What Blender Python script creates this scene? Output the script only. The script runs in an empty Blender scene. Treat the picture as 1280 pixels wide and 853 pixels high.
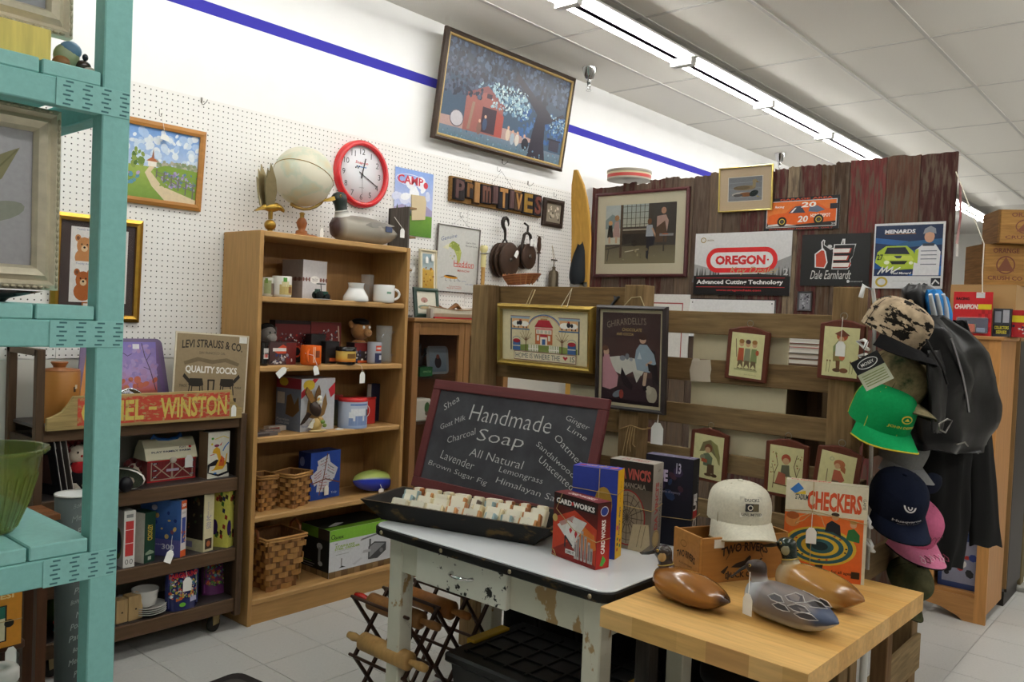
import bpy,bmesh,math,random
import numpy as np
from mathutils import Matrix,Vector,Euler
random.seed(7)
PI=math.pi
SC=bpy.context.scene
COL=SC.collection
CAM_H=1.49
FPX=1040.0
YAW,PIT,ROL=math.radians(49.27),math.radians(-1.59),math.radians(2.436)
_f=np.array([math.sin(YAW)*math.cos(PIT),math.cos(YAW)*math.cos(PIT),math.sin(PIT)])
_r=np.array([math.cos(YAW),-math.sin(YAW),0.0])
_u=np.cross(_r,_f)
_r2=math.cos(ROL)*_r+math.sin(ROL)*_u
_u2=-math.sin(ROL)*_r+math.cos(ROL)*_u
CM=np.array([_r2,-_u2,_f])
def ray(x,y):return CM.T@np.array([(x-640)/FPX,(y-426.5)/FPX,1.0])
def onX(x,y,X):d=ray(x,y);p=d*(X/d[0]);return float(p[1]),float(p[2])+CAM_H
def onY(x,y,Y):d=ray(x,y);p=d*(Y/d[1]);return float(p[0]),float(p[2])+CAM_H
def onZ(x,y,Z):d=ray(x,y);p=d*((Z-CAM_H)/d[2]);return float(p[0]),float(p[1])
cd=bpy.data.cameras.new('camera');cam=bpy.data.objects.new('camera',cd);COL.objects.link(cam)
cd.sensor_fit='HORIZONTAL';cd.sensor_width=36.0;cd.lens=FPX/1280*36.0
cd.clip_start=0.05;cd.clip_end=100
R3=Matrix(((_r2[0],_u2[0],-_f[0]),(_r2[1],_u2[1],-_f[1]),(_r2[2],_u2[2],-_f[2])))
cam.matrix_world=Matrix.Translation((0,0,CAM_H))@R3.to_4x4()
SC.camera=cam
W=bpy.data.worlds.new('world');SC.world=W;W.use_nodes=True
W.node_tree.nodes['Background'].inputs[0].default_value=(0.93,0.96,1.0,1)
W.node_tree.nodes['Background'].inputs[1].default_value=0.15
vs=SC.view_settings
vs.view_transform='Standard';vs.look='None';vs.gamma=1.0;vs.use_curve_mapping=False
vs.exposure=0.54
TUBE_POWER=26.0
SC.cycles.max_bounces=8;SC.cycles.diffuse_bounces=5;SC.cycles.transparent_max_bounces=12
SC.cycles.sample_clamp_indirect=4.0
SC.cycles.use_denoising=True
def rgb(h):
    if not isinstance(h,str):return tuple(h)
    h=h.lstrip('#')
    if len(h)==3:h=''.join(c*2 for c in h)
    o=[]
    for i in(0,2,4):
        c=int(h[i:i+2],16)/255
        o.append(c/12.92 if c<=0.04045 else((c+0.055)/1.055)**2.4)
    return tuple(o)
MATS={}
def mat(name,rough=0.5,metal=0.0,var=0.0,scale=8.0,stretch=(1,1,1),bump=0.0,coat=0.0,spec=0.5,
        col2=None,mask=0.5,mscale=20.0,msharp=8.0,mstretch=(1,1,1),trans=0.0,ior=1.45,emit=0.0,sheen=0.0,alpha=1.0):
    """procedural material: base colour from the part's own colour, varied by noise, optionally worn to a second colour"""
    if name in MATS:return MATS[name]
    m=bpy.data.materials.new(name);m.use_nodes=True;MATS[name]=m
    N=m.node_tree.nodes;L=m.node_tree.links
    b=N['Principled BSDF']
    a=N.new('ShaderNodeVertexColor');a.layer_name='Col'
    out=a.outputs[0]
    b.inputs['Roughness'].default_value=rough;b.inputs['Metallic'].default_value=metal
    b.inputs['Specular IOR Level'].default_value=spec;b.inputs['IOR'].default_value=ior
    if coat:b.inputs['Coat Weight'].default_value=coat;b.inputs['Coat Roughness'].default_value=0.1
    if sheen:b.inputs['Sheen Weight'].default_value=sheen
    if trans:b.inputs['Transmission Weight'].default_value=trans
    if alpha<1:b.inputs['Alpha'].default_value=alpha
    tc=N.new('ShaderNodeTexCoord')
    def noise(sc,st,det=4,rg=0.55):
        mp=N.new('ShaderNodeMapping');mp.inputs['Scale'].default_value=st
        L.new(tc.outputs['Object'],mp.inputs['Vector'])
        n=N.new('ShaderNodeTexNoise');n.inputs['Scale'].default_value=sc
        n.inputs['Detail'].default_value=det;n.inputs['Roughness'].default_value=rg
        L.new(mp.outputs[0],n.inputs['Vector']);return n
    if var:
        n=noise(scale,stretch)
        mr=N.new('ShaderNodeMapRange');mr.inputs[1].default_value=0.25;mr.inputs[2].default_value=0.75
        mr.inputs[3].default_value=1-var;mr.inputs[4].default_value=1+var
        L.new(n.outputs[0],mr.inputs[0])
        vm=N.new('ShaderNodeVectorMath');vm.operation='SCALE'
        L.new(out,vm.inputs[0]);L.new(mr.outputs[0],vm.inputs['Scale']);out=vm.outputs[0]
        if bump:
            bp=N.new('ShaderNodeBump');bp.inputs['Strength'].default_value=bump;bp.inputs['Distance'].default_value=0.002
            L.new(n.outputs[0],bp.inputs['Height']);L.new(bp.outputs[0],b.inputs['Normal'])
    if col2:
        n2=noise(mscale,mstretch,5,0.6)
        mr=N.new('ShaderNodeMapRange');mr.inputs[1].default_value=mask-0.5/msharp;mr.inputs[2].default_value=mask+0.5/msharp
        L.new(n2.outputs[0],mr.inputs[0])
        mx=N.new('ShaderNodeMix');mx.data_type='RGBA'
        L.new(mr.outputs[0],mx.inputs[0]);L.new(out,mx.inputs[6]);mx.inputs[7].default_value=(*rgb(col2),1);out=mx.outputs[2]
    L.new(out,b.inputs['Base Color'])
    if emit:
        L.new(out,b.inputs['Emission Color']);b.inputs['Emission Strength'].default_value=emit
    return m
mat('matte',0.7);mat('satin',0.42);mat('gloss',0.18,coat=0.3);mat('paper',0.62,var=0.03,scale=40)
mat('print',0.5,spec=0.3,var=0.07,scale=70);mat('glossprint',0.32,spec=0.35,var=0.07,scale=60)
mat('metal',0.28,metal=1.0);mat('brass',0.3,metal=0.9,var=0.15,scale=30);mat('darkmetal',0.45,metal=0.6,var=0.2,scale=30)
mat('chrome',0.1,metal=1.0)
mat('cloth',0.9,var=0.1,scale=120,bump=0.25,spec=0.15);mat('plush',0.95,var=0.16,scale=160,bump=0.6,sheen=0.3)
mat('leather',0.36,var=0.3,scale=14,bump=0.6,spec=0.22);mat('plastic',0.32);mat('rubber',0.75,spec=0.2)
for ax,st in(('x',(1.2,14,14)),('y',(14,1.2,14)),('z',(14,14,1.2))):
    mat('wood'+ax,0.48,var=0.16,scale=5,stretch=st,bump=0.12,spec=0.35)
    mat('rough'+ax,0.85,var=0.34,scale=6,stretch=st,bump=0.6,spec=0.15)
    mat('dark'+ax,0.55,var=0.3,scale=5,stretch=st,bump=0.2,spec=0.3)
mat('teal',0.55,var=0.06,scale=60,bump=0.35,spec=0.3)
mat('barn',0.9,var=0.35,scale=6,stretch=(14,14,1.1),bump=0.9,spec=0.1,col2='#62564b',mask=0.54,mscale=7,mstretch=(6,6,0.8),msharp=7)
mat('chippy',0.5,var=0.05,scale=14,spec=0.3,col2='#a88a5f',mask=0.6,mscale=9,mstretch=(1,1,0.6),msharp=40)
mat('enamelchip',0.35,var=0.04,scale=14,col2='#1a1512',mask=0.63,mscale=20,msharp=40)
mat('blackworn',0.5,var=0.2,scale=16,spec=0.25,col2='#5f4a26',mask=0.62,mscale=12,mstretch=(1,1,2),msharp=10)
mat('glass',0.04,spec=0.9,alpha=0.13);mat('greenglass',0.06,spec=0.8,alpha=0.42);mat('cleanglass',0.02,spec=0.6,alpha=0.08)
mat('chalk',0.85,var=0.35,scale=7,spec=0.15);mat('wicker',0.6,var=0.22,scale=26,bump=0.3)
mat('clearplastic',0.12,spec=0.6,alpha=0.18)
class MB:
    def __init__(s):s.v=[];s.f=[];s.c=[];s.sm=[];s.M=Matrix()
    def add(s,V,F,col,smooth=False):
        o=len(s.v);M=s.M
        s.v.extend([tuple(M@Vector(p))for p in V])
        percol=None
        if isinstance(col,list):percol=[rgb(c)for c in col]
        else:c0=rgb(col)
        for f in F:
            s.f.append([o+i for i in f]);s.sm.append(smooth)
            s.c.append([percol[i]for i in f]if percol else[c0]*len(f))
        return s
    def box(s,x0,x1,y0,y1,z0,z1,col):
        V=[(x0,y0,z0),(x1,y0,z0),(x1,y1,z0),(x0,y1,z0),(x0,y0,z1),(x1,y0,z1),(x1,y1,z1),(x0,y1,z1)]
        return s.add(V,[(0,3,2,1),(4,5,6,7),(0,1,5,4),(1,2,6,5),(2,3,7,6),(3,0,4,7)],col)
    def cbox(s,c,d,col,rot=None):
        M0=s.M
        s.M=M0@Matrix.Translation(c)@(Euler(rot).to_matrix().to_4x4()if rot else Matrix())
        s.box(-d[0]/2,d[0]/2,-d[1]/2,d[1]/2,-d[2]/2,d[2]/2,col);s.M=M0;return s
    def bar(s,a,b,w,h,col,roll=0):
        a=Vector(a);b=Vector(b);d=b-a;L=d.length
        M0=s.M;s.M=M0@Matrix.Translation(a)@d.to_track_quat('X','Z').to_matrix().to_4x4()@Matrix.Rotation(roll,4,'X')
        s.box(0,L,-w/2,w/2,-h/2,h/2,col);s.M=M0;return s
    def lathe(s,prof,col,seg=24,smooth=True,a0=0,a1=2*PI,cap=True):
        n=len(prof);V=[];F=[];C=[]if isinstance(col,list)else col
        full=abs(a1-a0-2*PI)<1e-6;m=seg if full else seg+1
        for i in range(m):
            a=a0+(a1-a0)*i/seg
            for j,(r,z)in enumerate(prof):
                V.append((r*math.cos(a),r*math.sin(a),z))
                if isinstance(col,list):C.append(col[j])
        for i in range(seg):
            k=(i+1)%m
            for j in range(n-1):
                F.append((i*n+j,k*n+j,k*n+j+1,i*n+j+1))
        s.add(V,F,C,smooth)
        if cap and full:
            for j,rev in((0,True),(n-1,False)):
                if prof[j][0]>1e-5:
                    ring=[V[i*n+j]for i in range(seg)]
                    if rev:ring=ring[::-1]
                    s.add(ring,[tuple(range(seg))],col[j]if isinstance(col,list)else col,False)
        return s
    def ell(s,c,r,col,seg=16,rings=10,rot=None,smooth=True):
        M0=s.M
        s.M=M0@Matrix.Translation(c)@(Euler(rot).to_matrix().to_4x4()if rot else Matrix())@Matrix.Diagonal((r[0],r[1],r[2],1))
        s.lathe([(max(1e-6,math.sin(PI*j/rings)),-math.cos(PI*j/rings))for j in range(rings+1)],col,seg,smooth,cap=False)
        s.M=M0;return s
    def tube(s,pts,r,col,seg=8,closed=False,smooth=True,flat=1.0):
        pts=[Vector(p)for p in pts];n=len(pts);rr=r if isinstance(r,(list,tuple))else[r]*n
        V=[];prev=None
        for i,p in enumerate(pts):
            d=(pts[(i+1)%n]-pts[i-1])if closed else(pts[min(i+1,n-1)]-pts[max(i-1,0)])
            d.normalize()
            if prev is None:
                up=Vector((0,0,1))if abs(d.z)<0.9 else Vector((1,0,0))
                a=d.cross(up).normalized()
            else:
                a=(prev-d*prev.dot(d)).normalized()
            prev=a;b=d.cross(a)
            for k in range(seg):
                t=2*PI*k/seg
                V.append(p+rr[i]*(math.cos(t)*a+flat*math.sin(t)*b))
        F=[]
        for i in range(n if closed else n-1):
            j=(i+1)%n
            for k in range(seg):
                l=(k+1)%seg
                F.append((i*seg+k,i*seg+l,j*seg+l,j*seg+k))
        s.add(V,F,col,smooth)
        if not closed:
            s.add(V[:seg][::-1],[tuple(range(seg))],col if not isinstance(col,list)else col[0])
            s.add(V[-seg:],[tuple(range(seg))],col if not isinstance(col,list)else col[-1])
        return s
    def prism(s,P,y0,y1,col):
        """outline in the x-z plane, extruded from y0 (front) to y1"""
        ar=sum(P[i][0]*P[(i+1)%len(P)][1]-P[(i+1)%len(P)][0]*P[i][1]for i in range(len(P)))
        if ar<0:P=P[::-1]
        n=len(P)
        V=[(x,y0,z)for x,z in P]+[(x,y1,z)for x,z in P]
        F=[tuple(range(n)),tuple(range(2*n-1,n-1,-1))]+[(i+n,(i+1)%n+n,(i+1)%n,i)for i in range(n)]
        return s.add(V,F,col)
    def prismz(s,P,z0,z1,col):
        M0=s.M;s.M=M0@Matrix(((1,0,0,0),(0,0,1,0),(0,1,0,0),(0,0,0,1)))
        ar=sum(P[i][0]*P[(i+1)%len(P)][1]-P[(i+1)%len(P)][0]*P[i][1]for i in range(len(P)))
        if ar>0:P=P[::-1]
        n=len(P)
        V=[(x,z0,y)for x,y in P]+[(x,z1,y)for x,y in P]
        F=[tuple(range(n)),tuple(range(2*n-1,n-1,-1))]+[(i+n,(i+1)%n+n,(i+1)%n,i)for i in range(n)]
        s.add(V,F,col);s.M=M0;return s
    def loft(s,rings,col,smooth=True,cap=True,closed=True):
        n=len(rings[0]);V=[p for R in rings for p in R];F=[]
        C=col
        if isinstance(col,list)and len(col)==len(rings):C=[col[i]for i in range(len(rings))for _ in range(n)]
        for i in range(len(rings)-1):
            for k in range(n if closed else n-1):
                l=(k+1)%n
                F.append((i*n+k,i*n+l,(i+1)*n+l,(i+1)*n+k))
        s.add(V,F,C,smooth)
        if cap and closed:
            c0=C[0]if isinstance(C,list)else C;c1=C[-1]if isinstance(C,list)else C
            s.add(rings[0][::-1],[tuple(range(n))],c0);s.add(rings[-1],[tuple(range(n))],c1)
        return s
    def poly(s,P,y,col):
        ar=sum(P[i][0]*P[(i+1)%len(P)][1]-P[(i+1)%len(P)][0]*P[i][1]for i in range(len(P)))
        if ar<0:
            P=P[::-1]
            if isinstance(col,list):col=col[::-1]
        return s.add([(x,y,z)for x,z in P],[tuple(range(len(P)))],col)
    def rect(s,x0,z0,x1,z1,y,col,top=None):
        if top is not None:return s.add([(x0,y,z0),(x1,y,z0),(x1,y,z1),(x0,y,z1)],[(0,1,2,3)],[col,col,top,top])
        return s.poly([(x0,z0),(x1,z0),(x1,z1),(x0,z1)],y,col)
    def disc(s,x,z,rx,rz,y,col,seg=20,a0=0.0,a1=2*PI,rot=0.0):
        P=[]
        full=abs(a1-a0)>6.28
        for i in range(seg if full else seg+1):
            t=a0+(a1-a0)*i/seg;px,pz=rx*math.cos(t),rz*math.sin(t)
            P.append((x+px*math.cos(rot)-pz*math.sin(rot),z+px*math.sin(rot)+pz*math.cos(rot)))
        return s.poly(P,y,col)
    def ring(s,x,z,rx,rz,w,y,col,seg=28,a0=0.0,a1=2*PI):
        V=[];F=[]
        for i in range(seg+1):
            t=a0+(a1-a0)*i/seg
            V+=[(x+(rx-w)*math.cos(t),y,z+(rz-w)*math.sin(t)),(x+rx*math.cos(t),y,z+rz*math.sin(t))]
        for i in range(seg):F.append((2*i,2*i+1,2*i+3,2*i+2))
        return s.add(V,F,col)
    def line(s,pts,w,y,col):
        """a drawn stroke of width w"""
        for i in range(len(pts)-1):
            (x0,z0),(x1,z1)=pts[i],pts[i+1];dx,dz=x1-x0,z1-z0;L=math.hypot(dx,dz)or 1e-6
            nx,nz=-dz/L*w/2,dx/L*w/2;ex,ez=dx/L*w*0.3,dz/L*w*0.3
            s.poly([(x0-ex+nx,z0-ez+nz),(x0-ex-nx,z0-ez-nz),(x1+ex-nx,z1+ez-nz),(x1+ex+nx,z1+ez+nz)],y,col)
        return s
    def blobs(s,n,x0,z0,x1,z1,r0,r1,y,cols,seed=1,seg=7):
        R=random.Random(seed)
        for i in range(n):
            r=R.uniform(r0,r1)
            s.disc(R.uniform(x0,x1),R.uniform(z0,z1),r,r*R.uniform(.5,1),y-i*1e-6,R.choice(cols),seg,rot=R.uniform(0,3))
        return s
    def text(s,t,cx,cz,w,h,y,col,rot=0.0,bold=0.0,shear=0.0,arc=0.0):
        """lettering fitted to a w x h box centred on (cx, cz)"""
        V,F=glyphs(t,bold,shear)
        if w is None:w=h*ASP[(t,bold,shear)]
        P=[]
        for(x,z)in V:
            px,pz=x*w,z*h
            if arc:pz+=arc*(1-(2*px/w)**2)
            P.append((cx+px*math.cos(rot)-pz*math.sin(rot),y,cz+px*math.sin(rot)+pz*math.cos(rot)))
        return s.add(P,F,col)
    def build(s,name,parent=None,m='satin',bevel=0.0,loc=None,rot=None,seg=1,kind=None,label=None):
        me=bpy.data.meshes.new(name)
        me.from_pydata(s.v,[],s.f)
        at=me.color_attributes.new('Col','FLOAT_COLOR','CORNER')
        flat=np.ones((sum(len(c)for c in s.c),4),dtype=np.float32);i=0
        for c in s.c:
            for q in c:flat[i,:3]=q;i+=1
        at.data.foreach_set('color',flat.ravel())
        me.polygons.foreach_set('use_smooth',s.sm)
        me.materials.append(MATS[m]);me.update()
        o=bpy.data.objects.new(name,me);COL.objects.link(o)
        if parent:o.parent=parent
        if loc:o.location=loc
        if rot:o.rotation_euler=rot
        if bevel:
            b=o.modifiers.new('bevel','BEVEL');b.width=bevel;b.segments=seg;b.limit_method='ANGLE';b.angle_limit=0.7;b.harden_normals=False
        if kind:o['kind']=kind
        if label:o['label']=label
        return o
GLY={};ASP={}
def glyphs(t,bold=0.0,shear=0.0):
    k=(t,bold,shear)
    if k in GLY:return GLY[k]
    c=bpy.data.curves.new('lettering','FONT');c.body=t;c.resolution_u=2;c.offset=bold;c.shear=shear;c.fill_mode='FRONT'
    ob=bpy.data.objects.new('lettering',c)
    me=bpy.data.meshes.new_from_object(ob)
    V=[(v.co.x,v.co.y)for v in me.vertices];F=[]
    for p in me.polygons:
        q=list(p.vertices)
        if p.normal.z<0:q=q[::-1]
        F.append(q)
    x0=min(v[0]for v in V);x1=max(v[0]for v in V);z0=min(v[1]for v in V);z1=max(v[1]for v in V)
    V=[((x-x0)/(x1-x0)-0.5,(z-z0)/max(1e-6,z1-z0)-0.5)for x,z in V]
    bpy.data.objects.remove(ob);bpy.data.curves.remove(c);bpy.data.meshes.remove(me)
    GLY[k]=(V,F);ASP[k]=(x1-x0)/max(1e-6,z1-z0);return GLY[k]
def tag(o,label,cat,group=None):
    o['label']=label;o['category']=cat
    if group:o['group']=group
    return o
def thing(name,label,cat,loc=(0,0,0),rz=0.0,rx=0.0,ry=0.0,group=None):
    o=bpy.data.objects.new(name,None);COL.objects.link(o);o.empty_display_size=0.05
    o.location=loc;o.rotation_mode='XYZ'
    o.rotation_euler=(Matrix.Rotation(rz,3,'Z')@Matrix.Rotation(rx,3,'X')@Matrix.Rotation(ry,3,'Y')).to_euler()
    return tag(o,label,cat,group)
def struct(o):o['kind']='structure';return o
def copy_tree(o,parent=None):
    c=o.copy();COL.objects.link(c)
    if parent:c.parent=parent
    for ch in list(o.children):copy_tree(ch,c)
    return c
FX=-PI/2
# ================================================================ the room
WY=3.72
CZ=3.26
RX0,RX1,RY0=-4.0,16.0,-6.0
def slab(name,x0,x1,y0,y1,z0,z1,col,m='matte'):
    return struct(MB().box(x0,x1,y0,y1,z0,z1,col).build(name,None,m))
mat('plaster',0.8,var=0.02,scale=5,spec=0.2);mat('lino',0.35,var=0.05,scale=90,spec=0.4,col2='#8f8d88',mask=0.69,mscale=60,msharp=14)
mat('tilefoam',0.95,var=0.06,scale=220,bump=0.25,spec=0.05)
floor=slab('floor',RX0,RX1,RY0,WY+.15,-0.2,-0.004,'#b9b7b2','lino')
wall=slab('wall_back',RX0,RX1,WY,WY+.15,0,CZ+.1,'#f1f1f0','plaster')
slab('wall_left',RX0-.15,RX0,RY0,WY+.15,0,CZ+.1,'#dedcd6','plaster')
slab('wall_right',RX1,RX1+.15,RY0,WY+.15,0,CZ+.1,'#e6e4de','plaster')
slab('wall_front',RX0-.15,RX1+.15,RY0-.15,RY0,0,CZ+.1,'#dedcd6','plaster')
ceil=slab('ceiling',RX0,RX1,RY0,WY,CZ+.012,CZ+.15,'#d9d6d0','tilefoam')
MB().box(RX0,RX1,WY-.0015,WY,2.862,2.918,'#3a37a0').build('painted_band',wall,'plaster')
MB().box(RX0,RX1,WY-.003,WY,0,1.235,'#cfcdc4').build('lower_wall_panel',wall,'plaster')
t0=MB().box(-.1505,.1505,-.1505,.1505,-.004,0,'#c3c2be').build('tile',floor,'lino',bevel=.0012)
first=True
def ftile(x,y):
    global first
    o=t0 if first else t0.copy()
    if not first:COL.objects.link(o);o.parent=floor
    first=False;o.location=(x,y,0)
for i in range(9):
    for j in range(11):ftile(.9+.304*i,.4+.304*j)
for i in range(12):
    for j in range(5):ftile(.9+.304*(9+i),-.2+.304*j)
X0g,Y0g,TX,TY=5.35-1.212*5,2.05-.605*9,1.212,.605
ct=MB().box(-TX/2+.008,TX/2-.008,-TY/2+.008,TY/2-.008,0,.012,'#efece5').build('ceiling_tile',ceil,'tilefoam',bevel=.003)
n=0
for i in range(0,11):
    for j in range(3,12):
        if Y0g+TY*(j+.5)+TY/2>WY:continue
        o=ct if n==0 else ct.copy()
        if n:COL.objects.link(o);o.parent=ceil
        n+=1;o.location=(X0g+TX*(i+.5),Y0g+TY*(j+.5),CZ)
MB().box(-.0,TX*11,Y0g+TY*11+.008,WY,0,.012,'#efece5').build('border_tile',ceil,'tilefoam',loc=(X0g,0,CZ))
for i in range(0,12):
    x=X0g+TX*i;MB().box(x-.011,x+.011,RY0,WY,CZ-.003,CZ+.012,'#cfccc7').build('grid_rail',ceil,'satin')
for j in range(3,12):
    y=Y0g+TY*j;MB().box(X0g,X0g+TX*11,y-.012,y+.012,CZ-.005,CZ+.012,'#cfccc7').build('grid_rail',ceil,'satin')
def peg_material():
    m=bpy.data.materials.new('pegboard');m.use_nodes=True;N=m.node_tree.nodes;L=m.node_tree.links;b=N['Principled BSDF']
    tc=N.new('ShaderNodeTexCoord');sx=N.new('ShaderNodeSeparateXYZ');L.new(tc.outputs['Object'],sx.inputs[0])
    def fr(o):
        d=N.new('ShaderNodeMath');d.operation='DIVIDE';d.inputs[1].default_value=.0254;L.new(o,d.inputs[0])
        f=N.new('ShaderNodeMath');f.operation='FRACT';L.new(d.outputs[0],f.inputs[0])
        q=N.new('ShaderNodeMath');q.operation='SUBTRACT';q.inputs[1].default_value=.5;L.new(f.outputs[0],q.inputs[0])
        p=N.new('ShaderNodeMath');p.operation='POWER';p.inputs[1].default_value=2;L.new(q.outputs[0],p.inputs[0]);return p.outputs[0]
    a=N.new('ShaderNodeMath');a.operation='ADD';L.new(fr(sx.outputs[0]),a.inputs[0]);L.new(fr(sx.outputs[2]),a.inputs[1])
    c=N.new('ShaderNodeMath');c.operation='LESS_THAN';c.inputs[1].default_value=.0145;L.new(a.outputs[0],c.inputs[0])
    mx=N.new('ShaderNodeMix');mx.data_type='RGBA';L.new(c.outputs[0],mx.inputs[0])
    mx.inputs[6].default_value=(*rgb('#eceae6'),1);mx.inputs[7].default_value=(*rgb('#2f2b28'),1)
    L.new(mx.outputs[2],b.inputs['Base Color']);b.inputs['Roughness'].default_value=.55;MATS['pegboard']=m
peg_material()
seam=onY(586.6,210,WY)[0]
pz0,pz1=1.24,2.462
for a,b_,dz in((seam-2.4384*3,seam-2.4384*2-.002,0),(seam-2.4384*2,seam-2.4384-.002,0),(seam-2.4384,seam-.003,0),(seam,5.13,-.03)):
    MB().box(0,b_-a,0,.006,0,pz1-pz0,'#fff').build('pegboard_panel',wall,'pegboard',loc=(a,WY-.006,pz0+dz))
mat('tube',0.3,emit=TUBE_POWER)
def strip_light(x,y,label,real=True):
    t=thing('strip_light',label,'ceiling light',(x,y,CZ-.075),0)
    g=MB().box(0,2.42,-.05,.05,0,.045,'#e9e9e6');g.prism([(0,0),(2.42,0),(2.42,.008),(0,.008)],-.1,.1,'#e9e9e6');g.build('channel',t,'satin')
    for k in range(2):
        for sy in(-.045,.045):
            q=MB();q.tube([(.03+1.21*k,sy,-.02),(1.19+1.21*k,sy,-.02)],.013,'#fbfaf6',10);q.build('tube',t,'tube')
        for xx in(.015,1.2):
            MB().box(xx-.012+1.21*k,xx+.012+1.21*k,-.074,.074,-.045,.002,'#f0f0ee').build('lamp_holder',t,'plastic')
    for xx in(.35,1.21,2.05):
        h=MB().box(xx-.012,xx+.012,.05,.09,.0,.05,'#d8d8d4');h.build('hanger',t,'satin')
    return t
LX0=onZ(854,79,3.16)[0]
LY0=onZ(854,79,3.16)[1]-.0
names=['nearest the big barn picture','running on past the barn picture','third along the row over the plank wall','fourth along the row over the plank wall','far along the row beyond the wooden crates']
for r_,y in enumerate((LY0,LY0-2.44,LY0-4.88)):
    for k in range(-3,4):
        if r_==0:
            lb={-3:'white fluorescent strip light at the left end of the row beside the pegboard wall',-2:'white fluorescent strip light above the teal rack end of the wall row',
                  -1:'white twin-tube strip light at the top edge, left of the barn picture',0:'white twin-tube strip light to the right of the barn picture',
                  1:'white twin-tube strip light beyond the chrome sprinkler',2:'white twin-tube strip light over the red end planks',3:'far white strip light seen above the stacked wooden crates'}[k]
        else:
            lb='white fluorescent strip light in the %s row behind the camera, position %s'%(('','second','third')[r_],'abcdefg'[k+3])
            if k<-2 or k>1:continue
        strip_light(LX0+2.44*k+.01,y,lb)
for(px,py,lb)in((737,86,'chrome sprinkler head right of the barn picture'),(975,193,'chrome sprinkler head above the framed duck print')):
    x,y=onZ(px,py,CZ-.01)
    t=thing('sprinkler_head',lb,'sprinkler',(x,y,CZ-.005),group='ceiling sprinklers')
    MB().lathe([(.052,0),(.05,-.01),(.03,-.075),(.024,-.082),(0.001,-.082)],'#c9c9c9',18,cap=False).build('escutcheon',t,'chrome')
    q=MB();q.lathe([(.012,-.08),(.018,-.1),(.013,-.105),(.013,-.13)],'#bbb',12);q.lathe([(.02,-.155),(.02,-.158)],'#bbb',12)
    q.tube([(.012,0,-.12),(.014,0,-.14),(.004,0,-.155)],.003,'#bbb',6);q.tube([(-.012,0,-.12),(-.014,0,-.14),(-.004,0,-.155)],.003,'#bbb',6)
    q.build('deflector',t,'chrome')
# ================================================================ furniture
def bookcase():
    BX0,BX1,BF,BB,H=2.133,3.058,3.385,3.70,1.845
    t=thing('bookcase','tall light oak veneer bookcase with five open shelves against the pegboard','bookcase',(BX0,BF,0))
    w=BX1-BX0;d=BB-BF;c='#ac8450'
    MB().box(0,.022,0,d,0,H,c).build('side_panel',t,'woodz',bevel=.002);MB().box(w-.022,w,0,d,0,H,c).build('side_panel',t,'woodz',bevel=.002)
    MB().box(.022,w-.022,.003,d,H-.026,H,'#b58d58').build('top',t,'woodx',bevel=.004)
    MB().box(.022,w-.022,d-.008,d-.002,.09,H-.026,'#966f40').build('back_panel',t,'woodz')
    for z in SHELF:MB().box(.022,w-.022,.006,d-.008,z-.027,z,'#b58d58').build('shelf',t,'woodx',bevel=.005)
    MB().box(.022,w-.022,.012,.03,0,SHELF[-1]-.027,'#ac8450').build('kickboard',t,'woodx')
SHELF=[1.542,1.216,.883,.51,.118]
bookcase()
def dark_rack():
    RXa,RXb,YF,YB=1.205,2.098,3.40,3.705
    t=thing('rolling_shelf','dark brown wooden rolling shelf unit on casters left of the oak bookcase','shelf unit',(RXa,YF,0))
    w=RXb-RXa;d=YB-YF;c='#4d3a29'
    for z in RACK:
        MB().box(.03,w-.02,.0,.022,z-.062,z-.002,'#5a4430').build('rail',t,'darkx',bevel=.003)
        MB().box(.03,w-.02,d-.02,d,z-.05,z-.002,'#43321f').build('rail',t,'darkx')
        MB().box(.02,w-.012,.01,d-.004,z-.012,z,'#3a3433').build('shelf',t,'satin')
    for x,z1 in((0,1.295),(w-.03,1.0)):
        for y in(-.012,d-.03):MB().box(x,x+.03,y,y+.032,.07,z1,c).build('post',t,'darkz',bevel=.002)
    MB().box(0,.03,0,d,1.27,1.295,c).build('end_rail',t,'darky')
    MB().box(.008,.02,.02,d-.03,.1,.95,'#3c2d20').build('end_panel',t,'darkz');MB().box(w-.022,w-.01,.02,d-.03,.1,.98,'#3c2d20').build('end_panel',t,'darkz')
    MB().box(0.03,w-.03,d-.006,d-.002,.1,.95,'#9b968c').build('back_board',t,'matte')
    for x in(.1,w-.1):
        for y in(.05,d-.05):
            q=MB();q.M=Matrix.Translation((x,y,.036))@Matrix.Rotation(.4,4,'Z')@Matrix.Rotation(PI/2,4,'X');q.lathe([(.01,-.012),(.034,-.012),(.036,0),(.034,.012),(.01,.012)],'#2a2724',18);wl=q.build('caster',t,'rubber')
            q=MB();q.M=Matrix.Translation((x,y,0))@Matrix.Rotation(.4,4,'Z');q.prism([(-.02,.035),(.02,.035),(.026,.092),(-.026,.092)],-.018,-.015,'#8c7b55');q.prism([(-.02,.035),(.02,.035),(.026,.092),(-.026,.092)],.015,.018,'#8c7b55');q.build('fork',wl,'darkmetal')
RACK=[1.0,.71,.386,.15]
dark_rack()
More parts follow.
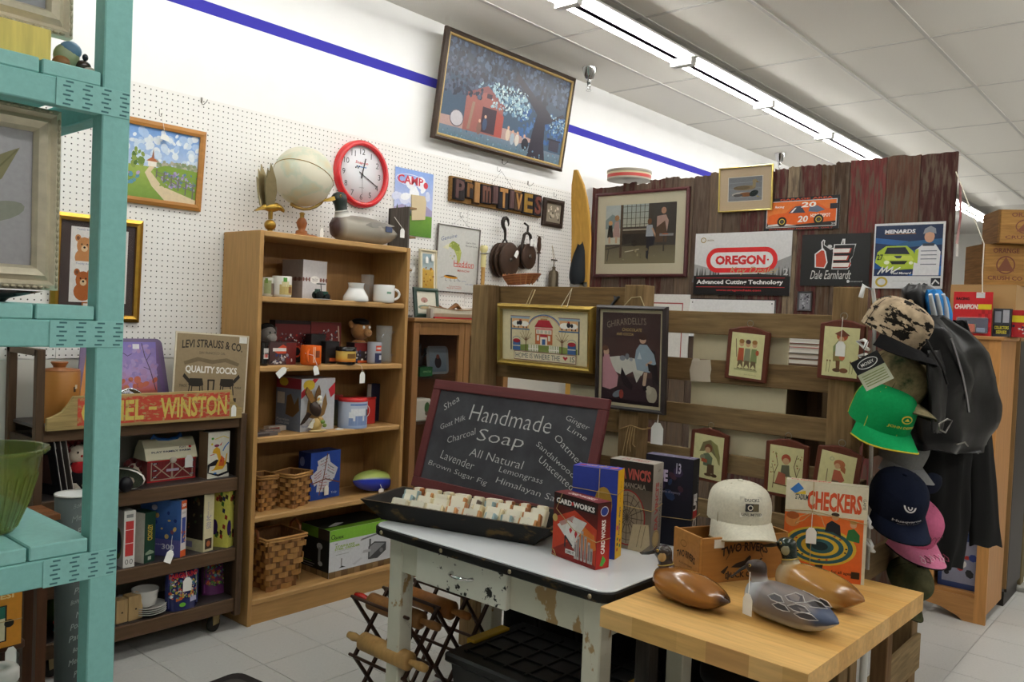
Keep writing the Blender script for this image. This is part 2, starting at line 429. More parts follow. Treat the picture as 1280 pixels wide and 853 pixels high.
def teal_rack():
    TYf=2.1;s=TYf/1.25;c='#86c0bb'
    pxl,pxr=.523*s,.563*s
    t=thing('lumber_rack','teal painted lumber shelf rack in the left foreground','shelf unit',(pxl,TYf,0))
    pw=pxr-pxl;dp=.86;L=1.25
    for x,y in((0,0),(0,dp+.02),(-L,0),(-L,dp+.02)):
        MB().box(x,x+pw,y,y+.058,0,2.9,c).build('post',t,'teal',bevel=.003)
    zz=[]
    for(a,b_)in(((72,96),(72,131)),((59,400),(59,434)),((55,701),(55,735))):
        z1=onY(*a,TYf)[1];z0=onY(*b_,TYf)[1];zz.append((z0,z1))
    zz.append((.1,.17))
    for(z0,z1)in zz:
        MB().box(-L+pw,0,.001,.038,z0,z1,c).build('front_rail',t,'teal',bevel=.003)
        MB().box(-L+pw,0,dp+.022,dp+.06,z0,z1,c).build('back_rail',t,'teal',bevel=.003)
        MB().box(pw*.15,pw*.85,.058,dp+.02,z0,z1,c).build('end_rail',t,'teal',bevel=.003)
        for k in range(7):
            xb=-.004-.138*k-.12;q=MB().box(xb-.012,xb+.12,.004,dp+.055,z1+.001,z1+.036,'#8fc7c2');q.build('shelf_board',t,'teal',bevel=.003)
        if z0>.5:
            q=MB().box(-.107,pw-.002,-.002,0,z0-.001,z1,'#8cc4bf');pl=q.build('mending_plate',t,'teal',bevel=.0006)
            sl=MB()
            for i in range(4):
                for j in range(6):
                    xs=-.092+.044*i+(.006 if j%2 else 0);zs=z0+(z1-z0)*(j+.55)/6.1
                    sl.box(xs,xs+.017,-.0026,-.0019,zs-.002,zs+.002,'#3f6f72')
            sl.build('punched_slots',pl,'matte',kind='stuff')
    return zz,TYf
TEAL,TEALY=teal_rack()
def curio():
    x0,x1,yf,yb,H=3.135,3.95,3.42,3.70,1.468
    t=thing('curio_cabinet','oak display cabinet with glazed doors behind the wooden pallet post','cabinet',(x0,yf,0));w=x1-x0;d=yb-yf;c='#7f5a33'
    MB().box(-.01,w+.01,-.015,d,H-.022,H,'#8f6940').build('top',t,'woodx',bevel=.006,seg=2)
    MB().box(0,.02,.02,d,.06,H-.022,c).build('side_panel',t,'woodz');MB().box(w-.02,w,.02,d,.06,H-.022,c).build('side_panel',t,'woodz')
    MB().box(.02,w-.02,d-.012,d,.06,H-.022,'#6b4425').build('back_panel',t,'woodz');MB().box(0,w,.0,d,0,.08,c).build('base',t,'woodx')
    for k in range(2):
        a=.0 if k==0 else w/2+.002;b_=w/2-.002 if k==0 else w
        q=MB().box(a,a+.045,0,.02,.08,H-.024,'#86603a');q.box(b_-.045,b_,0,.02,.08,H-.024,'#86603a');q.box(a+.045,b_-.045,0,.02,H-.094,H-.024,'#7c5731');q.box(a+.045,b_-.045,0,.02,.08,.16,'#7c5731')
        dd=q.build('door',t,'woodz',bevel=.002)
        MB().box(a+.045,b_-.045,.008,.012,.16,H-.094,'#1c2022').build('pane',dd,'cleanglass')
        MB().ell((b_-.022 if k==0 else a+.022,-.012,.8),(.011,.014,.011),'#b08d57').build('knob',dd,'brass')
    for z in(1.13,.87,.5):MB().box(.022,w-.022,.04,d-.014,z-.008,z,'#5a6a66').build('glass_shelf',t,'cleanglass')
    return x0,yf
CURX,CURY=curio()
PWX=5.164
def plank_wall():
    t=thing('plank_wall','tall partition of weathered red and brown barn boards hung with pictures and signs','partition',(PWX,WY-.01,0),FX)
    px=[736,757,779,795,812,832,848,868,888,905,927,948,968,985,1000,1027,1044,1062,1108,1150,1196]
    cs=['#583432','#5c4c43','#4f332f','#625145','#523430','#5a4b42','#675749','#57483f','#6a5a4c','#594a40','#543532','#583834','#583432','#857561','#583432','#564233','#4f4035','#6f3d3b','#61463b','#4a302d']
    hs=[2.5,2.50,2.515,2.5,2.52,2.53,2.515,2.52,2.535,2.52,2.52,2.51,2.52,2.53,2.525,2.52,2.53,2.53,2.535,2.53]
    ys=[WY-.01-max(0.0,onX(p,225,PWX)[0])for p in px];ys[0]=0.002
    R=random.Random(4)
    for i in range(len(cs)):
        a,b_=ys[i]+.001,ys[i+1]-.001;h=hs[i];n=6
        top=[(b_-(b_-a)*k/n,h+R.uniform(-.008,.006))for k in range(n+1)]
        o=MB().prism([(a,0.01),(b_,0.01)]+top,R.uniform(-.004,.004),.022,cs[i]).build('plank',t,'barn',bevel=.002)
    MB().box(.01,ys[-1]-.004,.0222,.0255,.02,2.46,'#2b2522').build('backing_sheet',t,'matte')
    for z in(.3,1.25,2.2):MB().box(.01,ys[-1]-.01,.0255,.06,z,z+.09,'#5a4a3a').build('cross_rail',t,'roughx')
plank_wall()
PLX=2.75
def pallets():
    Y1=2.60;t=thing('pallet_screen','long upright wooden pallet screen behind the white table, hung with pictures','pallet screen',(PLX,Y1,0),FX)
    Y=lambda p,y=360:Y1-onX(p,y,PLX)[0]
    c='#7b6445'
    for a,b_,z1 in((.02,.115,1.632),(Y(788),Y(812),1.636),(Y(1047),Y(1047)+.085,1.634)):
        MB().box(a,b_,-.04,.04,0,z1,c).build('post',t,'roughz',bevel=.003)
    xr=Y(1047)+.085
    xm=Y(788)
    R=random.Random(3)
    for z0,z1 in((1.545,1.63),(1.45,1.535),(1.345,1.43),(1.225,1.33),(1.05,1.14),(.86,.95),(.66,.75),(.44,.53),(.2,.29)):
        MB().box(-.01,xm+.05,.041,.058,z0,z1,R.choice(['#70593a','#78603f','#664f34'])).build('slat',t,'roughx',bevel=.002)
    for(a,b_)in((388,416),(447,475),(504,530),(560,583),(620,642),(680,702)):
        z1=onX(840,a,PLX)[1];z0=onX(840,b_,PLX)[1]
        MB().box(xm+.06,xr-.0,.0415,.0585,z0,z1,R.choice(['#7d6748','#857050','#735d40'])).build('slat',t,'roughx',bevel=.002)
    CY=Y1-xr+.0;L=.78
    s=thing('corner_pallet','short upright wooden pallet at the corner, draped with caps and jackets','pallet screen',(PLX+.064,CY,0),0)
    for a,b_,z1 in((.0,.07,1.0),(L-.06,L+.02,1.60)):
        MB().box(a,b_,0.001,.075,0,z1,'#796244').build('post',s,'roughz',bevel=.003)
    for z0,z1 in((1.50,1.605),(1.30,1.39),(1.08,1.17),(.86,.95),(.66,.76),(.42,.57),(.16,.3)):
        MB().box(.0,L,-.018,0,z0,z1,R.choice(['#7d6748','#857050','#735d40'])).build('slat',s,'roughx',bevel=.002)
    return CY
CORY=pallets()
WTX,WTY1,WTY0,WTZ=1.863,2.215,1.225,.76
def white_table():
    t=thing('enamel_table','white enamel-top kitchen table with black rim, chippy cream paint and a drawer','table',(WTX,WTY1,0),FX)
    L=WTY1-WTY0;D=.64;z=WTZ
    def rr(x0,x1,y0,y1,r,n=6):
        P=[]
        for cx,cy,a in((x1-r,y1-r,0),(x0+r,y1-r,PI/2),(x0+r,y0+r,PI),(x1-r,y0+r,3*PI/2)):
            for i in range(n+1):t_=a+PI/2*i/n;P.append((cx+r*math.cos(t_),cy+r*math.sin(t_)))
        return P
    MB().prismz(rr(.006,L-.006,.006,D-.006,.045),z-.012,z,'#e4e7ea').build('enamel_top',t,'gloss',bevel=.004,seg=2)
    q=MB().prismz(rr(0,L,0,D,.05),z-.034,z-.004,'#161413')
    rim=q.build('rim',t,'blackworn',bevel=.004)
    for k in range(4):MB().ell((.06+.29*k,-.001,z-.02),(.007,.004,.007),'#b7a98c',10,6).build('rivet',rim,'metal')
    for x in(.05,L-.115):
        for y in(.05,D-.11):MB().prismz([(x,y),(x+.062,y),(x+.062,y+.062),(x,y+.062)],0,z-.035,'#d5d2c1').build('leg',t,'chippy',bevel=.004)
    MB().box(.11,L-.115,.056,.078,z-.155,z-.035,'#d0cdbb').build('apron',t,'chippy');MB().box(.11,L-.115,D-.07,D-.05,z-.155,z-.035,'#cfccba').build('apron',t,'chippy')
    MB().box(.056,.076,.11,D-.11,z-.155,z-.035,'#cfccba').build('apron',t,'chippy');MB().box(L-.075,L-.055,.11,D-.11,z-.155,z-.035,'#cfccba').build('apron',t,'chippy')
    dr=MB().box(.20,.60,.036,.057,z-.158,z-.042,'#dedccf').build('drawer',t,'enamelchip',bevel=.003)
    h=MB();h.tube([(.37,.034,z-.093),(.375,.016,z-.093),(.40,.008,z-.093),(.43,.008,z-.093),(.455,.016,z-.093),(.46,.034,z-.093)],[.007,.005,.006,.006,.005,.007],'#d8d8d8',8);h.build('handle',dr,'chrome')
white_table()
BLZ=.742
_a=np.array(onZ(752,757,BLZ));_b=np.array(onZ(998,848,BLZ));_c=np.array(onZ(1150,742,BLZ))
BLR=FX-math.radians(1.5)
BLO=(float(_a[0])-.008,float(_a[1])-.004)
def block_table():
    t=thing('block_table','low butcher block table of pale laminated maple holding duck decoys','table',(BLO[0],BLO[1],0),BLR)
    L=float(_a[1]-_b[1])+.004;D=.82;th=.052
    n=9;R=random.Random(5)
    xs=[0,.1,.23,.31,.42,.5,L]
    for j in range(14):
        y0=D*j/14;y1=D*(j+1)/14
        MB().box(0,L,y0,y1,BLZ-th,BLZ,R.choice(['#d3a763','#cda05b','#d9ae6b','#c99a55'])).build('stave',t,'woodx')
    f=MB()
    for i in range(len(xs)-1):f.box(xs[i],xs[i+1],-.003,0,BLZ-th,BLZ-.0004,['#d9b071','#caa05f','#d3a765','#c1935a','#d8ae70','#cda262'][i])
    f.build('front_edge',t,'woodx')
    for x in(.06,L-.1):
        for y in(.08,D-.12):MB().box(x,x+.045,y,y+.045,0,BLZ-th,'#6f553a' if x>.2 else '#2d2925').build('leg',t,'roughz',bevel=.002)
    MB().box(.07,L-.06,.1,.12,.18,.23,'#2d2925').build('stretcher',t,'roughx')
    return L,D
BLL,BLD=block_table()
def pine_cabinet():
    x0,y1,y0,H=4.87,1.19,.885,1.50
    w=y1-y0+.0;t=thing('pine_cabinet','honey pine open cabinet with scalloped base holding toys behind the jackets','cabinet',(x0,y1,0),FX);d=.40;c='#b1804c'
    MB().box(-.01,w+.015,-.015,d,H-.02,H,c).build('top',t,'woodx',bevel=.004)
    MB().box(0,.018,.02,d,.08,H-.02,c).build('side_panel',t,'woodz');MB().box(w-.018,w,.02,d,.05,H-.02,c).build('side_panel',t,'woodz')
    MB().box(.0,.05,0,.02,.1,H-.02,'#c48d52').build('stile',t,'woodz');MB().box(w-.055,w,0,.02,.0,H-.02,'#c48d52').build('stile',t,'woodz')
    MB().box(.05,w-.055,0,.02,H-.09,H-.02,c).build('front_rail',t,'woodx')
    P=[(0,.13),(0,.06),(.05,.055),(.09,.05),(.13,.035),(.17,.02),(.2,0),(w-.05,0),(w-.05,.13)]
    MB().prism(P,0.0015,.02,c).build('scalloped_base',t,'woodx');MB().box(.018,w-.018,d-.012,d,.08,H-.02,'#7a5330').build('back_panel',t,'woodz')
    for z in(.15,.62,1.06):MB().box(.018,w-.018,.015,d-.012,z-.02,z,c).build('shelf',t,'woodx')
    MB().ell((w-.02,-.008,1.2),(.011,.012,.011),'#7a4a26').build('knob',t,'satin')
pine_cabinet()
# ================================================================ helpers for pictures, signs and boxes
mat('clearpane',0.03,spec=0.5,alpha=0.07)
class Art:
    """draws flat print in 0..1 coordinates, each stroke one thin layer above the last"""
    def __init__(s,mb,x0,z0,W,H,y):s.g=mb;s.x0=x0;s.z0=z0;s.W=W;s.H=H;s.y=y;s.n=0
    def ly(s):s.n+=1;s.y-=4e-5;return s.y
    def X(s,x):return s.x0+x*s.W
    def Z(s,z):return s.z0+z*s.H
    def R(s,a,b,c,d,col,top=None):s.g.rect(s.X(a),s.Z(b),s.X(c),s.Z(d),s.ly(),col,top);return s
    def P(s,pts,col):s.g.poly([(s.X(x),s.Z(z))for x,z in pts],s.ly(),col);return s
    def D(s,x,z,rx,rz,col,seg=16,a0=0,a1=2*PI,rot=0):s.g.disc(s.X(x),s.Z(z),rx*s.W,rz*s.H,s.ly(),col,seg,a0,a1,rot);return s
    def O(s,x,z,rx,rz,w,col,a0=0,a1=2*PI,seg=28):s.g.ring(s.X(x),s.Z(z),rx*s.W,rz*s.H,w*min(s.W,s.H),s.ly(),col,seg,a0,a1);return s
    def L(s,pts,w,col):s.g.line([(s.X(x),s.Z(z))for x,z in pts],w*min(s.W,s.H),s.ly(),col);return s
    def T(s,t,x,z,w,h,col,rot=0,bold=0,shear=0,arc=0):s.g.text(t,s.X(x),s.Z(z),None if w is None else w*s.W,h*s.H,s.ly(),col,rot,bold,shear,arc*s.H);return s
    def B(s,n,a,b,c,d,r0,r1,cols,seed=1,seg=7):
        if n>=24:n*=3;r0*=.55;r1*=.55
        m=min(s.W,s.H);s.g.blobs(n,s.X(a),s.Z(b),s.X(c),s.Z(d),r0*m,r1*m,s.ly(),cols,seed,seg);s.y-=1e-6*n;return s
def span(plane,val,x0,y0,x1,y1):
    xm,ym=(x0+x1)/2,(y0+y1)/2
    if plane=='Y':
        a=onY(x0,ym,val)[0];b=onY(x1,ym,val)[0];z1=onY(xm,y0,val)[1];z0=onY(xm,y1,val)[1]
        return((a+b)/2,val,z0),abs(b-a),z1-z0,0.0
    a=onX(x0,ym,val)[0];b=onX(x1,ym,val)[0];z1=onX(xm,y0,val)[1];z0=onX(xm,y1,val)[1]
    return(val,(a+b)/2,z0),abs(b-a),z1-z0,FX
def hook(parent,z,y0=0,w=.03,col='#77736d'):
    q=MB();q.tube([(0,y0,z+.03),(0,y0-.003,z),(0,y0-.02,z-.004),(0,y0-.028,z+.01)],.0016,col,5);return q.build('peg_hook',parent,'metal')
def picture(name,label,cat,plane,val,rect,depth=.02,fw=.02,fcol='#6b4a2a',fm='woodx',mw=0.0,mcol='#e8e2cc',art=None,lean=0.0,pane=False,inner=None,iw=.005,tilt=0.0,base=None,rz=None,group=None,profile=True,pm='print',zb=None,dz=0):
    loc,w,h,r=span(plane,val,*rect)
    if zb is not None:h=h+loc[2]-zb;loc=(loc[0],loc[1],zb)
    loc=(loc[0],loc[1],loc[2]+dz)
    t=thing(name,label,cat,loc,r if rz is None else rz,lean,tilt,group)
    f=MB();x0,x1,z0,z1=-w/2,w/2,0,h
    def mitre(a,yo,yi,w_,col):
        o=[(x0+a,z0+a),(x1-a,z0+a),(x1-a,z1-a),(x0+a,z1-a)];b=a+w_
        i=[(x0+b,z0+b),(x1-b,z0+b),(x1-b,z1-b),(x0+b,z1-b)]
        m_=[((p[0]*.45+q[0]*.55),(p[1]*.45+q[1]*.55))for p,q in zip(o,i)]
        V=[]
        for k in range(4):V+=[(o[k][0],-.001,o[k][1]),(o[k][0],-yo,o[k][1]),(m_[k][0],-max(yo,yi)-.003,m_[k][1]),(i[k][0],-yi,i[k][1]),(i[k][0],-.001,i[k][1])]
        F=[]
        for k in range(4):
            l=(k+1)%4
            for j in range(4):F.append((k*5+j,l*5+j,l*5+j+1,k*5+j+1))
        f.add(V,F,col)
    if fw>0:
        mitre(0,depth*.75,depth,fw,fcol)
        f.build('frame',t,fm)
    if inner:
        f=MB();mitre(fw,depth*.9,depth*.8,iw,inner);f.build('inner_lip',t,'satin')
    a=fw+(iw if inner else 0);y=-depth*.5
    if fw<=0:y=-depth
    b=MB()
    if fw>0:b.box(x0+a*.5,x1-a*.5,y,-.002,z0+a*.5,z1-a*.5,mcol);b.build('mat_board' if mw else 'backing',t,'paper')
    else:b.box(x0,x1,-depth,0,0,h,mcol);b.build('panel',t,'satin',bevel=.001)
    if art:
        g=MB();A=Art(g,x0+a+mw,z0+a+mw,w-2*(a+mw),h-2*(a+mw),y-.0002);art(A);g.build('print',t,pm)
    if pane:MB().box(x0+a,x1-a,y-.004,y-.0035,z0+a,z1-a,'#15171a').build('pane',t,'clearpane')
    t['w']=w;t['h']=h
    return t
def price_tag(parent,x,y,z,w=.028,h=.045,rot=(0,0,0),string=None,name='price_tag'):
    q=MB().prism([(-w/2,0),(w/2,0),(w/2,h*.75),(w*.22,h),(-w*.22,h),(-w/2,h*.75)],-.0006,.0006,'#f2f1ec')
    o=q.build(name,parent,'paper',loc=(x,y,z),rot=rot)
    if string:
        s_=MB();s_.tube([tuple(Vector(p)-Vector((x,y,z)))for p in string],.0011,'#e6e2d8',5);
        so=s_.build('string',parent,'cloth',loc=(x,y,z))
    return o
def carton(name,label,cat,loc,rz,w,d,h,col,front=None,side=None,top=None,left=None,rx=0.0,ry=0.0,m='satin',pm='print',group=None,bev=.001,lidline=None):
    """a printed box: local x = width, y = depth away from the viewer, base centred in x on loc, front face at y = 0"""
    t=thing(name,label,cat,loc,rz,rx,ry,group)
    MB().box(-w/2,w/2,0,d,0,h,col).build('box',t,m,bevel=bev)
    e=.0008
    if front:g=MB();front(Art(g,-w/2,0,w,h,-e));g.build('front_print',t,pm)
    if side:g=MB();g.M=Matrix.Translation((w/2,0,0))@Matrix.Rotation(PI/2,4,'Z');side(Art(g,0,0,d,h,-e));g.build('side_print',t,pm)
    if left:g=MB();g.M=Matrix.Translation((-w/2,d,0))@Matrix.Rotation(-PI/2,4,'Z');left(Art(g,0,0,d,h,-e));g.build('side_print',t,pm)
    if top:g=MB();g.M=Matrix.Translation((-w/2,0,h))@Matrix.Rotation(-PI/2,4,'X');top(Art(g,0,0,w,d,-e));g.build('top_print',t,pm)
    return t
def twine(parent,pts,r=.0012,col='#b39a6b',name='twine'):
    q=MB();q.tube(pts,r,col,5);return q.build(name,parent,'cloth')
# ================================================================ pictures on the pegboard and upper wall
PEG=WY-.008
def art_barn(a):
    a.R(0,0,1,1,'#425a70','#2a2f3d');a.R(0,0,1,.12,'#56707f','#6b7888')
    a.P([(0,.1),(.62,.12),(.78,.2),(.5,.24),(0,.2)],'#a98c86')
    a.B(50,.25,.38,.68,.72,.03,.06,['#6f8ba0','#8fa9b4','#5a7a94'],3);a.B(40,.6,.2,1,.55,.03,.06,['#35598a','#44699a','#2f4f80'],4)
    a.P([(.17,.1),(.17,.48),(.32,.56),(.46,.48),(.46,.12)],'#8f5852');a.P([(.14,.47),(.32,.63),(.48,.46),(.46,.45),(.32,.56),(.17,.46)],'#7c4a4b')
    a.R(.3,.13,.41,.4,'#3a2a35');a.P([(.41,.12),(.47,.12),(.47,.36),(.41,.4)],'#9c4a42');a.R(.32,.5,.36,.55,'#3a2a35')
    a.P([(.2,.12),(.22,.12),(.24,.42),(.22,.42)],'#8c7364')
    for x,z,c in((.33,.22,'#394a66'),(.29,.16,'#7b5a50'),(.52,.18,'#c9b9a8'),(.56,.15,'#9aa8b5'),(.6,.15,'#c8c2b8'),(.66,.14,'#8b95a3')):a.D(x,z,.018,.07,c,10);a.D(x,z+.08,.009,.02,'#c79d85',8)
    a.D(.12,.2,.045,.08,'#b7b3b8',14);a.O(.12,.2,.05,.09,.01,'#55525e')
    a.P([(.7,.0),(.72,.3),(.74,.5),(.66,.62),(.55,.74),(.42,.86),(.44,.88),(.6,.76),(.73,.66),(.76,.85),(.79,.85),(.81,.6),(.88,.52),(.97,.6),(.985,.57),(.87,.46),(.82,.42),(.83,.2),(.86,0)],'#2b2733')
    a.B(170,0,.66,1,1,.03,.075,['#242a3a','#2f3a4e','#1f2330','#3a4760','#4a5a72'],5);a.B(60,0,.45,.28,.8,.03,.06,['#262a38','#33394b','#4b5468'],6)
    a.B(70,.36,.42,.66,.7,.012,.035,['#a9c0c6','#8dacb8','#c3d3d2','#7e9fb0'],7);a.B(30,.86,.35,1,.55,.012,.03,['#a9c0c6','#5c82a8'],8)
    a.P([(.54,.88),(.73,.66),(.76,.63),(.7,.62),(.52,.8)],'#2b2733');a.D(.67,.13,.03,.07,'#23222c',12)
    a.R(.88,.14,.97,.26,'#3a3745');a.R(.86,.26,.98,.28,'#2c2a36');a.B(26,0,0,1,.1,.01,.03,['#5f8296','#7d97a4','#46647a'],9)
bp=picture('framed_barn_print','large dark-framed print of a red blacksmith barn under a big tree, high on the wall','picture','Y',WY-.05,(538.5,66,703,194),.03,.026,'#3a2c22','woodx',art=art_barn,inner='#b79b62',iw=.014,lean=math.radians(8),tilt=0,pane=False,pm='glossprint')
def art_church(a):
    a.R(0,0,1,1,'#dfe7ee','#6f9bd8');a.B(26,0,.55,1,.95,.05,.13,['#c9d8ea','#dfe6ee','#a9c3e6'],2,10)
    a.R(0,.0,1,.45,'#6f8f3f','#9cae55');a.B(24,.45,.46,1,.56,.04,.07,['#9a9c86','#b0a99a','#7f8f6a'],3);a.B(16,.22,.44,.34,.66,.03,.06,['#4f6b35','#6d8742','#86984e'],4)
    a.P([(.4,.46),(.4,.53),(.45,.58),(.5,.53),(.5,.46)],'#ece6da');a.P([(.38,.53),(.45,.6),(.52,.53)],'#b26a45');a.P([(.44,.58),(.455,.72),(.47,.58)],'#8a5a44')
    a.P([(.42,.46),(.48,.46),(.44,.38),(.58,.2),(1,.06),(1,0),(.62,0),(.46,.18),(.37,.36)],'#d9c6a4')
    a.P([(.46,.42),(.6,.5),(1,.48),(1,.12),(.7,.18),(.56,.3)],'#7d9a3f');a.B(44,.56,.2,1,.42,.02,.05,['#8f7fae','#7d9a3f','#a99bc0','#5e7d8f'],5);a.B(22,0,.1,.3,.36,.02,.05,['#5f93a8','#b69fc0','#6f8f3f'],6)
    for i in range(6):x=.5+.09*i;z=.38-.028*i;a.R(x,z-.07-.02*i,x+.016,z+.05,'#6e6a62')
    a.L([(.5,.4),(.7,.33),(.99,.27)],.012,'#777268');a.L([(.5,.35),(.7,.27),(.99,.18)],.012,'#777268')
t=picture('framed_landscape','oak-framed painting of a white church and winding path on the pegboard','picture','Y',PEG,(128,153,251,257),.018,.03,'#a8743a','woodx',art=art_church,lean=math.radians(5))
hook(t,t['h']+.03);price_tag(t,.02,-.026,t['h']-.075,.04,.025,rot=(0,.2,0),string=[(.0,-.028,t['h']+.03),(.02,-.028,t['h']-.05)])
def bear(a,x,z,s,c):
    a.R(x-.5*s,z-.62*s,x+.5*s,z+.62*s,'#efeae6');a.D(x,z-.3*s,.34*s,.28*s,c);a.D(x,z+.05*s,.28*s,.27*s,c)
    for e in(-1,1):a.D(x+e*.24*s,z+.28*s,.11*s,.11*s,c);a.D(x+e*.24*s,z+.28*s,.06*s,.06*s,'#7a4a30');a.D(x+e*.1*s,z+.1*s,.03*s,.03*s,'#1c1410',8)
    a.D(x,z-.02*s,.12*s,.1*s,'#e8c9a2');a.D(x,z+.01*s,.045*s,.035*s,'#1c1410',8);a.T('Teddy Bear',x,z+.54*s,.6*s,.07*s,'#7d86b0')
def art_bears(a):
    a.R(0,0,1,1,'#4d403e')
    for x in(.31,.72):bear(a,x,.72,.36,'#c98a55');bear(a,x,.35,.36,'#b4642f')
    a.R(.3,.0,.72,.13,'#b06a35');a.R(.32,0,.7,.115,'#efe8de');a.D(.42,.05,.05,.06,'#b8662f');a.D(.6,.05,.05,.06,'#b8662f')
picture('framed_bear_stamps','gold-framed teddy bear stamp prints on brown mat, half hidden by the teal post','picture','Y',PEG,(62,270,174,402),.018,.028,'#b08a3a','brass',art=art_bears,inner='#6d4a22',iw=.004,lean=math.radians(2),pane=True)
def clock():
    loc,w,h,r=span('Y',PEG,416,176,483,260)
    R_=(w+h)/4;t=thing('wall_clock','round red-rimmed wall clock with white face on the pegboard','clock',(loc[0],loc[1],loc[2]+h/2))
    M=Matrix.Rotation(PI/2,4,'X')
    q=MB();q.M=M;q.lathe([(R_*.84,.004),(R_*.84,.03),(R_*.87,.036),(R_*.94,.036),(R_,.024),(R_,0)],'#c9262c',48,cap=False);q.build('rim',t,'gloss')
    q=MB();q.M=M;q.lathe([(.0001,.012),(R_*.85,.012),(R_*.85,0)],'#e4e6ea',40,cap=False);f=q.build('face',t,'satin')
    g=MB();a=Art(g,-R_,-R_,2*R_,2*R_,-.0125)
    for k in range(1,13):
        an=PI/2-k*PI/6;a.T(str(k),.5+.335*math.cos(an),.5+.335*math.sin(an),None,.085,'#3a3d42')
    for k in range(0,60,5):
        an=k*PI/30;a.D(.5+.405*math.cos(an),.5+.405*math.sin(an),.004,.004,'#666',6)
    a.T('Snap-on',.49,.665,.24,.055,'#c9343a',shear=.25,bold=.01);a.R(.4,.6,.58,.615,'#6f9bd0')
    for i in range(4):
        for j in range(2):
            if(i+j)%2==0:a.R(.37+.022*i,.575+.022*j,.392+.022*i,.597+.022*j,'#222')
    a.T('quartz',.5,.3,.09,.02,'#777');g.build('dial_print',f,'print',kind='stuff')
    for nm,an,L,wd in(('hour_hand',PI/2-.23,.24,.02),('minute_hand',PI/2-PI*2*19.5/60,.33,.015)):
        q=MB();a=Art(q,-R_,-R_,2*R_,2*R_,-.0165);a.L([(.5-.06*math.cos(an),.5-.06*math.sin(an)),(.5+L*math.cos(an),.5+L*math.sin(an))],wd,'#111');q.build(nm,t,'satin')
    q=MB();a=Art(q,-R_,-R_,2*R_,2*R_,-.0175);a.L([(.5,.56),(.5+.01,.2)],.006,'#444');a.D(.5,.5,.02,.02,'#111');q.build('second_hand',t,'satin')
clock()
def art_camp(a):
    a.R(0,0,1,1,'#d9d8ee','#7f9fdc');a.B(18,0,.5,1,.85,.06,.14,['#eef0f6','#d5daf0'],3,10);a.P([(0,.4),(.2,.46),(.5,.42),(.8,.5),(1,.42),(1,.2),(0,.2)],'#9d94b8')
    a.R(0,0,1,.33,'#4f7a2c','#6f9a3a')
    for x in(.08,.28,.4,.62):a.P([(x-.05,.3),(x,.46),(x+.05,.3)],'#2f4a34')
    a.T('CAMP',.4,.84,.66,.13,'#c0283c',bold=.03);a.O(.4,.84,.38,.09,.012,'#e9e4ee');a.D(.8,.8,.06,.05,'#c0283c')
t=picture('camp_sign','tall metal sign with red lettering over sky and green grass, right of the clock','sign','Y',PEG,(492,213,540,295),.004,0,'#ccc',mcol='#bfc6cf',art=art_camp,pm='glossprint')
q=MB().prism([(-.045,0),(.06,.015),(.065,.12),(.05,.155),(-.055,.15)],-.012,-.006,'#cdbb97');q.build('price_card',t,'paper',loc=(.03,0,.09))
def primitives():
    loc,w,h,r=span('Y',PEG,559.5,234,674,262)
    t=thing('letter_block_sign','long brown board of old wooden type letters hung above the pulleys','sign',(loc[0],loc[1],loc[2]+.0),ry=0)
    h=.155;MB().box(-w/2,w/2,-.025,0,0,h,'#7d5e36').build('board',t,'roughx',bevel=.002)
    L=[('P',.0,.085,.13,.25,'#5b4544','#2f2b2b'),('r',.092,.055,.1,.55,'#7a5634','#2f2b2b'),('I',.15,.05,.145,.0,'#9a744a','#4a3828'),('m',.212,.085,.12,.35,'#6a4a40','#2c292b'),('I',.30,.05,.12,.1,'#5b4544','#3a3030'),
         ('T',.355,.085,.15,.0,'#a77a4a','#2c292b'),('I',.445,.045,.13,.15,'#5b4544','#2f2b2b'),('V',.495,.07,.12,.5,'#a77a4a','#4a3a30'),('E',.57,.095,.15,.0,'#8d6d34','#2c292b'),('S',.67,.075,.14,.1,'#6a3f36','#2c292b')]
    sc=w*.97/.75
    for ch,x,bw,bh,dn,c,bc in L:
        x0=-w/2+.012+x*sc;bw*=sc*.95;z1=h-.005-dn*.03;z0=max(.006,z1-bh)
        q=MB().box(x0,x0+bw,-.045,-.025,z0,z1,bc);bl=q.build('letter_block',t,'rough'+'z',bevel=.001)
        g=MB();V,F=glyphs(ch,.03,0);zz=(z0+z1)/2
        n_=len(V);P0=[(x0+bw/2+v[0]*bw*.82,-.05,zz+v[1]*(z1-z0)*.88)for v in V]
        g.add(P0,F,c)
        ec={}
        for f in F:
            for i in range(len(f)):
                e=(f[i],f[(i+1)%len(f)]);ec[e]=1
        for e in list(ec):
            if(e[1],e[0])not in ec:
                p,q_=P0[e[0]],P0[e[1]];g.add([p,(p[0],-.045,p[2]),(q_[0],-.045,q_[2]),q_],[(0,1,2,3)],c)
        g.build('letter',bl,'roughz')
    q=MB();q.tube([(-.09,-.03,h),(.02,-.02,h+.1),(.13,-.03,h)],.0012,'#8b8780',5);q.build('wire',t,'metal');hook(t,h+.1)
primitives()
def art_group(a):
    a.R(0,0,1,1,'#8a8070');a.B(12,.1,.2,.9,.5,.08,.12,['#4b443c','#b5aa98'],2);a.B(7,.1,.5,.9,.8,.06,.09,['#c9bba8','#d8cbb8'],4)
t=picture('framed_photograph','small old group portrait in a wide dark frame right of the lettered board','picture','Y',PEG,(676.5,249,702,284),.02,.032,'#33251d','darkx',art=art_group,lean=math.radians(3));hook(t,t['h']+.02)
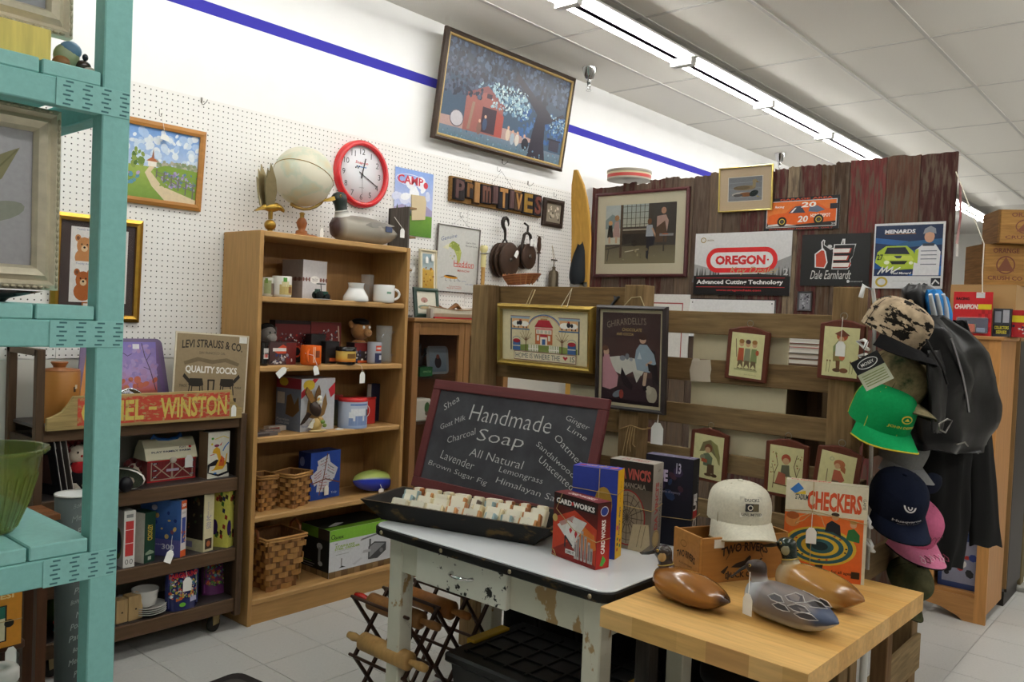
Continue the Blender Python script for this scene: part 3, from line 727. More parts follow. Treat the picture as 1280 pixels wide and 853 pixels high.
def art_lure(a):
    a.R(0,0,1,1,'#c9c9c4');a.T('Genuine',.26,.83,.38,.06,'#4b5a86',rot=.25,shear=.2)
    a.P([(.2,.68),(.36,.78),(.5,.74),(.58,.62),(.56,.48),(.5,.42),(.47,.55),(.4,.64),(.3,.68)],'#a9b05f');a.D(.42,.7,.12,.06,'#8c9a4a',rot=-.5);a.P([(.12,.66),(.28,.74),(.26,.64)],'#d8d4b4');a.B(20,.3,.5,.55,.74,.008,.018,['#6f7a3a','#c4c884'],4)
    a.T('Heddon',.66,.44,.5,.09,'#c05048',bold=.005);a.R(.42,.385,.9,.395,'#c05048');a.T('MINNOW',.66,.33,.3,.035,'#b25a54',bold=.02)
    a.D(.36,.22,.17,.025,'#c98a1f',rot=-.05);a.D(.36,.235,.14,.014,'#4b3a20',rot=-.05);a.L([(.2,.22),(.12,.2)],.008,'#555');a.L([(.52,.2),(.58,.17)],.008,'#555')
    for x in(.25,.36,.46):a.L([(x,.2),(x-.02,.165),(x+.02,.16)],.007,'#555')
    a.T('Floats, dives',.62,.17,.24,.025,'#6a7a9c',shear=.2);a.T('and swims',.82,.13,.2,.025,'#6a7a9c',shear=.2);a.T('Genuine Heddon',.48,.08,.3,.02,'#b25a54');a.T('MADE BY THE BEST',.46,.05,.36,.022,'#c05048')
    a.T('Game Fish',.8,.78,.24,.03,'#555');a.T('Minnow Lures',.82,.73,.3,.03,'#555')
t=picture('lure_poster','framed grey fishing lure advertisement poster with a green bass and red script','poster','Y',PEG,(543,283,596,366),.012,.006,'#6d6460','satin',art=art_lure,mcol='#c9c9c4',lean=math.radians(2));hook(t,t['h']+.06)
q=MB();q.tube([(-.08,-.012,t['h']),(0,-.015,t['h']+.055),(.08,-.012,t['h'])],.001,'#999',5);q.build('wire',t,'metal')
for i,(px,py)in enumerate(((252,130),(660,232),(628,205))):
    X_,Z_=onY(px,py,PEG)
    t=thing('peg_hook',['empty wire peg hook above the oak-framed church painting','empty wire peg hook at the right end of the pegboard above the small dark-framed portrait','empty wire peg hook above the wooden lettered board'][i],'hook',(X_,PEG+.002,Z_),group='empty peg hooks')
    q=MB();q.tube([(0,0,.02),(0,-.004,0),(0,-.02,-.006),(.004,-.04,.006),(.006,-.045,.016)],.0017,'#77736d',5);q.build('wire',t,'metal');q=MB();q.box(-.004,.004,-.003,0,.005,.03,'#77736d');q.build('back_clip',t,'metal')
def pulley(name,label,rect,two):
    loc,w,h,r=span('Y',PEG-.06,*rect);t=thing(name,label,'pulley',(loc[0],loc[1],loc[2]))
    r_=w*.43;zc=r_*.98
    for y in((-.045,0.0,.04)if two else(-.02,.03)):
        q=MB();q.M=Matrix.Translation((0,y,zc))@Matrix.Diagonal((1,1,1.2,1))@Matrix.Rotation(PI/2,4,'X');q.lathe([(.001,-.011),(r_*.9,-.011),(r_,-.006),(r_,.006),(r_*.9,.011),(.001,.011)],'#3d2b20',24,cap=False);q.build('cheek',t,'darkz')
    for y in((-.022,.02)if two else(.005,)):
        q=MB();q.M=Matrix.Translation((0,y,zc))@Matrix.Rotation(PI/2,4,'X');q.lathe([(.001,-.008),(r_*.8,-.01),(r_*.7,0),(r_*.8,.01),(.001,.008)],'#37302b',20,cap=False);q.build('sheave',t,'darkmetal')
    q=MB();q.M=Matrix.Translation((0,-.058 if two else-.034,zc))@Matrix.Rotation(PI/2,4,'X');q.lathe([(.001,.006),(.012,.006),(.014,0)],'#4a433c',10,cap=False);q.build('axle',t,'darkmetal')
    zt=zc+r_*1.2
    if two:
        q=MB();q.tube([(-.02,0,zt-.05),(-.022,0,zt),(0,0,zt+.025),(.022,0,zt),(.02,0,zt-.05)],.007,'#36302c',8);q.build('shackle',t,'darkmetal')
        q=MB();pts=[]
        for k in range(15):
            a=-PI*.55+k*PI*1.5/14;pts.append((.028*math.cos(a)*-1,0,zt+.125+.032*math.sin(a)))
        q.tube([(0,0,zt+.02),(0,0,zt+.06),(-.006,0,zt+.085)]+[(.004+.03*math.sin(-.6+k*.33),0,zt+.125-.036*math.cos(-.3+k*.33))for k in range(12)][::-1][:0]+[(-.024,0,zt+.105),(-.03,0,zt+.13),(-.02,0,zt+.155),(0,0,zt+.163),(.022,0,zt+.15),(.03,0,zt+.125),(.024,0,zt+.11)],[.008,.009,.011,.013,.014,.014,.012,.009,.006,.003][:10],'#2f2a27',8);q.build('hook',t,'darkmetal')
        price_tag(t,.03,-.07,zc+.02,.03,.05,rot=(0,.5,0),string=[(0,-.02,zt+.02),(.02,-.05,zc+.08)])
    else:
        q=MB();q.tube([(-.045,-.0,zc+.01),(-.05,0,zt-.01),(-.03,0,zt+.06),(0,0,zt+.075),(.03,0,zt+.06),(.05,0,zt-.01),(.045,0,zc+.01)],.011,'#332c28',8);q.build('strap',t,'darkmetal')
        q=MB();q.tube([(0,0,zt+.075),(0,-.004,zt+.12),(0,.03,zt+.14)],.008,'#2f2a27',8);q.build('hanger',t,'darkmetal')
        for x in(-.012,.03):price_tag(t,x,-.05,zt-.02,.026,.05)
    return t
pulley('block_pulley','dark wooden double pulley block hanging from an iron hook',(616,310,644,343),True)
pulley('strap_pulley','dark single pulley with iron strap and two white tags',(648,304,668,334),False)
def tools():
    X_,Z0=onY(672,352,PEG-.03);Z1=onY(675,296,PEG-.03)[1]
    t=thing('sharpening_steel','thin steel rod with turned wooden handle hanging right of the pulleys','tool',(X_,PEG-.03,Z0))
    h=Z1-Z0;MB().lathe([(.004,0),(.006,h*.55),(.006,h*.62)],'#55504b',10).build('rod',t,'darkmetal')
    MB().lathe([(.016,h*.62),(.017,h*.64),(.008,h*.66),(.013,h*.7),(.016,h*.8),(.012,h*.9),(.014,h*.95),(.006,h)],'#3f2a1c',14).build('handle',t,'darkz');q=MB();q.box(-.03,.05,-.002,.001,h-.0,h+.004,'#8a8680');q.tube([(0,0,h-.01),(0,.02,h+.01)],.003,'#8a8680',6);q.build('hanger',t,'metal')
    X_,Z0=onY(691,366,PEG-.05);Z1=onY(692,335,PEG-.05)[1];h=Z1-Z0
    t=thing('brass_sprayer','old brass cylinder hand pump hanging beside the water ski','tool',(X_,PEG-.05,Z0-.05));h+=.05
    MB().lathe([(.034,0),(.036,.006),(.036,h*.82),(.033,h*.84),(.033,h*.88),(.012,h*.93),(.012,h),(.016,h+.004),(.005,h+.01)],'#5d5242',20).build('cylinder',t,'darkmetal');q=MB();q.tube([(0,0,h),(0,0,h+.05)],.004,'#6d6250',6);q.box(-.03,.03,-.006,.006,h+.05,h+.06,'#4b4438');q.build('plunger',t,'darkmetal')
    q=MB();q.tube([(-.012,0,h+.06),(-.004,.02,h+.16),(.012,0,h+.06)],.002,'#9a8a6a',5);q.build('cord',t,'cloth')
    X_,Z0=onY(603,358,PEG-.05);Z1=onY(604,307,PEG-.05)[1];h=Z1-Z0+.02
    t=thing('wooden_mallet','pale wooden pole with knobbed cream head in front of the pegboard','tool',(X_,PEG-.05,Z0-.02))
    MB().lathe([(.013,0),(.014,h-.14)],'#b98f50',12).build('shaft',t,'woodz');MB().lathe([(.017,h-.14),(.018,h-.05),(.016,h-.045),(.026,h-.03),(.027,h-.012),(.02,h)],'#d8cd92',14).build('head',t,'satin');q=MB();q.tube([(-.03,.0,h-.055),(-.03,-.02,h-.053),(.02,-.02,h-.05),(.02,.04,h-.05)],.004,'#9a9a98',6);q.build('wire_bracket',t,'metal')
    loc,w,h,r=span('X',PLX+.05,634,345,678,361)
    t=thing('wicker_cradle','small shallow wicker basket lying on top of the pallet rail','basket',(PLX+.05,loc[1]+.02,1.6335),FX)
    for k in range(7):
        z=.012+.0055*k;s_=.7+.05*k;q=MB();q.tube([(w*.5*s_*math.cos(a),.045*s_*math.sin(a),z+.006*math.cos(a))for a in[2*PI*i/24 for i in range(24)]],.0045,['#8a4f2a','#9c6036'][k%2],6,closed=True);q.build('weave_strand',t,'wicker')
    for k in range(9):a=PI+PI*(k+.5)/9;q=MB();q.tube([(w*.34*math.cos(a),.03*math.sin(a),0.005),(w*.5*math.cos(a),.048*math.sin(a),.05)],.003,'#a26b3e',5);q.build('stake',t,'wicker')
tools()
def ski():
    SKX=PWX-.42
    Yc=onX(727,300,SKX)[0];zt=onX(727,216,SKX)[1];zb=1.0
    wd=abs(onX(716,320,SKX)[0]-onX(740,320,SKX)[0])*.98
    t=thing('water_ski','tall yellow wooden water ski with black rubber binding beside the plank wall','water ski',(SKX,Yc,0.0),FX)
    rings=[];H=zt;n=26
    for i in range(n+1):
        z=H*i/n;f=z/H;ww=wd/2*(1 if f<.82 else math.sqrt(max(0.02,1-((f-.82)/.18)**2*.97)));bend=-.10*max(0,(f-.8)/.2)**1.6
        y=bend
        rings.append([(-ww,y-.006,z),(-ww*.9,y-.011,z),(ww*.9,y-.011,z),(ww,y-.006,z),(ww,y+.006,z),(-ww,y+.006,z)])
    MB().loft(rings,'#c29544',smooth=False).build('blade',t,'woodz')
    q=MB();q.loft([[(-wd/2-.003,y[0][1]+.004,y[0][2]),(-wd/2+.004,y[0][1]+.0,y[0][2]),(-wd/2+.004,y[0][1]+.016,y[0][2]),(-wd/2-.003,y[0][1]+.016,y[0][2])]for y in rings[:23]],'#8f3a35',smooth=False);q.build('side_stripe',t,'satin')
    zb_=onX(727,330,SKX)[1]
    g=MB();a=Art(g,-wd/2,zb_+.2,wd,.3,-.0115);a.L([(.15,.6),(.5,.75),(.85,.6)],.12,'#241d14');a.O(.5,.52,.2,.1,.05,'#3a2c18');a.L([(.4,.45),(.5,.6),(.6,.45)],.06,'#3a2c18');a.T('custom built',.5,.1,.5,.09,'#5a4420',rot=PI/2);g.build('ski_print',t,'print')
    q=MB();P=[]
    for k in range(9):
        z=zb_-.12+.035*k;d_=[.055,.075,.08,.075,.065,.05,.035,.02,.012][k];hw=[.05,.052,.05,.048,.046,.044,.04,.03,.016][k]
        P.append([(-hw,-.011,z),(-hw*.9,-.011-d_*.7,z-.02),(0,-.011-d_,z-.03),(hw*.9,-.011-d_*.7,z-.02),(hw,-.011,z)])
    q.loft(P,'#23262a',cap=False,closed=False);q.build('foot_binding',t,'rubber')
    q=MB();q.box(-wd*.45,wd*.45,-.016,-.011,zb_-.2,zb_-.13,'#9b9b98');q.prism([(.0,zb_-.2),(.07,zb_-.2),(.08,zb_-.15),(.06,zb_-.17),(.03,zb_-.14)],-.03,-.016,'#9a8f78');q.build('heel_plate',t,'metal')
ski()
# ================================================================ signs and pictures on the plank wall
PW=PWX-.006
def art_smith(a):
    a.R(0,0,1,1,'#5b5149','#4a433d');a.R(0,0,1,.3,'#8d8468','#6f6753');a.R(.0,.33,.22,1,'#c9c8b4','#b9c3c4');a.P([(0,.75),(.1,.85),(.22,.75),(.22,.6),(0,.6)],'#8a9a98')
    a.R(.25,.62,.62,1,'#b5b6a4','#a9b3b0')
    for k in range(6):a.R(.25+.062*k,.62,.258+.062*k,1,'#4a4036')
    for k in range(4):a.R(.25,.66+.1*k,.62,.667+.1*k,'#4a4036')
    a.R(.22,.1,.25,1,'#5a4a3a');a.R(.25,.5,.62,.62,'#4f463d');a.R(.25,.3,.6,.5,'#3d3833');a.R(.26,.56,.6,.585,'#a9a28f');a.R(.62,.3,1,1,'#4b4641')
    a.P([(.1,.45),(.14,.72),(.2,.72),(.22,.45)],'#b59690');a.D(.17,.78,.035,.05,'#b58a62');a.P([(.03,.45),(.05,.66),(.1,.66),(.12,.45)],'#3c3a33');a.D(.075,.7,.03,.04,'#c79a6a');a.R(.05,.35,.08,.46,'#c9a98c');a.R(.15,.35,.18,.46,'#c9a98c')
    a.P([(.59,.45),(.6,.64),(.68,.64),(.7,.45)],'#aab0b8');a.D(.64,.7,.03,.05,'#7a553a');a.P([(.6,.1),(.6,.45),(.72,.45),(.7,.3),(.64,.28),(.63,.06)],'#2f3038');a.L([(.68,.58),(.74,.42)],.03,'#c9a084')
    a.P([(.72,.35),(.74,.78),(.88,.8),(.88,.35)],'#5e4a3a');a.P([(.74,.6),(.74,.78),(.86,.8),(.9,.7),(.88,.52),(.85,.7)],'#b5968a');a.D(.83,.87,.035,.055,'#b98d72');a.P([(.78,.45),(.97,.45),(.97,.49),(.78,.49)],'#8d8f90');a.R(.83,.2,.85,.45,'#4a443e');a.R(.82,.475,.9,.487,'#d86a2a')
    a.L([(.02,.25),(.4,.34)],.02,'#4f4a40');a.L([(.04,.05),(.06,.25)],.015,'#4f4a40');a.L([(.3,.2),(.5,.24)],.015,'#c9c2a8');a.O(.43,.34,.035,.05,.02,'#2a2826');a.B(10,.2,.02,.8,.25,.01,.03,['#6d644e','#a59b7c'],3)
picture('framed_smithy_print','maroon-framed print of a blacksmith and children with wide cream mat on the plank wall','picture','X',PW,(745,238.5,861.8,346.5),.022,.022,'#4f2426','satin',.075,'#d8d0b4',art_smith,pane=True,lean=math.radians(1.0),pm='glossprint')
def art_ducks(a):
    a.R(0,0,1,1,'#e2dcd0');a.R(.02,.02,.98,.98,'#8d8f92','#7d8083')
    for z in(.15,.5,.75):a.R(.02,z,.98,z+.02,'#999c9f')
    a.D(.48,.54,.32,.1,'#8c7a5c');a.D(.4,.55,.24,.08,'#74644b');a.P([(.7,.52),(.72,.76),(.8,.76),(.8,.55)],'#9a8a68');a.D(.77,.79,.07,.075,'#9a8a68');a.P([(.82,.78),(.93,.74),(.82,.73)],'#8a6a3a')
    a.D(.4,.28,.28,.1,'#b9b4ab');a.D(.52,.27,.2,.09,'#8b5d3a');a.D(.75,.3,.13,.12,'#26302c',rot=.3);a.P([(.82,.22),(.95,.12),(.84,.15)],'#a9964a');a.D(.3,.25,.14,.06,'#5a5856')
picture('framed_duck_print','small gold-framed print of two ducks on water at the top of the plank wall','picture','X',PW,(900,208.5,967.3,264.5),.018,.009,'#c9b566','brass',.058,'#cdb798',art_ducks,pane=True,lean=math.radians(3))
def art_race(a):
    a.R(0,0,1,1,'#1d1c1d');a.R(.03,.09,.97,.9,'#c9c9c9');a.R(.04,.11,.96,.88,'#e08a4a','#d86a20');a.T('GARAGE AREA',.56,.945,.7,.06,'#c9481c',bold=.02);a.T('AUTHORIZED PERSONNEL ONLY',.5,.045,.86,.045,'#a83a1c',bold=.02)
    a.R(.04,.11,.96,.24,'#2a2523');a.P([(.05,.2),(.06,.45),(.12,.5),(.3,.54),(.38,.7),(.46,.8),(.72,.8),(.84,.62),(.95,.62),(.96,.5),(.95,.24),(.4,.16)],'#d9601e');a.P([(.33,.52),(.42,.72),(.5,.74),(.56,.52)],'#3a4050');a.P([(.6,.55),(.62,.7),(.72,.72),(.82,.58),(.72,.52)],'#5a6478')
    a.P([(.36,.54),(.42,.68),(.44,.68),(.39,.54)],'#e8e4e0');a.R(.88,.6,.97,.76,'#25222a');a.T('20',.6,.76,.2,.16,'#efe9e2',bold=.03,shear=.1);a.T('20',.53,.33,.14,.2,'#efe9e2',bold=.03,shear=.15);a.T('HOME DEPOT',.76,.42,.26,.11,'#efe4d8',bold=.03)
    a.P([(.06,.18),(.25,.22),(.45,.14),(.05,.13)],'#d8d4d0')
    for x,z in((.25,.27),(.74,.3)):a.D(x,z,.065,.15,'#1a1818',20);a.O(x,z,.04,.09,.025,'#c9b24a');a.D(x,z,.02,.05,'#444',10)
    a.T('Racing',.21,.72,.13,.09,'#efe9e2',shear=.2,bold=.02);a.T('20',.93,.16,.05,.05,'#ddd')
picture('race_car_plate','wide orange race car plate with black border beside the framed ducks','sign','X',PW,(956,246.5,1049.3,287.5),.004,0,mcol='#9a9a9a',art=art_race,pm='glossprint')
def art_oregon(a):
    a.R(0,0,1,1,'#c9c9c9','#dedede')
    a.P([(0,.28),(.0,.5),(.15,.44),(.28,.34),(.28,.2),(0,.2)],'#a2a2a2');a.P([(.72,.28),(.84,.52),(1,.62),(1,.2),(.7,.2)],'#9a9a9a')
    for k in range(30):
        x=(k*.618)%1
        if.3<x<.68:continue
        h=.34+.14*((k*.37)%1);a.P([(x-.022,.2),(x,h),(x+.022,.2)],'#4b4b4b' if k%2 else '#5d5d5d')
    a.R(0,0,1,.29,'#1b1a1b');a.P([(0,.29),(1,.29),(1,.3),(.7,.34),(.3,.33),(0,.31)],'#2c2b2b')
    def pill(x0,x1,z0,z1,c):
        r=(z1-z0)/2;rx=r*a.H/a.W
        P=[(x1-rx+rx*math.sin(t),(z0+z1)/2+r*math.cos(t))for t in[PI*i/12 for i in range(13)]]+[(x0+rx-rx*math.sin(t),(z0+z1)/2-r*math.cos(t))for t in[PI*i/12 for i in range(13)]]
        a.P(P,c)
    pill(.13,.87,.36,.76,'#d42f30');pill(.175,.825,.435,.685,'#e3e3e3');a.T('OREGON',.49,.56,.52,.15,'#c92c2e',bold=.05);a.T('.',.775,.56,.02,.03,'#c92c2e',bold=.04)
    a.T('Key Dealer',.64,.385,.5,.13,'#b3a074',shear=.3);a.R(.03,.27,.95,.277,'#c8393a');a.R(.03,.125,.95,.132,'#c8393a')
    a.T('Advanced Cutting Technology',.485,.2,.9,.09,'#ecebea',bold=.03);a.T('www.oregonchain.com',.485,.075,.47,.042,'#c8393a',bold=.02);a.D(.09,.89,.03,.045,'#9b8450');a.D(.09,.89,.02,.03,'#e3e3e3');a.T('G',.09,.89,None,.035,'#9b8450');a.T('OREGON',.165,.885,.075,.025,'#8a7a55',bold=.02);a.T('2',.955,.37,.045,.1,'#cfcfcf')
picture('chain_dealer_sign','large white, red and black chainsaw dealer sign on the plank wall','sign','X',PW,(868.5,290.5,989,369.3),.004,0,mcol='#d8d8d8',art=art_oregon,pm='glossprint')
def art_e(a):
    a.R(0,0,1,1,'#232323')
    a.P([(.21,.36),(.2,.62),(.3,.72),(.36,.7),(.4,.45),(.36,.34)],'#e0e0e0');a.P([(.23,.37),(.22,.61),(.3,.69),(.34,.68),(.38,.46),(.35,.36)],'#c04a34')
    a.P([(.3,.72),(.29,.85),(.32,.9),(.35,.88),(.34,.8),(.42,.72),(.5,.74),(.58,.8),(.6,.9),(.64,.9),(.64,.8),(.54,.68),(.46,.62),(.38,.66)],'#d8d8d8');a.P([(.32,.74),(.31,.85),(.33,.88),(.33,.79),(.43,.7),(.5,.71),(.6,.8),(.61,.88),(.62,.81),(.53,.66),(.46,.6),(.38,.64)],'#2a2726');a.D(.42,.76,.035,.035,'#cfcfcf',12)
    a.P([(.46,.32),(.48,.8),(.8,.8),(.78,.7),(.76,.56),(.73,.5),(.74,.4),(.7,.32)],'#d8d8d8');a.P([(.475,.335),(.495,.785),(.785,.785),(.76,.57),(.72,.5),(.73,.4),(.69,.335)],'#232323')
    for k,z in enumerate((.355,.49,.63)):a.P([(.48,z),(.48,z+.09),(.74-.03*(k==1),z+.09),(.72-.03*(k==1),z)],'#b8402f');a.P([(.47,z+.01),(.47,z+.085),(.72-.03*(k==1),z+.085),(.7-.03*(k==1),z+.01)],'#e3dfda')
    a.T('Dale Earnhardt',.45,.215,.6,.17,'#d2d0cd',shear=.35);a.T('Licensed',.82,.09,.18,.03,'#b9b9b9');a.D(.71,.09,.02,.03,'#d0d0d0')
picture('racing_number_sign','black metal sign with white and red racing emblem and signature','sign','X',PW,(1001.8,292.6,1087.5,357.7),.004,0,mcol='#222',art=art_e,pm='glossprint')
def art_men(a):
    a.R(0,0,1,1,'#d5d6d8');a.R(.02,.19,.97,.965,'#1d2c52','#23324f');a.P([(.02,.45),(.4,.62),(.97,.5),(.97,.3),(.02,.3)],'#20508f');a.P([(.3,.7),(.97,.75),(.97,.66),(.35,.62)],'#2e5a83');a.P([(.5,.2),(.97,.2),(.97,.34),(.7,.25)],'#2f6cb8');a.P([(.02,.7),(.3,.66),(.5,.72),(.02,.78)],'#30609c')
    a.T('MENARDS',.37,.87,.44,.06,'#e9e9ee',bold=.04,shear=.1);a.R(.16,.83,.6,.836,'#c8862f')
    a.P([(.03,.4),(.06,.56),(.18,.65),(.48,.65),(.58,.56),(.62,.44),(.61,.3),(.3,.28),(.12,.33)],'#a9bf3d');a.P([(.16,.53),(.2,.63),(.46,.63),(.53,.52)],'#272c38');a.P([(.14,.5),(.55,.5),(.6,.42),(.18,.44)],'#c3d257');a.P([(.24,.42),(.5,.42),(.46,.37),(.28,.37)],'#1d2420');a.D(.2,.4,.04,.03,'#e8eed0');a.D(.55,.39,.03,.025,'#e8eed0');a.P([(.3,.5),(.42,.5),(.4,.46),(.34,.46)],'#3a4250');a.T('27',.1,.48,.09,.09,'#2c3a20',bold=.03)
    a.P([(.58,.2),(.6,.58),(.7,.66),(.88,.66),(.95,.55),(.94,.2)],'#dcdcdf');a.D(.79,.78,.07,.09,'#c79a80');a.P([(.7,.82),(.72,.9),(.8,.94),(.87,.9),(.88,.82),(.79,.85)],'#8a8f98');a.R(.7,.64,.86,.68,'#3a3d48')
    for z in(.56,.5,.44,.36):a.R(.68,z,.9,z+.012,'#5a5f70')
    a.P([(.58,.4),(.6,.58),(.65,.6),(.64,.38)],'#a9bf3d');a.L([(.08,.22),(.15,.33),(.14,.24),(.22,.34),(.2,.25),(.3,.33),(.27,.24),(.4,.32)],.018,'#ececec');a.T('Paul Menard',.42,.235,.28,.035,'#ececec',bold=.02,shear=.2)
    a.R(.84,.04,.97,.16,'#2a2c30');a.L([(.86,.07),(.9,.13),(.95,.08)],.02,'#ddd');a.R(.3,.11,.8,.115,'#aaa');a.O(.14,.1,.09,.08,.03,'#b9a03f')
picture('race_driver_card','large white-bordered poster of a yellow-green race car and its driver in white suit','poster','X',PW,(1092,278.6,1180.3,361),.004,0,mcol='#d5d6d8',art=art_men,pm='glossprint')
def art_pewter(a):
    a.R(0,0,1,1,'#5c5c60');a.R(.1,.06,.9,.94,'#85858a');a.B(22,.15,.1,.85,.9,.05,.12,['#3d3b40','#a9a9b0','#5f5c66'],5)
picture('pewter_plaque','tiny grey pewter plaque below the black racing sign','plaque','X',PW,(997,364.5,1015.5,389),.008,.006,'#7c7c80','metal',art=art_pewter)
def art_plain(a):a.R(0,0,1,1,'#1d1d22');a.R(.012,.02,.988,.98,'#e6e6e6');a.D(.04,.9,.008,.02,'#555',8);a.D(.96,.9,.008,.02,'#555',8);a.T('PARKING',.55,.4,.4,.3,'#1d1d22')
def art_redline(a):a.R(0,0,1,1,'#dfddd8');a.R(.1,.1,.9,.9,'#a04a48');a.R(.115,.115,.885,.885,'#dedcd6');a.B(14,.3,.3,.7,.7,.03,.1,['#b9b5a8','#8a9aa0'],3)
picture('white_street_plate','white sign with black rounded border seen just above the pallet rail','sign','X',PW,(861,374,969,424),.004,0,mcol='#e6e6e6',art=art_plain)
picture('white_matted_print','white matted print with thin red line leaning below the framed blacksmith','picture','X',PW-.004,(785,368,861,470),.01,0,mcol='#e2e0da',art=art_redline)
def cookie_tin():
    loc,w,h,r=span('X',PWX+.03,759,216,814,227)
    t=thing('round_tin','round tin with red and cream bands sitting on top of the plank wall','tin',(PWX+.035,loc[1],2.537));R_=w*.42
    for z in(0,):pass
    MB().lathe([(R_,0),(R_,.012),(R_,.0121),(R_,.035),(R_,.0351),(R_,.05)],['#a9a190','#a9a190','#b23a34','#b23a34','#c9bd9a','#c9bd9a'],36).build('body',t,'satin');MB().lathe([(R_+.003,.05),(R_+.003,.066),(R_-.004,.069),(.001,.069)],'#80786a',36).build('lid',t,'satin')
cookie_tin()
# ================================================================ pictures hanging on the pallet screen
PF=PLX-.042
def art_sampler(a):
    a.R(0,0,1,1,'#d6caa4');B='#4a6a94';K='#3f3b44'
    a.R(.1,.2,.115,.88,K);a.R(.885,.2,.9,.88,K);a.R(.1,.87,.34,.885,'#8a6a70');a.R(.66,.87,.9,.885,'#8a6a70');a.R(.1,.83,.33,.87,'#9ab0c0');a.R(.67,.83,.9,.87,'#9ab0c0')
    a.O(.5,.62,.2,.31,.024,'#4f6f9c',.35,PI-.35);a.O(.5,.62,.185,.28,.01,'#b96a60',.35,PI-.35);a.R(.1,.61,.33,.635,B);a.R(.67,.61,.9,.635,B)
    for s_ in(0,1):
        x=.22 if s_==0 else.78;a.R(x-.1,.64,x+.1,.83,'#d8a878');a.D(x-.04,.73,.06,.06,'#efebe2');a.D(x+.05,.73,.05,.055,'#efebe2');a.D(x,.75,.022,.05,'#26242a');a.D(x+(.035 if s_ else-.03),.74,.015,.04,'#26242a');a.P([(x-.015,.815),(x+.015,.815),(x,.78)],'#b02a34');[a.R(x+d,.645,x+d+.012,.68,'#26242a')for d in(-.08,-.03,.03,.07)]
    a.P([(.39,.68),(.44,.82),(.56,.82),(.61,.68)],'#a52a36');a.R(.46,.82,.54,.85,'#b08a5a');a.R(.4,.64,.6,.67,'#d88a90');a.R(.4,.35,.6,.64,'#b8683f');a.R(.41,.55,.59,.63,'#e0d0c0')
    for x in(.42,.46,.51,.55):a.R(x,.56,x+.03,.62,'#b9b9a8');a.R(x,.42,x+.025,.52,'#dcd5c4')if x not in(.46,.51)else None
    a.R(.46,.33,.54,.5,'#e6dccc');a.R(.48,.34,.52,.45,'#3f5f90');a.R(.46,.49,.54,.54,'#a52a36');a.R(.47,.2,.53,.33,'#e6e0cc')
    a.P([(.13,.2),(.13,.3),(.3,.33),(.7,.33),(.88,.3),(.88,.2)],'#7d8a4a');
    for x in(.29,.71):
        a.L([(x,.2),(x,.46)],.02,'#5a3a2a')
        for dx,dz in((-.07,.55),(-.04,.6),(.04,.62),(.07,.56),(.0,.63),(-.06,.48),(.06,.48)):a.L([(x,.4),(x+dx,dz)],.008,'#7a5238')
    for x in(.32,.56):
        a.R(x,.24,x+.12,.26,'#efe9dc')
        for k in range(6):a.R(x+.004+.02*k,.2,x+.016+.02*k,.33,'#efe9dc')
    for x in(.18,.82):a.R(x-.045,.2,x+.045,.4,'#3f5f90');a.D(x,.39,.045,.04,'#9a2a34');a.R(x-.045,.28,x+.045,.3,'#c9c4b4');a.O(x,.42,.045,.06,.008,'#4a6a94',0,PI)
    a.R(.15,.02,.87,.19,'#7a3f48');a.R(.155,.03,.865,.18,'#d9cdb0');a.T('HOME IS WHERE THE',.43,.105,.52,.1,'#4a5560');a.P([(.72,.13),(.735,.15),(.75,.13),(.765,.15),(.78,.13),(.75,.07)],'#b02a34');a.T('IS',.83,.105,.05,.1,'#4a5560');a.T('HOME',.5,.885,.12,.03,'#a88a5a')
t=picture('framed_sampler','gold-framed needlework sampler of a house with trees and sheep on the pallet','picture','X',PF+.045,(627,381,747,461),.03,.02,'#b0944c','brass',.0,'#d6caa4',art_sampler,lean=math.radians(4),tilt=math.radians(.6),inner='#8a7238',iw=.006)
q=MB();q.tube([(-.09,-.03,t['h']-.01),(-.1,.03,t['h']+.06),(-.085,.03,t['h']+.06),(-.075,-.03,t['h']-.01)],.0018,'#b3a27c',5);q.build('hanging_twine',t,'cloth');q=MB();q.tube([(.1,-.03,t['h']-.005),(.11,.03,t['h']+.07),(.13,-.03,t['h']-.005)],.0018,'#c9bfa4',5);q.build('hanging_twine',t,'cloth')
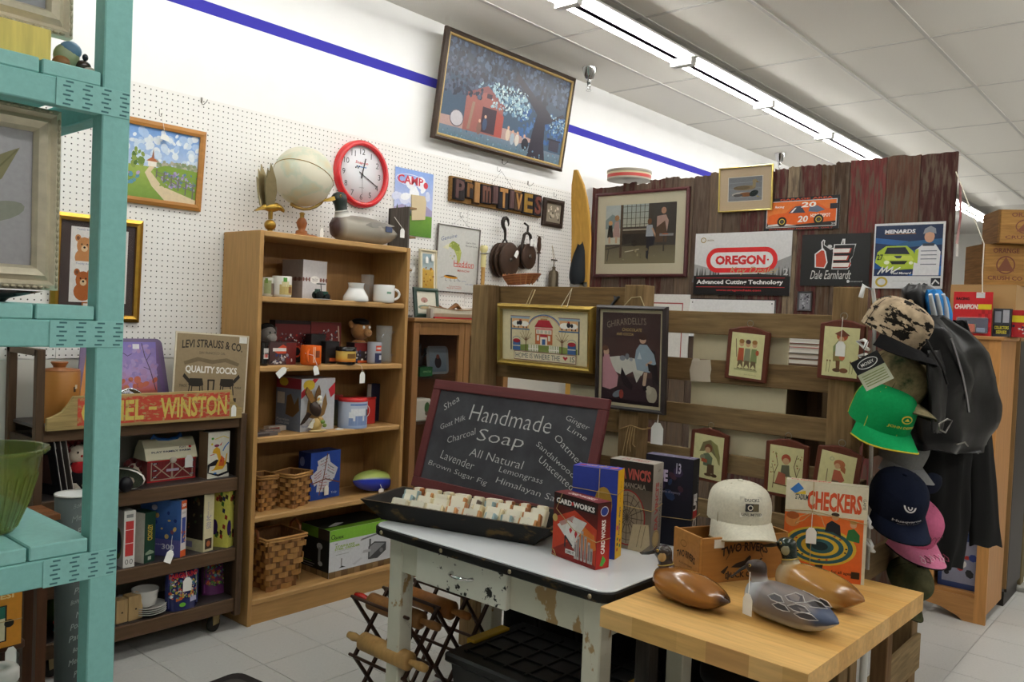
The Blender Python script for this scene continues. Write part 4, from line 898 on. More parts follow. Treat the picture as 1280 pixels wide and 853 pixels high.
def art_choc(a):
    a.R(0,0,1,1,'#3d2e33','#4a3433');a.R(.0,.3,1,.72,'#553a38','#4d3533');a.T("GHIRARDELLI'S",.42,.885,.68,.075,'#8f8070',arc=.02,rot=.1);a.T('CHOCOLATE',.52,.815,.34,.035,'#b59a62',bold=.02,shear=.1);a.T('AND COCOA',.4,.765,.3,.03,'#b59a62',bold=.02,shear=.1)
    a.P([(.62,.62),(.92,.6),(.96,.3),(.9,.2),(.86,.42),(.65,.45)],'#2f2426');a.P([(.12,.5),(.3,.52),(.62,.5),(.78,.42),(.7,.32),(.55,.36),(.4,.3),(.2,.36)],'#d9d6cc');a.P([(.55,.36),(.62,.24),(.7,.34)],'#cfccc0')
    a.P([(.6,.6),(.66,.66),(.78,.66),(.9,.56),(.94,.46),(.84,.42),(.84,.36),(.62,.38),(.58,.5)],'#9aaab8');a.D(.71,.71,.055,.04,'#c9a48c');a.D(.71,.745,.075,.035,'#4a3028');a.P([(.62,.5),(.66,.58),(.7,.5)],'#c9d0d6');a.L([(.86,.48),(.78,.44)],.035,'#c9a48c');a.P([(.72,.22),(.74,.36),(.8,.36),(.77,.2)],'#c8a890')
    a.P([(.02,.16),(.02,.5),(.14,.5),(.2,.4),(.3,.3),(.28,.18),(.16,.14)],'#c58f98');a.D(.08,.56,.05,.045,'#c9a48c');a.D(.06,.6,.055,.03,'#6a4434');a.R(.04,.5,.14,.53,'#c58f98')
    a.D(.37,.5,.05,.03,'#8d9098');a.D(.45,.52,.035,.035,'#7d8088');a.D(.52,.49,.03,.02,'#a9abb0');a.P([(.36,.4),(.44,.3),(.56,.2),(.54,.15),(.4,.2),(.34,.3)],'#2a2023');a.D(.3,.1,.1,.035,'#7d8790',rot=.4);a.D(.36,.1,.04,.05,'#a0483e');a.D(.88,.12,.09,.09,'#b5ab98');a.D(.83,.17,.05,.05,'#c2b8a4');a.R(0,0,1,.04,'#2d2326');a.P([(.8,.46),(.96,.44),(.99,.24),(.95,.24),(.93,.36),(.82,.38)],'#2b2022');a.P([(.72,.2),(.78,.22),(.8,.17),(.74,.16)],'#1f191b')
t=picture('framed_chocolate_advert','tall dark-framed vintage chocolate advertisement with two girls at a tea table','picture','X',PF,(748.8,382.5,836.5,514),.022,.015,'#2c2424','satin',.012,'#cbbf9e',art_choc,lean=math.radians(2.5),pane=True,pm='glossprint')
q=MB();q.tube([(-.05,.0,t['h']-.01),(-.02,.02,t['h']+.03),(.02,.02,t['h']+.035),(.055,0,t['h']-.01)],.002,'#b3a27c',5);q.build('hanging_twine',t,'cloth')
def hummel(k):
    def f(a):
        a.R(0,0,1,1,'#d8d39e');B='#5a3f28';O='#b0583a';G='#7f8a5a'
        if k==0:
            for x,c in((.32,O),(.52,'#8a8a70'),(.72,G)):a.P([(x-.1,.35),(x-.08,.66),(x+.08,.66),(x+.1,.35)],c);a.D(x,.76,.075,.07,'#c9a27c');a.D(x,.81,.08,.05,'#a0713f' if x!=.52 else '#5a4038');a.P([(x-.09,.2),(x-.07,.38),(x+.07,.38),(x+.09,.2),(x,.3)],'#6d5a40');a.D(x-.05,.19,.05,.02,B);a.D(x+.05,.19,.05,.02,B)
            a.L([(.2,.45),(.14,.85)],.02,B);a.D(.82,.58,.05,.06,O);a.R(.15,.15,.85,.19,'#a9a878');a.T('Saturday Parade',.66,.07,.36,.02,'#6a6a50',shear=.2)
        elif k==1:
            a.P([(.3,.3),(.28,.6),(.42,.74),(.56,.6),(.58,.32)],G);a.D(.52,.82,.16,.1,O);a.P([(.3,.86),(.52,.95),(.74,.84),(.5,.8)],'#7a4a38');a.D(.5,.75,.08,.06,'#c9a27c');a.P([(.3,.32),(.3,.5),(.5,.5),(.48,.32)],'#8a7a4a');a.D(.55,.4,.08,.07,'#c06a4a');a.P([(.4,.14),(.38,.32),(.5,.32),(.5,.14)],'#6d4a30');a.D(.42,.13,.12,.04,B);a.D(.62,.13,.12,.05,'#7a4f34')
            for x in(.12,.2,.78,.86):a.L([(x,.08),(x+.02,.3)],.012,'#6f6a40');a.D(x+.02,.31,.025,.02,'#7a5a3a',8)
        elif k==2:
            a.P([(.2,.6),(.3,.82),(.55,.9),(.8,.8),(.9,.55),(.92,.35),(.8,.5),(.65,.6),(.5,.68),(.35,.62)],'#7d7550');a.P([(.55,.9),(.8,.8),(.92,.4),(.88,.36),(.7,.66)],'#94905a');a.D(.5,.7,.13,.1,'#7a4a34');a.D(.48,.66,.09,.07,'#c9a27c');a.P([(.36,.3),(.34,.56),(.5,.6),(.66,.5),(.64,.28)],'#66735a');a.D(.32,.48,.09,.06,'#8a8a70');a.P([(.28,.38),(.3,.46),(.48,.44),(.48,.36)],O);a.P([(.5,.12),(.5,.34),(.72,.34),(.74,.14)],'#5a4430');a.D(.55,.1,.14,.035,B);a.D(.75,.1,.1,.04,'#4a3524')
        elif k==3:
            for x0,s_ in((.14,1),(.86,-1)):a.L([(x0,.1),(x0+.03*s_,.4),(x0+.12*s_,.6),(x0+.04*s_,.85)],.02,B);a.L([(x0+.03*s_,.4),(x0-.06*s_,.6)],.014,B);a.B(8,x0-.09,.3,x0+.09,.85,.02,.035,['#8f8a4a','#a0603f'],3+s_)
            a.D(.5,.74,.14,.1,'#b0503a');a.D(.5,.69,.1,.07,'#c9a27c');a.P([(.34,.36),(.38,.6),(.6,.62),(.64,.38)],'#6a6a55');a.P([(.2,.2),(.3,.46),(.5,.42),(.52,.2)],'#a8604a');a.L([(.15,.2),(.8,.17)],.03,B);a.D(.66,.3,.06,.1,'#6a5a40')
        else:
            a.D(.55,.78,.16,.09,'#a9643f');a.P([(.62,.84),(.74,.7),(.74,.6),(.6,.66)],'#a0603c');a.D(.5,.73,.08,.06,'#c9a27c');a.P([(.4,.36),(.42,.64),(.6,.64),(.76,.46),(.6,.34)],'#b0604a');a.L([(.26,.1),(.24,.62)],.02,B);a.P([(.38,.24),(.42,.42),(.6,.42),(.64,.24)],'#6d5a48');a.R(.44,.1,.5,.26,'#c9a27c');a.R(.55,.1,.61,.26,'#c9a27c');a.O(.32,.86,.06,.04,.015,'#9aa890');a.B(8,.1,.05,.9,.14,.02,.04,['#8a8a55','#6f6a40'],3)
    return f
def plaque(rect,k,label,tilt,ply):
    loc,w,h,r=span('X',ply,*rect);t=thing('wooden_plaque',label,'plaque',loc,r,math.radians(2),tilt,'arched wooden plaques on the pallet')
    P=[(-w/2,0),(w/2,0),(w/2,h*.93),(w*.38,h*.945),(w*.2,h*.99),(0,h*1.01),(-w*.2,h*.99),(-w*.38,h*.945),(-w/2,h*.93)]
    MB().prism(P,-.016,-.001,'#5f2f20').build('board',t,'woodz',bevel=.003)
    g=MB();hummel(k)(Art(g,-w*.39,h*.06,w*.78,h*.82,-.0165));g.build('print',t,'glossprint')
    q=MB();q.tube([(.011*math.cos(a),-.01,h+.012+.011*math.sin(a))for a in[2*PI*i/14 for i in range(14)]],.0013,'#8d8676',5,closed=True);q.tube([(0,-.008,h-.005),(0,-.008,h+.004)],.002,'#8d8676',5);q.build('hanging_ring',t,'metal')
    return t,w,h
plaque((909,408.5,961,476),0,'arched wooden plaque of three singing children on the upper rail',math.radians(3.5),PLX+.038)
t,w,h=plaque((1024.5,400,1081,475.5),1,'arched wooden plaque of a child with basket and a white price tag',math.radians(2),PLX-.045);price_tag(t,0,-.02,h*.4,.03,.048,string=[(0,-.022,h*.4+.045),(.0,-.02,h+.01)])
plaque((863.5,535,910.5,602),2,'arched wooden plaque of a child under an umbrella, next to the black game box',math.radians(3),PLX+.038)
plaque((957.5,548.5,1011.5,622),3,'arched wooden plaque of a girl in an apple tree above the checkers box',math.radians(1.5),PLX+.038)
plaque((1015.5,556,1072,628),4,'arched wooden plaque of a boy with a walking stick, tilted by the corner post',math.radians(7),PLX-.045)
def art_cream(a):a.R(0,0,1,1,'#d6ccb0')
for i,(rect,lb)in enumerate((((864,402,983,592),'large blank cream board behind the right-hand pallet slats'),((712,440,775,590),'blank cream board behind the slats under the house sampler'))):
    loc,w,h,r=span('X',PLX+.075,*rect);t=thing('cream_board',lb,'board',(loc[0],loc[1],loc[2]),r)
    MB().box(-w/2,w/2,-.004,.004,0,h,'#cfc4a4').build('sheet',t,'paper',bevel=.001);MB().box(-.06,-.045,.004,.01,h*.2,h*.25,'#a99b7c').build('hanger_tab',t,'paper')
loc,w,h,r=span('X',PLX-.0,819,528,834,555);t=thing('hang_tag','white price tag hanging below the chocolate advertisement','tag',(PLX-.03,loc[1],loc[2]),FX);price_tag(t,0,0,0,w,h,name='card');q=MB();q.tube([(0,0,h*.95),(.001,.005,h+.05)],.002,'#ece8de',5);q.build('string',t,'cloth')
loc,w,h,r=span('X',PLX+.04,862,449,889,478);t=thing('masking_tape','strip of torn pale tape stuck on the middle pallet rail','tape',(PLX+.0405,loc[1],loc[2]),FX);MB().prism([(-w*.42,0),(w*.5,.004),(w*.46,h*.3),(w*.5,h*.6),(w*.44,h),(-w*.05,h*.97),(-w*.4,h*.9),(-w*.5,h*.5)],-.001,0,'#c4b7a4').build('strip',t,'paper');MB().prism([(-w*.42,h*.86),(-w*.05,h*.9),(-w*.05,h*1.0),(-w*.35,h*1.02)],-.0018,-.001,'#cdc2b2').build('folded_end',t,'paper')
loc,w,h,r=span('X',PLX+.02,760,366,775,385);t=thing('spring_clamp','small dark spring clip gripping the pallet rail above the chocolate advertisement','clamp',(PLX+.035,loc[1],loc[2]),FX)
q=MB();q.bar((-.03,0,.0),(.02,-.012,.045),.012,.006,'#3a3d42');q.build('jaw',t,'plastic');q=MB();q.bar((.0,-.004,.03),(-.02,.02,.06),.012,.006,'#3a3d42');q.build('handle',t,'plastic')
q=MB();
t=thing('twine_bundle','loop of frayed twine tied round the middle pallet post','twine',(PLX,onX(797,535,PLX)[0],1.08),FX)
q.tube([(-.05,-.046,.0),(0,-.05,.02),(.05,-.046,.01),(.05,.03,.01),(-.05,.03,.0)],.002,'#a98d5f',5,closed=True);q.build('loop',t,'cloth')
for k in range(4):q=MB();q.tube([(.01*k-.01,-.05,.015),(.012*k-.02,-.056,-.05),(.02*k-.035,-.05,-.12+.02*k)],.0015,'#b39a6b',5);q.build('strand',t,'cloth')
def stand_behind():
    x=3.55;y1=onX(978,440,x)[0];y0=onX(1040,440,x)[0];zt=onX(1000,456,x)[1]
    t=thing('book_stand','dark wooden stand of stacked magazines seen through the pallet slats','stand',(x,y1,0),FX);w=y1-y0
    MB().box(0,w,0,.25,zt-.03,zt,'#4a3a2a').build('top',t,'darkx');
    for a in(0,w-.03):MB().box(a,a+.03,0,.25,0,zt-.03,'#43331f').build('leg_panel',t,'darkz')
    MB().box(0,w,.24,.25,.3,zt-.03,'#4a3626').build('back_panel',t,'darkz')
    R=random.Random(6);z=zt
    for k in range(5):
        h=R.uniform(.018,.026);b=thing('magazine',['lowest brown','second grey','third white','fourth red-edged','topmost white'][k]+' magazine in the stack behind the slats','magazine',(x+.02+.01*(k%2),y1-w*.47+.01*(k%3),z),FX,group='magazines behind the slats')
        ww=w*.84;MB().box(-ww/2,ww/2,0,.2,.003,h-.003,'#dedad0').build('pages',b,'paper');q=MB().box(-ww/2-.002,ww/2+.002,-.002,.2,0,.003,['#6d4a34','#8d8a84','#d8d6d0','#a5483a','#e5e3dd'][k]);q.box(-ww/2-.002,ww/2+.002,-.002,.2,h-.003,h,['#6d4a34','#8d8a84','#d8d6d0','#a5483a','#e5e3dd'][k]);q.build('cover',b,'satin');z+=h+.0005
stand_behind()
# ================================================================ shared builders for shelf goods
def shelfpos(z,x0,x1,ytop,Yv):
    ym=ytop+10;a=onY(x0,ym,Yv)[0];b=onY(x1,ym,Yv)[0]
    return(a+b)/2,abs(b-a),onY((x0+x1)/2,ytop,Yv)[1]-z
def mug(name,label,loc,r,h,col,handle=None,prints=None,inside=None,m='gloss',prof=None,rz=0.0,group=None,cat='mug'):
    t=thing(name,label,cat,loc,rz,group=group)
    pr=prof or[(r*.82,0),(r*.97,.004),(r,.015),(r,h-.003),(r*.985,h)]
    cc=col if isinstance(col,list)else[col]*len(pr)
    MB().lathe(pr,cc,28,cap=False).lathe([(.001,.002),(pr[0][0],.0)],cc[0],28,cap=False).lathe([(pr[-1][0],h),(pr[-1][0]-.004,h-.001),(pr[-1][0]-.005,h*.5),(r*.8,.008),(.001,.007)],inside or cc[-1],28,cap=False).build('body',t,m)
    if handle is not None:
        a=handle;pts=[]
        for k in range(9):
            th=-PI/2+PI*k/8;d=r-.003+.7*r*math.cos(th);pts.append((d*math.cos(a),d*math.sin(a),h*.5+h*.3*math.sin(th)))
        MB().tube(pts,r*.13,cc[len(cc)//2],8).build('handle',t,m)
    if prints:
        for(a,w,z0,z1,c)in prints:
            g=MB();n=6;V=[];F=[]
            for k in range(n+1):
                th=a-w/2+w*k/n;V+=[((r+.0006)*math.cos(th),(r+.0006)*math.sin(th),h*z0),((r+.0006)*math.cos(th),(r+.0006)*math.sin(th),h*z1)]
            for k in range(n):F.append((2*k,2*k+2,2*k+3,2*k+1))
            g.add(V,F,c);g.build('decal',t,'print')
    return t
def decoy(name,label,loc,rz,L,fn,headcol,billcol,hp=None,head_turn=0.0,head_s=1.0,lowhead=False,m='satin',group=None,tag_at=None,ring=None,head2=None,dip=0.0,eye='#1a1410',wings=None):
    """a carved duck: +x is forward, base on z = 0; fn(u, v) gives the body colour, u 0 tail..1 breast, v 0 belly..1 back"""
    t=thing(name,label,'duck decoy',loc,rz,group=group)
    S=[(-.50,.52,.02,.012),(-.44,.50,.10,.05),(-.36,.45,.22,.12),(-.25,.41,.32,.2),(-.1,.39,.38,.24),(.08,.38,.39,.25),(.22,.37,.36,.24),(.34,.36,.28,.22),(.43,.34,.18,.15),(.485,.33,.06,.05)]
    rings=[];cols=[];n=20;prof={}
    top=[.20,.235,.29,.345,.385,.40,.40,.385,.345,.27];bot=[.175,.13,.07,.02,0,0,.0,.02,.07,.2];wid=[.02,.09,.15,.195,.22,.225,.215,.175,.12,.04]
    xs=[-.5,-.45,-.37,-.26,-.12,.04,.2,.33,.42,.47]
    for i in range(10):
        R=[]
        for k in range(n):
            a=2*PI*k/n;cy=math.cos(a);sz=math.sin(a)
            w_=wid[i]*L*(abs(cy)**.85)*(1 if cy>=0 else-1);zc=(top[i]*.5+bot[i]*.5)*L;hz=(top[i]-bot[i])/2*L
            z=zc+hz*sz
            if z<.004*L:z=0
            R.append((xs[i]*L,w_,z*.86))
            cols.append(fn((xs[i]+.5)/.97,(sz+1)/2))
        rings.append(R)
    MB().loft(rings,cols).build('body',t,m)
    if wings:
        for sgn in(-1,1):
            for k,(c0,zz)in enumerate(wings):
                q=MB();P=[(-.36+.02*k,.30-.05*k),(-.2+.03*k,.33-.06*k),(.02,.31-.05*k),(.12,.26-.03*k),(.02,.23-.05*k),(-.18,.25-.07*k)]
                V=[]
                for x,z in P:
                    f=min(1,max(0,(x+.5)/.97));i=min(8,int(f*9));wv=.225*(1-abs(x)*.7)
                    V.append((x*L,sgn*(wv*math.sqrt(max(.05,1-((z-.2)/.22)**2))+.012)*L,z*.86*L))
                F=[tuple(range(6))if sgn<0 else tuple(range(5,-1,-1))]
                q.add(V,F,c0);q.build('wing_feathers',t,m)
    hx,hz=(.33,.60)if not lowhead else(.36,.5)
    hx-=dip*.0
    q=MB();q.M=Matrix.Translation((.30*L,0,.30*L))@Matrix.Rotation(head_turn,4,'Z')@Matrix.Translation((-.30*L,0,-.30*L))
    def ringat(x,z,rx,ry,tilt):
        return[(x*L+rx*L*math.cos(a)*math.cos(tilt),ry*L*math.sin(a),z*L-rx*L*math.cos(a)*math.sin(tilt))for a in[2*PI*k/14 for k in range(14)]]
    R=[ringat(.30,.26,.13,.12,.2),ringat(.32,.34,.10,.085,.25),ringat(.335,.40,.08,.068,.2),ringat(.35,.455,.085,.07,.1),ringat(.37,.50,.105,.08,0),ringat(.375,.545,.105,.082,0),ringat(.37,.585,.085,.068,0),ringat(.36,.61,.045,.035,0)]
    hc=headcol if isinstance(headcol,list)else[headcol]*8
    MB_=q;MB_.loft([[(x,y,z*head_s)for x,y,z in r_]for r_ in R],hc);hd=q.build('head',t,m)
    q=MB();q.M=Matrix.Translation((.30*L,0,.30*L))@Matrix.Rotation(head_turn,4,'Z')@Matrix.Translation((-.30*L,0,-.30*L))
    bl=[[(x*L,y*L,z*L*head_s)for x,y,z in rr_]for rr_ in(
        [(.455,-.04,.50),(.455,.04,.50),(.45,.03,.555),(.45,-.03,.555)],[(.52,-.045,.475-dip*.3),(.52,.045,.475-dip*.3),(.52,.03,.52-dip*.3),(.52,-.03,.52-dip*.3)],[(.60,-.05,.462-dip),(.60,.05,.462-dip),(.60,.03,.485-dip),(.60,-.03,.485-dip)],[(.635,-.02,.465-dip*1.2),(.635,.02,.465-dip*1.2),(.635,.015,.475-dip*1.2),(.635,-.015,.475-dip*1.2)])]
    q.loft(bl,billcol,smooth=False);q.build('bill',hd,m,bevel=.002)
    for s_ in(-1,1):
        q=MB();q.M=Matrix.Translation((.30*L,0,.30*L))@Matrix.Rotation(head_turn,4,'Z')@Matrix.Translation((-.30*L,0,-.30*L));q.ell((.41*L,s_*.074*L,.555*L*head_s),(.016*L,.008*L,.016*L),'#c9a24a',10,6);q.ell((.412*L,s_*.079*L,.555*L*head_s),(.010*L,.006*L,.010*L),eye,8,6);q.build('eye',hd,'gloss')
    if head2:
        for s_ in(-1,1):
            q=MB();q.M=Matrix.Translation((.30*L,0,.30*L))@Matrix.Rotation(head_turn,4,'Z')@Matrix.Translation((-.30*L,0,-.30*L));q.ell((.36*L,s_*.064*L,.49*L*head_s),(.05*L,.022*L,.06*L),head2,12,8);q.build('cheek_patch',hd,m)
    if ring:
        q=MB();q.M=Matrix.Translation((.30*L,0,.30*L))@Matrix.Rotation(head_turn,4,'Z')@Matrix.Translation((-.30*L,0,-.30*L));q.tube([(.333*L+.085*L*math.cos(a),.073*L*math.sin(a),.385*L*head_s-.02*L*math.cos(a))for a in[2*PI*k/16 for k in range(16)]],.007*L,ring,6,closed=True);q.build('neck_ring',t,m)
    return t
def basket(name,label,loc,rz,w0,w1,d0,d1,h,rows,handles=False,group=None,c=('#a27339','#98693a','#ab7d45')):
    """square woven splint basket: every visible splint is a short bowed strip"""
    t=thing(name,label,'basket',loc,rz,group=group);R=random.Random(h)
    MB().box(-w0/2+.004,w0/2-.004,-d0/2+.004,d0/2-.004,.002,.006,'#7a5228').build('bottom',t,'wicker')
    q=MB();e=.006
    q.loft([[(-w0/2+e,-d0/2+e,.004),(w0/2-e,-d0/2+e,.004),(w0/2-e,d0/2-e,.004),(-w0/2+e,d0/2-e,.004)],[(-w1/2+e,-d1/2+e,h-.004),(w1/2-e,-d1/2+e,h-.004),(w1/2-e,d1/2-e,h-.004),(-w1/2+e,d1/2-e,h-.004)]],'#7d5630',smooth=False,cap=False);q.build('lining',t,'wicker')
    ncol=max(5,int(w1/.03));k=0;proto={}
    for r_ in range(rows):
        f=(r_+.5)/rows;w=w0+(w1-w0)*f;d=d0+(d1-d0)*f;z=h*.97*f;sh=h*.97/rows
        for side in range(4):
            ln=w if side%2==0 else d;off=d if side%2==0 else w;n_=max(4,int(ln/.034));s_=ln/n_
            for i in range(n_):
                if(i+r_+side)%2:continue
                q=MB();a=-s_*.72;b=s_*.72
                q.loft([[(a,.002,-sh*.44),(a,.002,sh*.44),(a,.005,sh*.44),(a,.005,-sh*.44)],[(0,-.007,-sh*.44),(0,-.007,sh*.44),(0,-.003,sh*.44),(0,-.003,-sh*.44)],[(b,.002,-sh*.44),(b,.002,sh*.44),(b,.005,sh*.44),(b,.005,-sh*.44)]],R.choice(c),smooth=False)
                an=side*PI/2;x=-ln/2+s_*(i+.5);M=Matrix.Rotation(an,4,'Z')@Matrix.Translation((x,-off/2+.002,z))
                if k>=280:continue
                k+=1;o=q.build('splint',t,'wicker');o.matrix_local=M
    for zz,rr in((h-.006,.006),(h-.018,.005)):
        q=MB();q.tube([(-w1/2,-d1/2,zz),(0,-d1/2-.003,zz),(w1/2,-d1/2,zz),(w1/2+.003,0,zz),(w1/2,d1/2,zz),(0,d1/2+.003,zz),(-w1/2,d1/2,zz),(-w1/2-.003,0,zz)],rr,'#b98a4e',6,closed=True);q.build('rim',t,'wicker')
    if handles:
        for s_ in(-1,1):q=MB();q.tube([(s_*(w1/2+.004),-.04,h-.03),(s_*(w1/2+.007),-.038,h+.02),(s_*(w1/2+.007),0,h+.045),(s_*(w1/2+.007),.038,h+.02),(s_*(w1/2+.004),.04,h-.03)],.007,'#8a4f26',8);q.build('handle',t,'satin')
    return t
# ================================================================ on top of the oak bookcase
BT=1.845
def brass_eagle():
    X_,w,h=shelfpos(BT,327,356,222,3.52)
    t=thing('brass_eagle','brass eagle with raised wings on a ball, at the left end of the bookcase top','figurine',(X_-.01,3.52,BT),-.15)
    MB().lathe([(.03,0),(.03,.006),(.012,.012),(.012,.018)],'#9a7a35',18).build('foot',t,'brass');MB().ell((0,0,.042),(.028,.028,.027),'#9a7a35').build('ball',t,'brass')
    q=MB();q.tube([(-.055,0,.115),(-.03,0,.125),(0,0,.125),(.03,0,.132),(.05,0,.13),(.065,0,.118),(.068,0,.11)],[.008,.015,.024,.021,.013,.009,.002],'#a5853c',10);q.tube([(0,.008,.115),(0,.006,.07)],.008,'#9a7a35',6);q.tube([(0,-.008,.115),(0,-.006,.07)],.008,'#9a7a35',6);q.build('body',t,'brass')
    q=MB();q.prism([(-.08,.105),(-.045,.13),(-.03,.115),(-.075,.1)],-.012,.012,'#8d7035');q.build('tail',t,'brass')
    for s_,dx in((-1,-.01),(1,-.03)):
        q=MB();P=[(-.02,.13),(.02,.14),(.03,.2),(.02,.26),(.0,.31),(-.012,.335),(-.016,.29),(-.026,.31),(-.028,.26),(-.036,.27),(-.032,.2)]
        q.M=Matrix.Translation((dx,s_*.012,0))@Matrix.Translation((0,0,.13))@Matrix.Rotation(-s_*.1,4,'X')@Matrix.Translation((0,0,-.13));q.prism(P,-.005,.005,'#8a7d5e');q.build('wing',t,'brass',bevel=.002)
brass_eagle()
def globe():
    m=bpy.data.materials.new('globe_map');m.use_nodes=True;N=m.node_tree.nodes;L=m.node_tree.links;b=N['Principled BSDF']
    tc=N.new('ShaderNodeTexCoord');n=N.new('ShaderNodeTexNoise');n.inputs['Scale'].default_value=9;n.inputs['Detail'].default_value=5;L.new(tc.outputs['Object'],n.inputs['Vector'])
    r=N.new('ShaderNodeValToRGB');e=r.color_ramp.elements;e[0].position=.5;e[0].color=(*rgb('#d8d2bc'),1);e[1].position=.56;e[1].color=(*rgb('#c6cbb6'),1);e2=e.new(.66);e2.color=(*rgb('#cfc6a6'),1)
    L.new(n.outputs[0],r.inputs[0]);L.new(r.outputs[0],b.inputs['Base Color']);b.inputs['Roughness'].default_value=.4;MATS['globe_map']=m
    Y_=3.54;a=onY(338,220,Y_)[0];b_=onY(418,220,Y_)[0];R_=.148;zc=onY(379,221,Y_)[1];X_=(a+b_)/2
    t=thing('desk_globe','antique cream desk globe on turned wooden stand with brass meridian','globe',(X_,Y_,BT));zc-=BT
    q=MB();q.lathe([(.085,0),(.085,.008),(.075,.014),(.03,.018),(.028,.034),(.016,.04),(.022,.055),(.027,.075),(.02,.092),(.012,.1)],'#8a5026',22);q.build('stand',t,'woodz')
    MB().lathe([(.011,.1),(.011,.118),(.016,.12),(.008,.128)],'#a98f52',12).build('collar',t,'brass')
    M=Matrix.Translation((0,0,zc))@Matrix.Rotation(math.radians(-16),4,'Y')@Matrix.Rotation(math.radians(-14),4,'X')
    q=MB();q.M=M;q.ell((0,0,0),(R_,R_,R_),'#ddd',40,24);s=q.build('sphere',t,'globe_map')
    q=MB();q.M=M@Matrix.Rotation(math.radians(38),4,'Y');q.tube([((R_+.0005)*math.cos(a),(R_+.0005)*math.sin(a),0)for a in[2*PI*k/48 for k in range(48)]],.0018,'#a5823c',5,closed=True);q.build('equator_band',s,'brass')
    ax=M@Vector((0,0,1))-M@Vector((0,0,0))
    q=MB();pts=[]
    for k in range(13):
        an=-PI*.62+PI*1.02*k/12;pts.append(((R_+.012)*math.cos(an-.62),0,zc+(R_+.012)*math.sin(an-.62+.0)))
    q.tube([((R_+.012)*math.sin(x),0,zc-(R_+.012)*math.cos(x))for x in[-.45+k*.24 for k in range(12)]],.005,'#a98f52',6,flat=1.8);q.build('meridian_arm',t,'brass')
    price_tag(t,.1,-.03,.004,.03,.055,rot=(0,0,.3))
globe()
X_,w,h=shelfpos(BT,405,500,255,3.50)
def mall(u,v):
    if u>.86:return '#43302e'
    if u<.12:return '#2a2c2e'
    if v>.78 and u<.75:return '#7a746b'
    return '#938c80' if(int(u*40)+int(v*13))%2 else '#9f988b'
d=decoy('mallard_decoy','grey-bodied mallard drake decoy with dark green head on top of the bookcase',(X_+.005,3.50,BT),PI-.12,.42,mall,['#ddd','#d9d6cf','#222b27','#1f2a26','#1f2a26','#222c28','#222c28','#222c28'],'#b9962f',wings=[('#6f6a62',0)],ring='#dcdad2',head_turn=.15)
MB().prism([(-.02,.07),(.02,.072),(.02,.1),(-.02,.098)],-.003,.003,'#3d4a6a').build('speculum',d,'satin',loc=(-.1,.088,-.0),rot=(0,0,0));price_tag(d,-.185,.09,.05,.028,.05,rot=(0,0,PI),string=[(-.185,.09,.1),(-.15,.06,.16)])
def display_box():
    x0=onY(512,280,3.5)[0];x0=3.075
    t=thing('shadow_shelf','narrow dark wooden display shelf with curved side standing on the glazed cabinet','shelf',(x0+.06,3.50,1.47))
    H=onY(508,258,3.5)[1]-1.47;c='#57524d'
    MB().box(0,.012,0,.17,0,H,c).build('side_panel',t,'roughz');MB().prism([(0,0),(.06,0),(.075,H*.35),(.065,H*.7),(.045,H),(0,H)],.155,.165,'#2f2a27').build('back_panel',t,'roughz')
    for z in(.0,H*.42,H*.72,H-.01):MB().box(.012,.06,.0,.155,z,z+.01,'#8a6a44' if z else c).build('ledge',t,'woodx')
    b=thing('mini_bottle','tiny white ceramic bottle with tag on the narrow dark display shelf','bottle',(x0+.095,3.53,1.47+H*.42+.0105));MB().lathe([(.016,0),(.018,.02),(.016,.05),(.008,.06),(.008,.075),(.011,.077)],'#d9dade',14).build('body',b,'gloss');price_tag(b,.01,-.03,-.02,.016,.04,rot=(0,.4,0))
display_box()
# ================================================================ bookcase shelf 1 (top)
z=SHELF[0]
X_,w,h=shelfpos(z,323.5,341,347,3.46);mug('coffee_mug','pale green printed mug at the left end of the top bookcase shelf',(X_,3.46,z),w*.48,h,'#cfcfc2',prints=[(-PI/2-.3,1.0,.15,.85,'#8d9468'),(-PI/2+.5,.7,.1,.7,'#6d5a4c'),(-PI/2-.5,.35,.7,.95,'#5f7f2c')])
X_,w,h=shelfpos(z,341,363.5,345.5,3.44);mug('coffee_mug','white tractor-print mug second from the left on the top bookcase shelf',(X_,3.44,z),w*.47,h,'#e6e4dc',prints=[(-PI/2,1.6,.12,.6,'#b9a468'),(-PI/2-.2,.8,.5,.75,'#cfc49a'),(-PI/2-.25,.4,.72,.93,'#4f8a3a'),(-PI/2+.4,.5,.2,.5,'#8a5f3a')])
X_,w,h=shelfpos(z,376.5,411,326,3.47)
def f_box(a):a.R(0,0,1,1,'#cfc9c8');a.R(0,.48,1,.52,'#a58f80');[a.R(.12*k,.45,.12*k+.06,.55,'#7a4a42')for k in range(9)if k not in(3,4,5)];a.D(.5,.5,.2,.1,'#efeae4');a.T('TRACTOR',.5,.51,.26,.04,'#6d4a44');a.T('1938 Model',.5,.47,.2,.03,'#6d4a44')
def l_box(a):a.R(0,0,1,1,'#8d807a');a.R(0,.46,1,.53,'#7a5a50');[a.R(.2*k,.45,.2*k+.1,.55,'#5a3a34')for k in range(5)]
carton('gift_box','square silvery white box on the top bookcase shelf','box',(X_,3.47,z),.12,w*.95,.15,h,'#c9c4c2',f_box,left=l_box)
